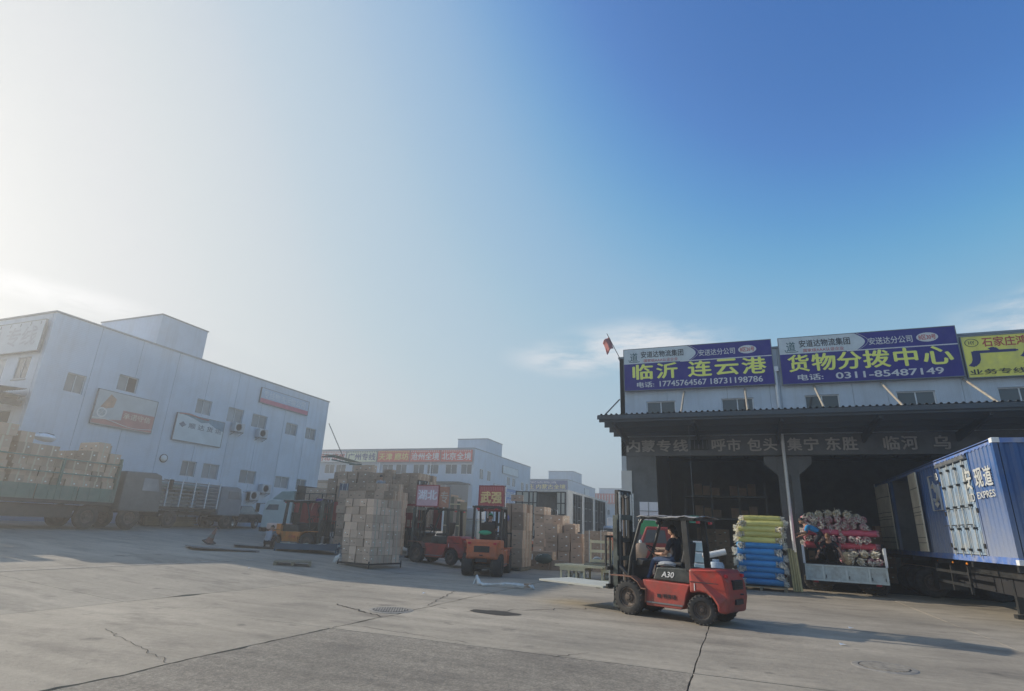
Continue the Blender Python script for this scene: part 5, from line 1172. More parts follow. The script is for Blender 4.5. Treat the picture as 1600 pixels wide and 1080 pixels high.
def roll(label, c, d, L_, r, colr, group, seed=0, tuft=True):
    """a soft wrapped roll: wrapped length, puckered tied ends with hollow core, loose strands at the ends"""
    c = Vector(c); d = Vector(d).normalized(); key = (round(L_, 1), round(r, 2), colr, seed % 4, tuft)
    if key not in ROLLM:
        b = MB(); n = 20; K = 14; sd = seed % 4 * 7.3
        def rr(i, j): return r * (1 + .10 * noise.noise(Vector((math.cos(j) * 1.2 + sd, math.sin(j) * 1.2, i * .9))) + .07 * noise.noise(Vector((math.cos(j) * 3, math.sin(j) * 3 + sd, i * 3))) + .035 * noise.noise(Vector((math.cos(j) * 9, math.sin(j) * 9 + sd, i * 1.2))))
        vs = []
        for i in range(K + 1):
            x = -L_ / 2 + L_ * i / K
            for j in range(n): a = 2 * PI * j / n; q_ = rr(i * .5, a) * (.93 if i in (0, K) else 1); vs.append((x, math.cos(a) * q_, math.sin(a) * q_))
        fs = [(i * n + j, i * n + (j + 1) % n, (i + 1) * n + (j + 1) % n, (i + 1) * n + j) for i in range(K) for j in range(n)]
        b.add(vs, fs); m1 = b.mesh('fabric_roll', RM_[colr]); m1.polygons.foreach_set('use_smooth', [True] * len(m1.polygons))
        nn = 28; m2 = []
        for s in (-1, 1):     # puckered disc: radial folds running to a hollow core
            e = MB(); prof = [(.93, 0), (.80, .045), (.50, .06), (.30, .035), (.22, .01), (.16, -.06)]; vs = []
            for (pr, px) in prof:
                for j in range(nn):
                    a = 2 * PI * j / nn; f_ = (1 if j % 2 else -1) * .035 * (1 if pr > .25 else 0) + .03 * noise.noise(Vector((j * .9, pr * 4, sd + s)))
                    vs.append((s * (L_ / 2 + (px + f_) * (r / .14)), math.cos(a) * r * pr, math.sin(a) * r * pr))
            fs = [(i * nn + j, i * nn + (j + 1) % nn, (i + 1) * nn + (j + 1) % nn, (i + 1) * nn + j) for i in range(5) for j in range(nn)] + [tuple(range(5 * nn, 6 * nn))]
            e.add(vs, fs); m2.append(e.mesh('end_wrap', M['rollendb' if colr == 'blue' else ('rollendp' if colr in ('pink', 'red', 'mauve') else 'rollend')]))
        m3 = None
        if tuft:
            rn = random.Random(seed); s_ = MB()
            for s in (-1, 1):
                for k in range(24):
                    a = rn.uniform(0, 2 * PI); rr_ = r * rn.uniform(.2, .95); p = Vector((s * (L_ / 2 + .02), math.cos(a) * rr_, math.sin(a) * rr_)); q = p + Vector((s * rn.uniform(.04, .16), rn.uniform(-.06, .06), rn.uniform(-.08, .03))); s_.tube([p, q, q + Vector((s * rn.uniform(-.01, .03), 0, -rn.uniform(.02, .08)))], [.010, .008, .003], 4)
            m3 = s_.mesh('loose_strands', M['strand'])
        ROLLM[key] = (m1, m2, m3)
    m1, m2, m3 = ROLLM[key]
    o = bpy.data.objects.new('fabric_roll', m1); C.objects.link(o); o.location = c
    o.rotation_euler = (Matrix.Rotation(math.atan2(d.y, d.x), 4, 'Z') @ Matrix.Rotation(-math.asin(max(-1, min(1, d.z))), 4, 'Y') @ Matrix.Rotation(seed * 1.3, 4, 'X')).to_euler()
    tag(o, label, 'fabric roll', group)
    for me, nm in ((m2[0], 'end_wrap'), (m2[1], 'end_wrap'), (m3, 'loose_strands')):
        if me is None: continue
        ch = bpy.data.objects.new(nm, me); C.objects.link(ch); ch.parent = o
        if nm == 'loose_strands': ch['kind'] = 'stuff'
    return o
# the pallet stack of yellow over blue rolls. Each layer: two rolls seen along their length and one end-on beside them
PX, PY = .62, 23.6; pz0 = .17
t = thing('pallet', 'thin grey pallet under the stack of yellow and blue rolls', 'pallet', (PX, PY, 0), R(-3))
for k in range(6):
    b = MB(); b.bb(-.86, .86, -.62 + k * .22, -.50 + k * .22, .10, .135); b.build('deck_board', M['oldwood'], t)
b = MB(); [b.bb(x - .05, x + .05, -.62, .72, 0.0, .099) for x in (-.78, 0, .78)]; each(b, 'runner', M['oldwood'], t)
names = ['lowest', 'second lowest', 'third lowest', 'fourth from the bottom', 'fifth from the bottom', 'sixth from the bottom', 'seventh from the bottom', 'uppermost']
rnd = random.Random(4)
nb = 0; z = pz0 + .12
for lay in range(12):
    blue = lay < 7; colr = 'blue' if blue else 'yellow'; r = .112 if blue else .105
    nm = (['lowest', 'second', 'third', 'fourth', 'fifth', 'sixth', 'top'][lay] + ' layer of blue rolls') if blue else (['lowest', 'second', 'third', 'fourth', 'top'][lay - 7] + ' layer of yellow rolls')
    gp_ = 'blue rolls on the pallet' if blue else 'yellow rolls on the pallet'
    side = 1 if lay % 2 else -1
    sh = rnd.uniform(-.05, .05) + (.02 * lay * .5)
    if lay == 11:
        roll('single yellow roll lying on the very top of the pallet stack', (PX + .20, PY - .3, z), (1, .04, 0), 1.25, .105, 'yellow', None, lay); break
    for q_ in range(4):
        roll(('nearest %s roll lying lengthwise in the %s on the pallet' if q_ == 0 else '%s roll behind the nearest one in the %s on the pallet') % (colr, nm), (PX - side * .13 + sh, PY - .46 + q_ * .25, z + rnd.uniform(-.01, .01)), (1, rnd.uniform(-.03, .03), rnd.uniform(-.01, .01)), 1.22, r, colr, gp_, lay * 5 + q_)
    roll('end-on %s roll in the %s on the pallet' % (colr, nm), (PX + side * .66 + sh, PY - .02, z), (rnd.uniform(-.05, .05), 1, 0), 1.20, r * 1.06, colr, 'end-on rolls on the pallet', lay * 5 + 4)
    z += r * 1.78
# yellow-brown bundle of upright tubes between pallet and truck
t = thing('tube_bundle', 'upright bundle of pale yellow cardboard tubes leaning between the roll pallet and the truck', 'tubes', (1.78, 23.35, 0))
for k in range(7):
    b = MB(); x = -.12 + .075 * (k % 4); y = .08 * (k // 4); b.tube([(x + .04 * k / 7, y, .02), (x - .05, y, 1.32 + .06 * ((k * 5) % 3))], .036, 9); b.build('tube', mat('tube_paper', (.50, .43, .22), .7, 0, .15, 5, rnd=.15), t, smooth=True)

# ================================================================ SMALL TRUCK WITH ROLLS (seen from behind)
before_truck = set(o.name for o in C.objects)
TX0, TX1, TY = 2.12, 4.62, 23.75; TZ = .98
TR = thing('truck', 'small flatbed truck seen from behind, loaded with pink rolls, its pale tailgate hanging open', 'truck', ((TX0 + TX1) / 2, TY, 0))
hw = (TX1 - TX0) / 2
M['truckbed'] = mat('pale_blue_grey_paint', (.60, .67, .66), .5, 0, .08, 3, dirt=(.26, .25, .22), dirt_amt=.45, dscale=4)
b = MB(); b.bb(-hw, hw, 0, 4.6, TZ - .12, TZ); b.build('bed', M['dsteel'], TR)
b = MB(); b.bb(-.42, -.32, .1, 6.4, TZ - .34, TZ - .13); b.bb(.32, .42, .1, 6.4, TZ - .34, TZ - .13); [b.bb(-.31, .31, y, y + .1, TZ - .30, TZ - .18) for y in (.15, 1.5, 3, 4.5)]; b.build('chassis', M['dsteel'], TR)
# tailgate: hangs down, four recessed fields between ribs
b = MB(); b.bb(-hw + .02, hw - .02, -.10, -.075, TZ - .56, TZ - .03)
tg = b.build('tailgate', mat('tailgate_recess_shade', (.50, .57, .57), .5, 0, .12, 3, dirt=(.24, .22, .19), dirt_amt=.6, dscale=5), TR)  # inner sheet coloured darker than the ribs to paint in recess shade
b = MB(); b.bb(-hw, hw, -.135, -.101, TZ - .08, TZ - .03); b.bb(-hw, hw, -.135, -.101, TZ - .57, TZ - .52)
for x in (-hw + .03, -hw * .5 - .05, .03, hw * .5 + .08, hw - .03): b.bb(x - .03, x + .03, -.14, -.102, TZ - .52, TZ - .08)
b.build('frame', M['truckbed'], tg)
b = MB(); [b.tube([(x, -.05, TZ - .03), (x + .09, -.05, TZ - .03)], .028, 8) for x in (-hw + .25, -.2, .5, hw - .35)]; [b.bar((x, -.145, TZ - .46), (x, -.145, TZ - .36), .02) for x in (-hw * .5 + .02, .10, hw * .5 + .15, hw - .09)]; each(b, 'hinge', M['dsteel'], tg)
for s, nm in ((-1, 'left'), (1, 'right')):
    b = MB(); b.bb(s * hw - .025, s * hw + .025, 0, 4.6, TZ, TZ + .56); b.build('side_board', M['truckbed'], TR)
    b = MB(); b.bb(s * hw - .04, s * hw + .04, -.05, .03, TZ - .02, TZ + .60); b.build('corner_post', M['frame'], TR)
    wheel(TR, (s * (hw - .25), 1.15, .36), .36, .22, M['rim']); wheel(TR, (s * (hw - .52), 1.15, .36), .36, .22, M['rim']); wheel(TR, (s * (hw - .25), 5.2, .36), .36, .22, M['rim'])
    b = MB(); b.bb(s * (hw - .55) - .25, s * (hw - .55) + .25, .45, .47, .25, TZ - .14); b.build('mud_flap', M['rubber'], TR)
    b = MB(); b.bb(s * (hw - .3) - .08, s * (hw - .3) + .08, .06, .10, TZ - .64, TZ - .58); b.build('tail_lamp', M['redlens'], TR)
b = MB(); b.tube([(-hw + .3, 1.15, .36), (hw - .3, 1.15, .36)], .08, 8); b.bb(-.5, .5, -.02, .04, .42, .52); b.build('axle_and_bumper', M['dsteel'], TR)
b = MB(); b.prism([(4.75, .5), (6.6, .5), (6.7, 1.2), (6.35, 2.15), (4.75, 2.2)], (-.95, .95), 'YZ'); b.build('cab', M['bluebin'], TR, bevel=.06); b = MB(); b.bb(-.7, .7, 4.735, 4.745, 1.45, 2.0); b.build('rear_window', M['glass'], TR)
# the load
cx = (TX0 + TX1) / 2; rnd = random.Random(9); rr_ = .135
def trl(z, y, cols, colr, lab, along, xs=None, L_=1.7, r=rr_):
    pass
yB = TY + .62      # rear face of the load
lay = [ # (z, kind, colour)
    (TZ + .15, 'end', 'mauve', 8, 0), (TZ + .39, 'end', 'mauve', 8, 1), (TZ + .62, 'long', 'red', 2, 0), (TZ + .85, 'end', 'pink', 8, 0), (TZ + 1.08, 'long', 'pink', 2, 0), (TZ + 1.30, 'end', 'mauve', 8, 0), (TZ + 1.53, 'end', 'pink', 8, 0), (TZ + 1.74, 'end', 'cream', 6, 0)]
lname = ['lowest', 'second', 'third', 'fourth', 'fifth', 'sixth', 'seventh', 'top']
for li, (z, kd, colr, n_, _) in enumerate(lay):
    w_ = 2 * hw - .16 - .06 * li if li < 6 else 2 * hw - .30 - .45 * (li - 6)
    if kd == 'end':
        for k in range(n_):
            x = cx - .10 - w_ / 2 + .13 + (w_ - .26) * k / (n_ - 1) - (.06 if li > 3 else 0)
            if li < 2 and (x < cx - .05): continue      # the two workers stand here
            arch = -.10 * ((k - (n_ - 1) / 2) / ((n_ - 1) / 2)) ** 2 if li == 7 else 0
            for q_ in range(2 if li < 5 else 2):
                roll(('%s roll end, %s from the left in the %s layer of the truck load' % (colr, ORD[k], lname[li])) if q_ == 0 else 'roll behind the visible ends in the %s layer of the truck load' % lname[li], (x + rnd.uniform(-.025, .025), yB + .85 + q_ * 1.75 + rnd.uniform(-.10, .10), z + arch + rnd.uniform(-.015, .015)), (rnd.uniform(-.06, .06), 1, 0), 1.6, .136, colr, 'rolls in the %s layer of the truck load' % lname[li], li * 11 + k + q_, tuft=q_ == 0)
    else:
        for q_ in range(6):
            for k in range(2):
                roll(('%s %s roll lying across the truck load in its %s layer' % (('left', 'right')[k], colr, lname[li])) if q_ == 0 else '%s roll lying across the truck behind the near one in the %s layer' % (colr, lname[li]), (cx - .58 + 1.14 * k + rnd.uniform(-.05, .05), yB + .12 + q_ * .27 + rnd.uniform(-.03, .03), z), (1, rnd.uniform(-.02, .02), 0), 1.08, .118, colr, 'crosswise rolls in the %s layer' % lname[li], li * 11 + q_ * 2 + k, tuft=k == 0)
# rolls low at the right by the tailgate, in front of the main load
for k, x in enumerate((3.55, 3.88, 4.20, 4.43)):
    roll(['cream', 'cream', 'mauve', 'mauve'][k] + ' wrapped roll in the short row on the open tail, %s from the left' % ['first', 'second', 'third', 'fourth'][k], (x, TY + .38, TZ + .13), (0, 1, 0), .55, .125, ['cream', 'cream', 'mauve', 'mauve'][k], 'short rolls on the tail of the truck', k + 3)
for k, x in enumerate((3.72, 4.03, 4.32)):
    roll('cream roll in the upper short row on the open tail, %s from the left' % ['first', 'second', 'third'][k], (x, TY + .40, TZ + .36), (0, 1, 0), .55, .118, 'cream', 'upper short rolls on the tail', k + 6)
t = thing('sack', 'tan woven sack bulging among the short rolls on the tail of the truck', 'sack', (3.50, TY + .12, TZ + .22)); b = MB(); b.ball((0, 0, 0), (.20, .16, .22), 12)
for k, v in enumerate(b.v): b.v[k] = tuple(Vector(v) * (1 + .22 * noise.noise(Vector(v) * 7)))
b.build('sack', mat('tan_sack', (.44, .33, .20), .8, 0, .25, 12), t, smooth=True); b = MB(); b.ball((.05, -.12, .10), (.05, .05, .05), 8); b.build('knot', M['tape'], t)
PB = dict(BEND); PB.update(head=(.46, 0, 1.10), neck=(.40, 0, 1.02), chest=(.24, 0, .94), wrl=(.62, .30, .70), elr=(.44, -.30, .68), wrr=(.62, -.28, .62))
person('worker in a bright blue T-shirt leaning over the left side of the loaded truck', (2.66, TY + .30, TZ + .30), R(178), PB, 'bluecloth', 'darkcloth', sleeve=.55, scale=.98)
PB2 = dict(BEND); PB2.update(pelvis=(-.25, 0, .52), waist=(-.10, 0, .62), chest=(.10, 0, .70), neck=(.24, 0, .80), head=(.30, 0, .86), shl=(.16, .20, .70), ell=(.24, .33, .43), wrl=(.40, .40, .24), shr=(.16, -.20, .70), elr=(.24, -.33, .43), wrr=(.42, -.40, .26), hil=(-.25, .10, .50), knl=(.05, .2, .42), anl=(-.2, .16, .09), hir=(-.25, -.10, .50), knr=(.05, -.2, .42), anr=(-.2, -.16, .09))
person('worker in black crouching with spread arms on the tail of the truck of rolls', (2.98, TY + .38, TZ), R(-94), PB2, 'darkcloth', 'darkcloth', hair='hairbrown', sleeve=.5, face_dir=(.5, 0, -.8), scale=1.0)

# the whole truck with its load stands slightly askew, its tail turned towards the afternoon sun
bpy.context.view_layer.update()
TW = Matrix.Translation((3.4, 23.75, 0)) @ Matrix.Rotation(R(-7), 4, 'Z') @ Matrix.Translation((-3.4, -23.75, 0))
for o in list(C.objects):
    if o.name not in before_truck and o.parent is None: o.matrix_world = TW @ o.matrix_world
# ================================================================ CONTAINER TRAILER
M['contblue'] = mat('container_blue', (.030, .095, .27), .42, 0, .10, 1.5, dirt=(.16, .17, .20), dirt_amt=.45, dscale=1.2, zdust=(1.3, 3.1, .65, (.36, .38, .42)))
M['contdoor'] = mat('weathered_door', (.22, .31, .42), .5, 0, .2, 2, dirt=(.42, .40, .34), dirt_amt=.8, dscale=2.5)
M['contrail'] = mat('container_rail', (.10, .19, .48), .45, 0, .12, 2, dirt=(.45, .43, .40), dirt_amt=.6, dscale=3)
M['innerdoor'] = mat('cream_inner_door', (.68, .64, .52), .6, 0, .1, 2, dirt=(.25, .22, .18), dirt_amt=.4)
CT = thing('container_trailer', 'blue corrugated container on a trailer, cut by the right edge, its side doors partly open', 'trailer', (6.0, 17.1, 0))
CL, CW, CZ0, CZ1 = 13.6, 2.44, 1.37, 4.32
def corr(b, u0, u1, z0, z1, put, pitch=.26, dep=.045):
    """trapezoid corrugation between u0 and u1; put(u, w, z) places it"""
    n = max(1, round((u1 - u0) / pitch)); p = (u1 - u0) / n; U = []
    for k in range(n): a = u0 + k * p; U += [(a, 0), (a + p * .28, 0), (a + p * .5, dep), (a + p * .78, dep)]
    U.append((u1, 0)); o = len(b.v)
    for u, w in U: b.v += [put(u, w, z0), put(u, w, z1)]
    for k in range(len(U) - 1): b.f.append((o + 2 * k, o + 2 * k + 2, o + 2 * k + 3, o + 2 * k + 1)); b.m.append(0)
b = MB(); corr(b, .12, 1.72, CZ0 + .16, CZ1 - .12, lambda u, w, z: (w + .012, u, z)); b.build('side_panel', M['contblue'], CT)
b = MB(); corr(b, 4.44, 7.62, CZ0 + .16, CZ1 - .12, lambda u, w, z: (w + .012, u, z)); b.build('side_panel', M['contblue'], CT)
b = MB(); corr(b, 10.8, CL - .1, CZ0 + .16, CZ1 - .12, lambda u, w, z: (w + .012, u, z)); b.build('side_panel', M['contblue'], CT)
b = MB(); corr(b, .12, CW - .12, CZ0 + .16, CZ1 - .12, lambda u, w, z: (u, w + .012, z)); b.build('end_panel', M['contblue'], CT)
b = MB(); b.bb(CW - .05, CW, .1, CL, CZ0 + .16, CZ1 - .1); b.bb(.0, CW, .05, CL, CZ1 - .06, CZ1 - .02); b.bb(.02, CW, .05, CL, CZ0 + .02, CZ0 + .12); b.build('shell', M['contblue'], CT)
b = MB(); b.bb(.001, .09, 0, CL, CZ0, CZ0 + .16); b.bb(CW - .09, CW + .01, 0, CL, CZ0, CZ0 + .16); b.bb(.091, CW - .091, 0, .08, CZ0, CZ0 + .16); each(b, 'bottom_rail', M['contrail'], CT)
b = MB(); b.bb(.0, .08, 0, CL, CZ1 - .12, CZ1); b.bb(CW - .08, CW + .01, 0, CL, CZ1 - .12, CZ1); b.bb(.081, CW - .081, .0, .08, CZ1 - .12, CZ1)
for k in range(50): b.bb(-.004, .0, .15 + k * .26, .28 + k * .26, CZ1 - .15, CZ1 - .12)
b.build('top_rail', M['contrail'], CT)
for y in (.06, 1.78, 4.38, 7.66, 10.74, CL - .06):
    b = MB(); b.bb(-.004, .10, y - .055, y + .055, CZ0 + .16, CZ1 - .12); b.build('side_post', M['contblue'], CT)
for x in (0, CW):
    for y in (0, CL):
        for z in (CZ0, CZ1 - .11):
            b = MB(); b.bb(x - .015 if x == 0 else x - .15, x + .15 if x == 0 else x + .02, y - .015 if y == 0 else y - .16, y + .16 if y == 0 else y + .015, z - .004, z + .118); b.build('corner_casting', M['frame'], CT, bevel=.01)
# closed double door with four locking bars
for k in range(2):
    y0 = 1.86 + k * 1.24; b = MB(); b.bb(.0, .05, y0 + .01, y0 + 1.23, CZ0 + .18, CZ1 - .30); d = b.build('side_door', M['contdoor'], CT)
    for z0, z1 in ((CZ0 + .24, CZ0 + .80), (CZ0 + .88, CZ0 + 1.40), (CZ0 + 1.48, CZ0 + 2.0), (CZ0 + 2.08, CZ0 + 2.55)):
        for q_ in range(3):
            b = MB(); a = y0 + .08 + q_ * .375; b.bb(-.014, -.001, a, a + .31, z0, z1); b.build('door_panel', M['contdoor'], d, bevel=.006)
    for yy in (y0 + .28, y0 + .92):
        b = MB(); b.tube([(-.055, yy, CZ0 + .12), (-.055, yy, CZ1 - .22)], .019, 8); b.build('lock_bar', M['galv'] if 'galv' in M else mat('galvanised', (.45, .46, .44), .4, .5, .2, 8), d, smooth=True)
        b = MB()
        for z in (CZ0 + .3, CZ0 + .85, CZ0 + 1.45, CZ0 + 2.04, CZ0 + 2.5): b.bb(-.085, -.015, yy - .05, yy + .05, z - .03, z + .03)
        b.bar((-.09, yy, CZ0 + .95), (-.09, yy + .40, CZ0 + .95), .025); b.bar((-.09, yy, CZ0 + 1.4), (-.09, yy + .34, CZ0 + 1.4), .02); each(b, 'lock_bracket', M['dsteel'], d)
b = MB(); b.prism([(1.80, CZ1 - .28), (4.42, CZ1 - .28), (4.30, CZ1 - .17), (1.95, CZ1 - .17)], (-.09, .0), 'YZ'); b.build('door_hood', M['steel'], CT, bevel=.01)
b = MB(); [b.bb(-.03, .0, y - .05, y + .05, z - .06, z + .06) for y in (1.80, 4.40) for z in (CZ0 + .4, CZ0 + 1.3, CZ0 + 2.2)]; each(b, 'hinge', M['dsteel'], CT)
# open doorway further back and its leaves folded against the side
b = MB(); b.bb(.02, .06, 10.72, 10.78, CZ0, CZ1); b.bb(1.9, 1.95, 7.7, 10.7, CZ0 + .15, CZ1 - .1); b.bb(.1, 1.9, 7.66, 7.70, CZ0 + .15, CZ1 - .1); b.bb(.1, 1.9, 10.72, 10.77, CZ0 + .15, CZ1 - .1); b.build('inside_lining', M['walld'], CT)
for (ya, yb, xa, xb) in ((7.62, 6.42, -.05, -.12), (10.85, 12.05, -.05, -.16), (12.15, 12.9, -.06, -.12)):
    b = MB(); A_ = Vector((xa, ya, 0)); B_ = Vector((xb, yb, 0)); mid = (A_ + B_) / 2; L_ = (B_ - A_).length; ang = math.atan2(B_.y - A_.y, B_.x - A_.x)
    b.box((mid.x, mid.y, (CZ0 + CZ1) / 2), (L_, .045, CZ1 - CZ0 - .35), ang); d = b.build('open_door', M['innerdoor'], CT)
    nrm = Vector((-(B_ - A_).y, (B_ - A_).x, 0)).normalized(); 
    if nrm.x > 0: nrm = -nrm
    for z in (.45, .62, 1.05, 1.35, 1.45, 1.62, 2.25):
        q_ = MB(); q_.bar(A_ + nrm * .028 + Vector((0, 0, CZ0 + z)), B_ + nrm * .028 + Vector((0, 0, CZ0 + z)), .018, .014); q_.build('groove', M['dsteel'], d)
# lettering and emblem on the side: local -X faces the camera; u runs along -Y of the local frame
ltc = mat('container_letters', (.52, .53, .50), .5, 0, .1, 8, dirt=(.20, .25, .40), dirt_amt=.45, dscale=8)
def ctext(s_, ya, yb, z0, z1, bold=.04):
    o = text(s_, -yb, -ya, z0, z1, ltc, CT, y=-.008, bold=bold, face='-X')
    return o
ctext('道', .46, .94, CZ0 + 1.86, CZ0 + 2.34, .03); ctext('现', 1.04, 1.56, CZ0 + 1.86, CZ0 + 2.34, .03); ctext('EXPRES', .46, 1.62, CZ0 + 1.58, CZ0 + 1.75, .02)
o = text('安', -2.30, -1.76, CZ0 + 1.84, CZ0 + 2.40, ltc, CT, y=-.030, bold=.03, face='-X')
o = text('MID', -2.30, -1.76, CZ0 + 1.54, CZ0 + 1.74, ltc, CT, y=-.030, bold=.02, face='-X')
ctext('B', 4.52, 4.78, CZ0 + 2.34, CZ0 + 2.56)
b = MB()
z0, z1, ya, yb = CZ0 + 1.44, CZ0 + 2.52, 4.62, 5.50
for p, q_ in (((ya, z0), (yb, z0)), ((yb, z0), (yb, z1)), ((yb, z1), (yb - .40, z1)), ((ya, z0), (ya, z1 - .30))): b.bar((-.010, *p), (-.010, *q_), .05, .012)
b.build('emblem_frame', ltc, CT)
b = MB()
for k in range(16):
    a = k * 2 * PI / 20 + .6; c = (k + 1) * 2 * PI / 20 + .6; b.bar((-.010, 5.06 + .23 * math.cos(a), CZ0 + 1.98 + .27 * math.sin(a)), (-.010, 5.06 + .23 * math.cos(c), CZ0 + 1.98 + .27 * math.sin(c)), .08, .012)
b.prism([(4.80, CZ0 + 1.62), (5.06, CZ0 + 1.52), (5.28, CZ0 + 1.64), (5.04, CZ0 + 1.74)], (-.014, -.004), 'YZ'); b.prism([(4.86, CZ0 + 2.12), (5.12, CZ0 + 2.36), (5.20, CZ0 + 2.16), (5.06, CZ0 + 1.98)], (-.014, -.004), 'YZ'); b.build('emblem', ltc, CT)
# running gear
b = MB(); b.bb(.55, .75, .2, CL - .2, 1.0, CZ0 - .01); b.bb(CW - .75, CW - .55, .2, CL - .2, 1.0, CZ0 - .01); [b.bb(.0, CW, y, y + .12, CZ0 - .16, CZ0 - .012) for y in (.1, 3, 6, 9, 12, 13.3)]; each(b, 'chassis_beam', M['dsteel'], CT)
for k, (y, col) in enumerate(((8.3, 0), (9.6, 0), (10.9, 0))):
    for s in (.28, CW - .28): wheel(CT, (s, y, .5), .5, .34, M['rim'], lugs=False)
for s in (.75, CW - .55):
    b = MB(); b.bb(s - .07, s + .07, 2.6, 2.74, .12, 1.2); b.bb(s - .15, s + .15, 2.55, 2.8, .0, .10); b.bar((s, 2.66, .5), (s, 3.6, 1.15), .07); b.build('landing_leg', M['dsteel'], CT)
b = MB(); b.bb(.70, .73, .9, 3.4, .55, 1.0); b.bb(.70, .73, 3.45, 7.1, .55, 1.0); each(b, 'side_or_shade_skirt', M['rubber'], CT)  # dark skirts added to shade the ground under the trailer
b = MB(); b.bb(.12, .18, 3.9, 7.0, .62, .70); b.bb(.12, .18, 3.9, 7.0, .95, 1.03); [b.bb(.121, .179, y, y + .1, .45, 1.2) for y in (3.9, 5.4, 6.9)]; b.build('side_guard', M['dsteel'], CT)
for y in (3.6, 4.8, 6.2):
    b = MB(); b.ball((.04, y, CZ0 - .09), (.03, .05, .035), 8); b.build('side_lamp', M['amber'], CT)
b = MB(); b.bb(.2, 1.0, 7.2, 7.8, .35, .95); b.build('tool_box', M['dsteel'], CT, bevel=.02)
# ================================================================ TRUCKS AND GOODS IN THE MIDDLE AND ON THE LEFT
def truck_cab(parent, x0, x1, yh, z0, z1, col, fairing=None, face=-1):
    """cab-over cab: nose at x0 (looking to -x), width 2*yh"""
    b = MB(); b.prism([(x0, z0), (x1, z0), (x1, z1 - .05), (x0 + .55, z1), (x0 + .22, z1 - .10), (x0 + .02, z0 + .95)], (-yh, yh), 'XZ'); cab = b.build('cab', col, parent, bevel=.06, seg=3)
    b = MB(); b.prism([(x0 + .02, z0 + 1.0), (x0 + .17, z1 - .22), (x0 + .145, z1 - .22), (x0 - .015, z0 + 1.0)], (-yh + .12, yh - .12), 'XZ'); b.build('windscreen', M['glass'], cab)
    for s in (-1, 1):
        b = MB(); b.prism([(x0 + .22, z0 + 1.0), (x0 + 1.15, z0 + 1.0), (x0 + 1.15, z1 - .3), (x0 + .42, z1 - .3)], (s * yh - .012, s * yh + .012), 'XZ'); b.build('side_window', M['glassl'], cab)
        b = MB(); b.tube([(x0 + .1, s * yh, z1 - .25), (x0 - .18, s * (yh + .15), z1 - .3)], .018, 6); b.bb(x0 - .24, x0 - .14, s * (yh + .22) - .1, s * (yh + .22) + .1, z1 - .75, z1 - .25); b.build('mirror', M['rubber'], cab)
        b = MB(); b.bb(x0 - .02, x0 + .03, s * (yh - .3) - .18, s * (yh - .3) + .18, z0 + .12, z0 + .30); b.build('headlight', M['frame'], cab)
    b = MB(); b.bb(x0 - .06, x0 + .02, -yh + .02, yh - .02, z0 - .22, z0 + .02); b.bb(x0 - .02, x0 + .03, -.6, .6, z0 + .4, z0 + .8); b.build('bumper', M['dsteel'], cab)
    if fairing:
        b = MB(); b.prism([(x0 + .35, z1 - .02), (x1 - .05, z1 - .04), (x1 - .05, z1 + .50), (x0 + 1.05, z1 + .46)], (-yh + .15, yh - .15), 'XZ'); f = b.build('roof_fairing', fairing, cab, bevel=.06, seg=3)
        b = MB(); [b.prism([(x0 + .52 + k * 0, z1 + .10), (x0 + .64, z1 + .18), (x0 + .80, z1 + .28), (x0 + .70, z1 + .20)], (-yh + .35 + k * .35, -yh + .55 + k * .35), 'XZ') for k in range(5)]; b.build('marking', M['frame'], f)
    return cab
# red cargo truck behind the yellow forklift
zt = gz(-21)
RT = thing('truck', 'red sided cargo truck with a pale green cab, loaded high with cardboard boxes', 'truck', (-25.9, 27.6, .45), 0)
truck_cab(RT, 0, 2.1, 1.15, .75, 2.35, mat('pale_green_cab', (.52, .58, .56), .4, 0, .08, 2), fairing=mat('green_grey_fairing', (.26, .36, .35), .4))
for x in (.9, 7.6, 8.8):
    for s in (-1, 1): wheel(RT, (x, s * .95, .50), .50, .30, M['rim'], lugs=False)
b = MB(); b.bb(.6, 10.4, -.5, -.3, .70, .95); b.bb(.6, 10.4, .3, .5, .70, .95); b.build('chassis', M['dsteel'], RT)
b = MB(); b.bb(2.35, 10.6, -1.2, 1.2, .98, 1.10); b.build('bed', M['dsteel'], RT)
for k in range(5):
    for s in (-1, 1):
        b = MB(); x0 = 2.38 + k * 1.65; b.bb(x0, x0 + 1.60, s * 1.2 - .02, s * 1.2 + .02, 1.10, 2.25); sd = b.build('side_board', M['redpaint'], RT)
        b = MB(); [b.bb(x0 + .03 + q_ * .26, x0 + .09 + q_ * .26, s * 1.2 + s * .021, s * 1.2 + s * .045, 1.14, 2.2) for q_ in range(6)]; b.bb(x0, x0 + 1.6, s * 1.225 - .02, s * 1.225 + .025, 2.2, 2.28); b.build('ribs', M['redpaint'], sd)
b = MB(); b.bb(2.33, 2.38, -1.2, 1.2, 1.10, 3.15); [b.bb(2.30, 2.34, -1.15 + q_ * .28, -1.10 + q_ * .28, 1.1, 3.15) for q_ in range(9)]; b.build('headboard', M['dsteel'], RT)
b = MB(); [b.bar((2.4 + k * .9, -1.2, 2.25), (2.4 + k * .9, -1.2, 2.70), .04) for k in range(4)]; b.bar((2.4, -1.2, 2.7), (5.1, -1.2, 2.7), .04); each(b, 'stake_rail', M['dsteel'], RT)
heap(-23.1, -21.6, 26.6, 28.6, 2.55 - .95, lambda u, v: 2.05, 'pale box at the cab end of the red truck load', 'pale boxes at the cab end of the red truck load', kind=0, seed=31, s=(1.3, 1.3, 1.25), jit=.02)
heap(-21.55, -18.9, 26.5, 28.6, 1.6, lambda u, v: 2.7 + .45 * math.sin(u * 2.4), 'brown box in the high middle of the red truck load', 'boxes in the middle of the red truck load', kind=2, seed=32, s=(1, 1, .95), jit=.05)
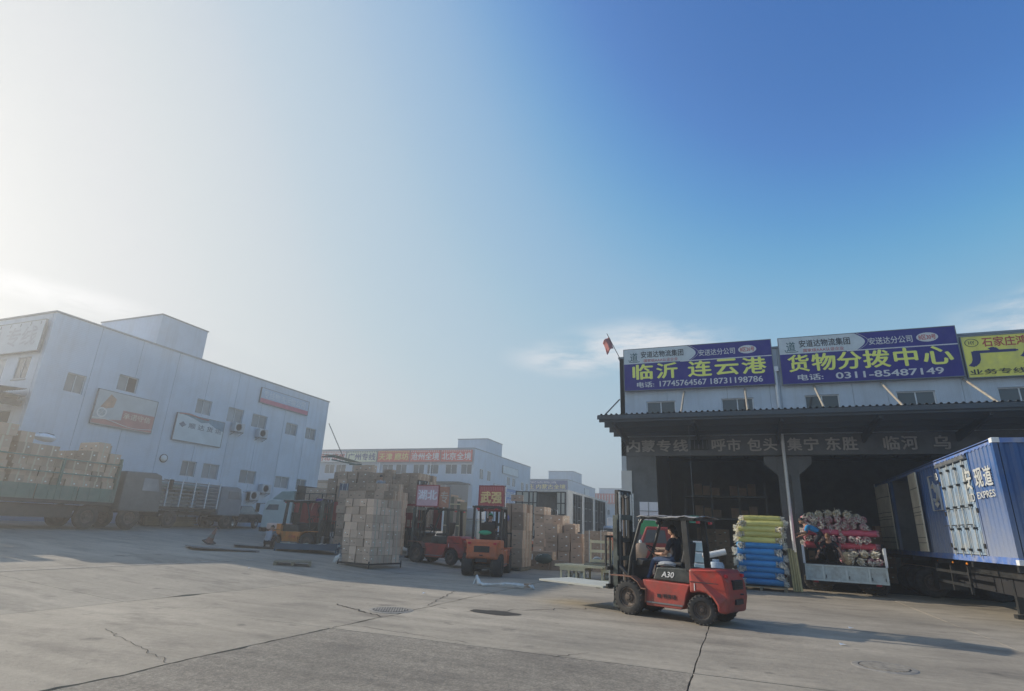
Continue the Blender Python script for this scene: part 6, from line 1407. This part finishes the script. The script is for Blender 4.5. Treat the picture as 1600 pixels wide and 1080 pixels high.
heap(-18.85, -15.6, 26.4, 28.4, 1.6, lambda u, v: 2.9 - .25 * u, 'brown box at the tail end of the red truck load', 'boxes at the tail end of the red truck load', kind=3, seed=33, s=(1.05, 1.05, 1), jit=.05)
heap(-19.2, -15.9, 24.6, 26.0, .25, lambda u, v: 3.0 + .45 * math.sin(u * 3), 'brown box in the heap between the pale stack and the red truck', 'boxes heaped beside the red truck', kind=3, seed=34, s=(1.1, 1.1, 1.1), jit=.04)
t = thing('box', 'blue grey printed bale set among the brown boxes on the red truck', 'bale', (-20.0, 26.35, 3.0)); b = MB(); b.bb(-.52, .52, -.1, .4, 0, .72); b.build('bale', mat('blue_grey_bale', (.16, .16, .20), .6, 0, .35, 9), t, bevel=.04); b = MB(); [b.bb(x, x + .03, -.11, .41, -.005, .725) for x in (-.3, .0, .3)]; each(b, 'band', M['film'], t)
person('worker in dark purple bending over the side of the red truck load', (-21.25, 26.0, 1.85), R(165), BEND, 'purplecloth', 'darkcloth')
person('worker in a light grey shirt standing among the boxes on the red truck', (-16.9, 24.9, 2.35), R(150), STAND, 'greycloth', 'darkcloth')
# timber stack, white wrapped goods behind the side-view forklift
for k in range(5):
    tt = thing('timber_slab', ['leftmost', 'second', 'third', 'fourth', 'rightmost'][k] + ' upright brown timber panel behind the red side view forklift', 'panel', (-14.75 + k * .19, 28.2, .12), R(3), 'upright timber panels')
    b = MB(); b.bb(-.09, .09, -.1, .9, 0, 3.0 + .12 * ((k * 3) % 4 - 1)); b.build('panel', M['card' if k % 2 else 'oldwood'], tt, bevel=.01); b = MB(); [b.bb(-.092, .092, -.115, -.1, z, z + .06) for z in (.5, 1.6, 2.7)]; each(b, 'batten', M['wood'], tt)
WT = thing('wrapped_stack', 'white wrapped stack of sheets standing behind the orange forklift', 'wrapped stack', (-14.2, 29.8, .95), R(2))
b = MB(); b.bb(-.62, .62, 0, 1.1, 1.15, 1.85); b.build('white_cover', M['white'], WT, bevel=.10, seg=3)
for k in range(14):
    b = MB(); b.bb(-.58, .58, .02 + .006 * (k % 2), 1.08, .10 + k * .074, .16 + k * .074); b.build('sheet', M['plate'], WT)
b = MB(); b.bb(-.8, .8, -.2, 1.5, -.5, .06); b.build('base', M['dsteel'], WT)
t = thing('flatbed_trailer', 'low dark flatbed carrying the white wrapped stack and timber panels', 'trailer', (-14.3, 30.0, .1)); b = MB(); b.bb(-1.2, 1.3, -.6, 6.0, .1, .33); b.build('deck', M['dsteel'], t)
for y in (0, 4.5):
    for s in (-1.0, 1.1): wheel(t, (s, y, .02 + .26), .36, .2, M['rim'], lugs=False)

# open sided container trailer in mid distance
MT = thing('container_trailer', 'pale framed container trailer in mid distance with its rear and side doors standing open', 'trailer', (-13.45, 38.0, 0))
W_, L_, z0, z1 = 2.75, 13.0, 1.25, 4.35
b = MB(); b.bb(0, W_, 0, L_, z1 - .12, z1); b.bb(0, W_, 0, L_, z0 - .15, z0); b.bb(0, .05, 0, L_, z0, z1 - .12); b.bb(.05, W_, L_ - .05, L_, z0, z1 - .12); b.build('shell', M['walld'], MT)
for (a, c) in ((W_ - .14, W_),): 
    b = MB(); b.bb(a, c, -.02, .16, z0, z1); b.build('corner_post', M['wallwarm'], MT)
b = MB(); b.bb(0, .10, -.02, .12, z0, z1); b.build('corner_post', M['wallwarm'], MT)
b = MB(); b.bb(-.02, W_ + .02, -.03, .10, z1 - .10, z1 + .05); b.bb(W_ - .05, W_ + .02, .10, L_, z1 - .10, z1 + .05); b.build('top_rail', M['wallwarm'], MT)
for y0, y1 in ((.17, 1.35), (4.0, 4.6), (7.5, 8.1), (12.2, 12.95)):
    b = MB(); b.bb(W_ - .03, W_ + .01, y0, y1, z0, z1 - .1); b.build('side_panel', M['wallwarm'], MT)
for y0 in (1.36, 2.65, 4.65, 6.0, 8.15, 10.2):
    b = MB(); b.bb(W_ - .01, W_ + .03, y0, y0 + .08, z0, z1 - .1); [b.bb(W_ - .01, W_ + .03, y0 + .08, y0 + .7, z, z + .05) for z in (z0 + .3, z0 + 1.2, z0 + 2.1)]; b.bb(W_ - .01, W_ + .03, y0 + .7, y0 + .78, z0, z1 - .1); b.build('gate_frame', M['steel'], MT)
def cage_door(x0, x1, y):   # open rear leaf: frame with crossbars and pale backing
    b = MB(); b.bb(x0, x1, y + .02, y + .05, z0 + .05, z1 - .15); d = b.build('rear_door', M['plate'], MT)
    b = MB(); n = 3
    for k in range(n): x = x0 + (x1 - x0) * k / (n - 1); b.bb(x - .04, x + .04, y - .03, y + .019, z0, z1 - .1)
    for k in range(5): z = z0 + (z1 - z0 - .15) * k / 4; b.bb(x0, x1, y - .025, y + .018, z, z + .06)
    b.build('door_frame', M['dsteel'], d)
cage_door(-.95, .0, -.12); cage_door(.02, .60, -.10); cage_door(2.0, 2.62, -.08)
for s in (.35, W_ - .35):
    for y in (1.6, 2.8, 10.5): wheel(MT, (s, y, .48), .48, .3, M['rim'], lugs=False)
heap(-12.7, -11.6, 38.4, 39.5, 1.26, lambda u, v: 1.7, 'brown box inside the open rear of the pale trailer', 'boxes inside the open trailer', kind=2, seed=41)
heap(-12.2, -11.2, 35.2, 36.0 - .4, .0, lambda u, v: 1.1, 'box stacked behind the pile below the open trailer', 'boxes below the open trailer', kind=2, seed=43)
heap(-10.6, -8.4, 31.0, 32.2, .0, lambda u, v: 3.0 - .8 * u, 'brown box in the stepped stack before the open trailer', 'boxes in the stepped stack', kind=2, seed=44)
for k, (x, y, cx_, lab) in enumerate(((-9.6, 56, 'frame', 'far white box truck on the road past the open trailer'), (-6.5, 66, 'redpaint', 'far red cargo truck beside the white box truck'))):
    t = thing('truck', lab, 'truck', (x, y, 0), R(88)); truck_cab(t, -6.2, -4.2, 1.1, .7, 2.3, M[cx_]); b = MB(); b.bb(-4.1, 1.5, -1.15, 1.15, 1.0, 3.0 if k == 0 else 1.9); b.build('cargo_body', M[cx_], t, bevel=.03)
    b = MB(); b.bb(-4.1, 1.5, -1.17, 1.17, .9, .99); [b.bb(-4.0 + q_ * .9, -3.95 + q_ * .9, -1.18, 1.18, 1.0, 2.9 if k == 0 else 1.85) for q_ in range(6)]; each(b, 'rib', M['steel'], t)
    for xx in (-5.2, -.6):
        for s in (-1, 1): wheel(t, (xx, s * .95, .48), .48, .28, M['rim'], lugs=False)

M['dullgreen'] = mat('dull_green_paint', (.12, .21, .17), .6, 0, .15, 3, dirt=(.20, .20, .17), dirt_amt=.6)
M['tubey'] = mat('yellow_sack', (.50, .46, .25), .7, 0, .2, 6)
# green sided cargo truck on the left, in the shade
GT = thing('truck', 'green sided cargo truck loaded high, parked along the left warehouse', 'truck', (-28.6, 20.9, gz(-28.5)), R(-90))
# local: x runs away from the cab (cab at the far end in +Y of the world)
truck_cab(GT, -.2, 1.9, 1.15, .85, 2.75, mat('dark_cab', (.13, .14, .14), .45, 0, .15), fairing=None)
b = MB(); b.bb(.6, 12.2, -.5, -.3, .75, 1.0); b.bb(.6, 12.2, .3, .5, .75, 1.0); b.build('chassis', M['dsteel'], GT)
b = MB(); b.bb(2.3, 12.4, -1.22, 1.22, 1.05, 1.18); b.build('bed', M['dsteel'], GT)
for x in (1.2, 3.2, 8.4, 9.7):
    for s in (-1, 1): wheel(GT, (x, s * .95, .52), .52, .3, M['rim'], lugs=False)
for k in range(6):
    for s in (-1, 1):
        b = MB(); x0 = 2.32 + k * 1.68; b.bb(x0, x0 + 1.63, s * 1.22 - .02, s * 1.22 + .02, 1.18, 1.78); sd = b.build('side_board', M['dullgreen'], GT)
        b = MB(); [b.bb(x0 + .1 + q_ * .5, x0 + .16 + q_ * .5, s * 1.22 + s * .021, s * 1.22 + s * .04, 1.2, 1.76) for q_ in range(3)]; b.build('ribs', M['dullgreen'], sd)
b = MB(); [b.bar((2.32 + k * 2.52, s * 1.22, 1.18), (2.32 + k * 2.52, s * 1.22, 2.95), .09) for k in range(5) for s in (-1, 1)]; [b.bar((2.32, s * 1.22, z), (12.4, s * 1.22, z), .05) for z in (2.3, 2.9) for s in (-1, 1)]; b.bb(2.26, 2.31, -1.2, 1.2, 1.2, 3.2); each(b, 'stake', M['dullgreen'], GT)
b = MB(); b.bb(3.9, 7.6, 1.0, 1.15, .45, .92); b.bb(4.0, 7.4, -1.15, -1.0, .45, .92); b.bb(10.6, 10.7, -1.1, 1.1, .3, .9); each(b, 'side_or_shade_skirt', M['dsteel'], GT)
# its load: world Y runs 18.6 down to 8.6
heap(-29.7, -27.5, 14.2, 18.5, gz(-28.5) + 1.19, lambda u, v: 2.3 + .35 * math.sin(v * 9), 'brown box in the front half of the green truck load', 'boxes on the front half of the green truck', kind=2, seed=51, s=(1.2, 1.2, 1.05), jit=.05)
heap(-29.7, -27.5, 8.7, 14.0, gz(-28.5) + 1.19, lambda u, v: 2.55 + .3 * math.sin(v * 7 + 1), 'dusty box in the rear half of the green truck load', 'boxes on the rear half of the green truck', kind=3, seed=52, s=(1.6, 1.6, 1.4), jit=.06)
for k, (y, z, lb, mm) in enumerate(((15.4, 3.75, 'white bundle lying on top of the green truck load', 'frame'), (13.7, 3.7, 'second white bundle further left on the green truck load', 'film'), (12.4, 3.9, 'yellowish sack on the green truck load', 'tubey'))):
    pass
    t = thing('bundle', lb, 'bundle', (-28.0, y, gz(-28.5) + z), R(90)); b = MB(); b.ball((0, 0, 0), (.45, .35, .18), 10)
    for q_, v in enumerate(b.v): b.v[q_] = tuple(Vector(v) * (1 + .25 * noise.noise(Vector(v) * 4)))
    b.build('wrap', M[mm], t, smooth=True); b = MB(); b.tube([(-.3, .0, .16), (0, .0, .20), (.3, 0, .16)], .015, 5); b.build('cord', M['dsteel'], t)
# second truck nosing out behind it, and a loaded rack
t2 = thing('truck', 'dark truck with a stake body standing beyond the green truck', 'truck', (-30.2, 28.0, gz(-30)), R(-90))
truck_cab(t2, 0, 1.7, 1.0, .75, 2.5, mat('grey_cab', (.20, .22, .25), .4)); b = MB(); b.bb(1.9, 6.2, -1.0, 1.0, .95, 1.1); b.bb(.5, 6.2, -.4, .4, .7, .9); b.build('bed', M['dsteel'], t2)
for x in (.9, 4.8):
    for s in (-1, 1): wheel(t2, (x, s * .85, .45), .45, .26, M['rim'], lugs=False)
for k in range(7):
    b = MB(); b.bb(1.9, 6.2, .98, 1.02, 1.2 + k * .2, 1.28 + k * .2); b.build('slat', M['steel'], t2)
b = MB(); [b.bar((1.9 + k * .86, 1.03, 1.1), (1.9 + k * .86, 1.03, 2.6), .05) for k in range(6)]; each(b, 'stake', M['frame'], t2)
def car(label, x, y, rz, m_, sc_=1.0):
    t = thing('parked_car', label, 'car', (x, y, gz(x)), rz, None, sc_)
    b = MB(); b.prism([(-2.1, .35), (2.1, .35), (2.15, .62), (1.95, .82), (1.05, .92), (.45, 1.38), (-.85, 1.42), (-1.55, .98), (-2.1, .9), (-2.18, .6)], (-.82, .82), 'XZ')
    for k, v in enumerate(b.v): b.v[k] = (v[0], v[1] * (.80 if v[2] > 1.3 else 1), v[2])
    body = b.build('body', m_, t, bevel=.09, seg=3)
    for s in (-1, 1):
        b = MB(); b.add([(.92, s * .80, .95), (-1.3, s * .80, 1.0), (-.80, s * .69, 1.35), (.40, s * .69, 1.33)], [(0, 1, 2, 3)]); b.v = [(v[0], v[1] + s * .03, v[2]) for v in b.v]; o = b.build('side_window', M['glass'], body); q_ = o.modifiers.new('th', 'SOLIDIFY'); q_.thickness = .01
    for x_ in (-1.3, 1.32):
        for s in (-.74, .74): wheel(t, (x_, s, .32), .32, .2, M['chrome'], lugs=False)
    b = MB(); b.add([(1.10, -.62, .95), (1.10, .62, .95), (.52, .52, 1.36), (.52, -.52, 1.36)], [(0, 1, 2, 3)]); b.v = [(v[0] + .03, v[1], v[2] + .03) for v in b.v]; o = b.build('windscreen', M['glass'], body); o.modifiers.new('th', 'SOLIDIFY').thickness = .01
    b = MB(); [b.bb(2.08, 2.17, s * .6 - .18, s * .6 + .18, .62, .76) for s in (-1, 1)]; each(b, 'headlight', M['frame'], body)
car('black car parked under the left warehouse wall', -30.6, 28.9, R(-75), mat('black_car_paint', (.02, .022, .028), .25, 0, .05, 1, coat=.5))
car('second dark car half hidden behind the red truck cab', -29.4, 33.2, R(-80), mat('dark_car_paint', (.05, .052, .06), .3, 0, .05, 1, coat=.5))
t = thing('flatbed_trailer', 'low grey flatbed with ribbed side parked behind the dark cars', 'trailer', (-30.8, 37.2, gz(-31)), R(0)); b = MB(); b.bb(-1, 3.2, -1.0, 1.0, .8, 1.0); b.build('deck', M['steel'], t)
for k in range(5):
    b = MB(); b.bb(-1 + k * .84, -1 + k * .84 + .8, -1.03, -1.0, 1.0, 1.45); b.build('side_board', M['signgrey'], t)
for x in (-.3, 2.4):
    for s in (-.85, .85): wheel(t, (x, s, .4), .4, .25, M['rim'], lugs=False)
# planter-like timber pile under the wall
t = thing('timber_pile', 'low pile of weathered planks along the foot of the left warehouse wall', 'planks', (-31.2, 24.6, gz(-31)), R(90))
for k in range(12):
    b = MB(); b.bb(-1.6 + .05 * (k % 3), 1.5 + .06 * (k % 4), -.5 + .34 * (k % 3), -.2 + .34 * (k % 3), .02 + .13 * (k // 3), .14 + .13 * (k // 3)); b.build('plank', M['oldwood'], t)
# blue steel pallet with rubble of goods
t = thing('pallet', 'long low blue steel pallet with scraps on it, left of the pale box stack', 'pallet', (-18.0, 21.4, gz(-18)), R(32))
b = MB(); b.bb(-1.3, 1.3, -.55, .55, .12, .18); b.build('deck', M['bluebin'], t)
for s in (-1, 1):
    b = MB(); b.bb(-1.3, 1.3, s * .55 - .03, s * .55 + .03, .12, .36); b.build('side_rail', M['bluebin'], t)
b = MB(); [b.bar((x, y, 0), (x, y, .42), .06) for x in (-1.28, 1.28) for y in (-.55, .55)]; each(b, 'leg', M['bluebin'], t)
b = MB(); rnd = random.Random(3)
for k in range(26): x, y = rnd.uniform(-1.2, 1.2), rnd.uniform(-.45, .45); b.bar((x - .2, y, .2 + rnd.uniform(0, .15)), (x + .25, y + rnd.uniform(-.2, .2), .2 + rnd.uniform(0, .2)), .05, .03)
tag(b.build('scrap', M['plate'], t), kind='stuff')
# black mats, dark pallet, cone
t = thing('mat', 'large thin black sheet lying in front of the traffic cone', 'mat', (-19.45, 18.1, gz(-19.4) + .01), R(62))
b = MB(); b.box((0, 0, .05), (2.5, 1.25, .05)); b.build('sheet', M['steel'], t); b = MB(); b.box((0, 0, .012), (2.3, 1.1, .022)); b.build('underside', M['rubber'], t)
t.rotation_euler = (0, R(3.1), R(62))
t = thing('mat', 'narrow black sheet lying behind the larger one near the yellow forklift', 'mat', (-19.9, 20.4, gz(-19.9) + .02), R(50))
b = MB(); b.box((0, 0, .03), (1.9, .8, .04)); b.build('sheet', M['dsteel'], t); b = MB(); b.box((0, 0, .005), (1.8, .7, .008)); b.build('underside', M['rubber'], t); t.rotation_euler = (0, R(3.1), R(50))
t = thing('pallet', 'dark empty wooden pallet lying alone in the sunlit yard', 'pallet', (-14.85, 17.0, gz(-14.9)), R(40))
for k in range(6):
    b = MB(); b.bb(-.62, .62, -.5 + k * .18, -.37 + k * .18, .105, .13); b.build('deck_board', M['oldwood'], t)
for k in range(3):
    b = MB(); b.bb(-.62 + k * .57, -.52 + k * .57, -.5, .53, .0, .104); b.build('runner', M['oldwood'], t)
t = thing('traffic_cone', 'single dull traffic cone lying tilted behind the black mat', 'traffic cone', (-21.5, 19.2, gz(-21.5)), 0)
b = MB(); b.box((0, 0, .02), (.42, .42, .04)); b.build('base', M['rubber'], t); b = MB(); b.lathe([(.16, .04), (.11, .28), (.07, .50), (.03, .70), (0, .70)], n=18); b.build('cone', mat('dull_orange', (.20, .11, .10), .7, 0, .2, 5), t, smooth=True)
b = MB(); b.lathe([(.118, .26), (.086, .42)], n=18); b.build('band', M['steel'], t); t.rotation_euler = (R(12), R(28), .3); t.location.z += .08
# film scraps and litter on the yard
t = thing('plastic_sheet', 'crumpled strip of white plastic on the ground behind the oily patch', 'plastic sheet', (-6.9, 17.1, 0), R(5))
b = MB(); rnd = random.Random(8)
pts = [(-.85, .05, .05), (-.80, .1, .28), (-.70, .0, .06), (-.5, -.03, .05), (-.2, .02, .06), (.1, -.02, .10), (.4, .02, .09), (.7, 0, .08), (.95, .03, .10), (1.0, .02, .03)]
for q_ in range(4): b.tube([(x + rnd.uniform(-.04, .04), y + rnd.uniform(-.06, .06), z + rnd.uniform(-.015, .03)) for x, y, z in pts], [.03, .02, .05, .03, .02, .035, .05, .045, .05, .03], 6)
b.build('film', M['film'], t, smooth=True)
b = MB(); b.box((.85, 0, .10), (.22, .10, .11), .1); b.build('cardboard_core', M['card'], t)
rnd = random.Random(12)
for k, (x, y, lb) in enumerate(((-7.8, 13.9, 'tiny white paper scrap left of the oily patch'), (2.0, 14.6, 'small white scrap on the paving beyond the forklift shadow'), (1.5, 12.2, 'tiny white scrap in the shadow of the forklift'), (4.5, 12.9, 'tiny scrap of paper at the right of the yard'), (-14.6, 14.7, 'white scrap on the sunlit paving far left'), (6.2, 11.5, 'small dark pebble like scrap near the right edge'))):
    b = MB(); b.add([(x, y, .012 + gz(x)), (x + .09, y + .02, .03 + gz(x)), (x + .07, y + .08, .02 + gz(x)), (x - .01, y + .06, .035 + gz(x))], [(0, 1, 2, 3)]); o = b.build('paper_scrap', M['frame']); o.modifiers.new('t', 'SOLIDIFY').thickness = .004; tag(o, lb, 'litter')
b = MB(); rnd = random.Random(5)
for k in range(700):
    x = rnd.uniform(-9, 5) if k % 3 else rnd.uniform(-6.4, -.8); y = rnd.uniform(3, 16) if k % 3 else rnd.uniform(3, 8.5); s_ = rnd.uniform(.003, .007); b.box((x, y, s_ * .4), (s_, s_ * rnd.uniform(.6, 1.4), s_ * .8), rnd.uniform(0, 3))
tag(b.build('grit', mat('grit_stones', (.27, .24, .20), .9, 0, .3, 30)), kind='stuff')

# ---------------------------------------------------------------- goods inside the dark bays of the right warehouse
for k in range(9):
    x = -3.4 + k * 1.45 + .2 * math.sin(k * 2.3); hh = (1.5, 2.3, 1.2, 2.6, 1.9, 2.2, 1.4, 2.5, 1.8)[k]
    if 1.6 < x < 3.0: continue
    heap(x * SC, x * SC + 1.0, 31.0 + (k % 2) * 1.5, 31.9 + (k % 2) * 1.5, .02, lambda u, v: hh, 'dim box in %s stack inside the unlit bay' % ['the leftmost', 'the second', 'the third', 'the fourth', 'the fifth', 'the sixth', 'the seventh', 'the eighth', 'the last'][k], 'boxes in stack %s inside the bays' % 'abcdefghi'[k], kind=2, seed=60 + k, s=(1.1, 1, 1))
t = thing('storage_rack', 'tall steel storage rack with cartons deep inside the first dark bay', 'rack', (0, 0, 0)); near(t)
b = MB()
for x in (-3.2, -1.5, .2, 1.8): b.bb(x - .05, x + .05, 40, 40.1, -.3, 5.2); b.bb(x - .05, x + .05, 41.2, 41.3, -.3, 5.2)
for z in (1.4, 2.8, 4.2): b.bb(-3.3, 1.9, 39.95, 41.3, z, z + .12)
b.build('frame', M['steel'], t)
for z in (1.53, 2.93, 4.33):
    for k in range(9):
        if (k * 7 + int(z * 3)) % 4 == 0: continue
        b = MB(); b.bb(-3.1 + k * .55, -2.62 + k * .55, 40.1, 40.9, z, z + .5 + .25 * ((k * 5) % 3) / 2); b.build('carton', M['card'], t)
# ---------------------------------------------------------------- boxes: drop the buried ones, keep about 300 as things, join the rest
bpy.context.view_layer.update(); dg = bpy.context.evaluated_depsgraph_get()
def seen(o):
    mw = o.matrix_world; bb = [Vector(c) for c in o.bound_box]; cen = sum(bb, Vector()) / 8
    pts = [mw @ (cen + (c - cen) * 1.002) for c in bb] + [mw @ (cen + (bb[a] + bb[b_] - 2 * cen) / 2 * 1.01) for a, b_ in ((0, 5), (1, 6), (1, 4))] 
    n = 0
    for ex in (0, -1.5):
        e = Vector((ex, 0, EYE))
        for p in pts:
            d = p - e; L_ = d.length; hit, loc, *_r = sc.ray_cast(dg, e, d / L_, distance=L_ - .03)
            if not hit or (loc - p).length < .04:
                n += 1
                if ex: return 1
                if n > 0: return 3
        if ex == 0 and n: return 2 + n
    return 0
boxes = [o for o in C.objects if o.type == 'MESH' and o.name.startswith('cardboard_box')]
keep = []; drop = []; far_ = []
for o in boxes:
    v = seen(o)
    if v == 0: drop.append(o); continue
    L_ = (o.matrix_world.translation - Vector((0, 0, EYE))).length; keep.append(((o.dimensions.length / L_) * (1 if v > 1 else .2), o))
keep.sort(key=lambda q_: -q_[0]); LIMIT = 295
rest = [o for _, o in keep[LIMIT:]]
if rest:
    b = MB(); mats = [M['card'], M['cardpale'], M['tape'], M['boxprint'], M['boxink']]
    for o in rest:
        ids = [mats.index(m_) for m_ in o.data.materials]; off = len(b.v)
        b.v += [tuple(o.matrix_world @ v.co) for v in o.data.vertices]
        for p in o.data.polygons: b.f.append(tuple(off + i for i in p.vertices)); b.m.append(ids[p.material_index])
    tag(b.build('cardboard_boxes', mats), 'many further small cardboard boxes in the more distant piles', None, None, 'stuff')
for o in drop + rest: bpy.data.objects.remove(o)
# ================================================================ AIR
b = MB(); b.bb(-620, 620, -250, 820, -1.2, 15.2)
hz = b.build('flare_haze', []) if False else None
me = b.mesh('flare_haze', []); hm = bpy.data.materials.new('flare_haze'); hm.use_nodes = True
ht = hm.node_tree; ht.nodes.clear(); ho = ht.nodes.new('ShaderNodeOutputMaterial'); hv = ht.nodes.new('ShaderNodeVolumePrincipled')
hv.inputs['Color'].default_value = (.985, .985, .985, 1); hv.inputs['Density'].default_value = .0044; hv.inputs['Anisotropy'].default_value = .60  # haze added to stand in for lens flare over the left side
ht.links.new(hv.outputs[0], ho.inputs['Volume']); me.materials.append(hm)
hz = bpy.data.objects.new('flare_haze', me); C.objects.link(hz); tag(hz, kind='stuff')
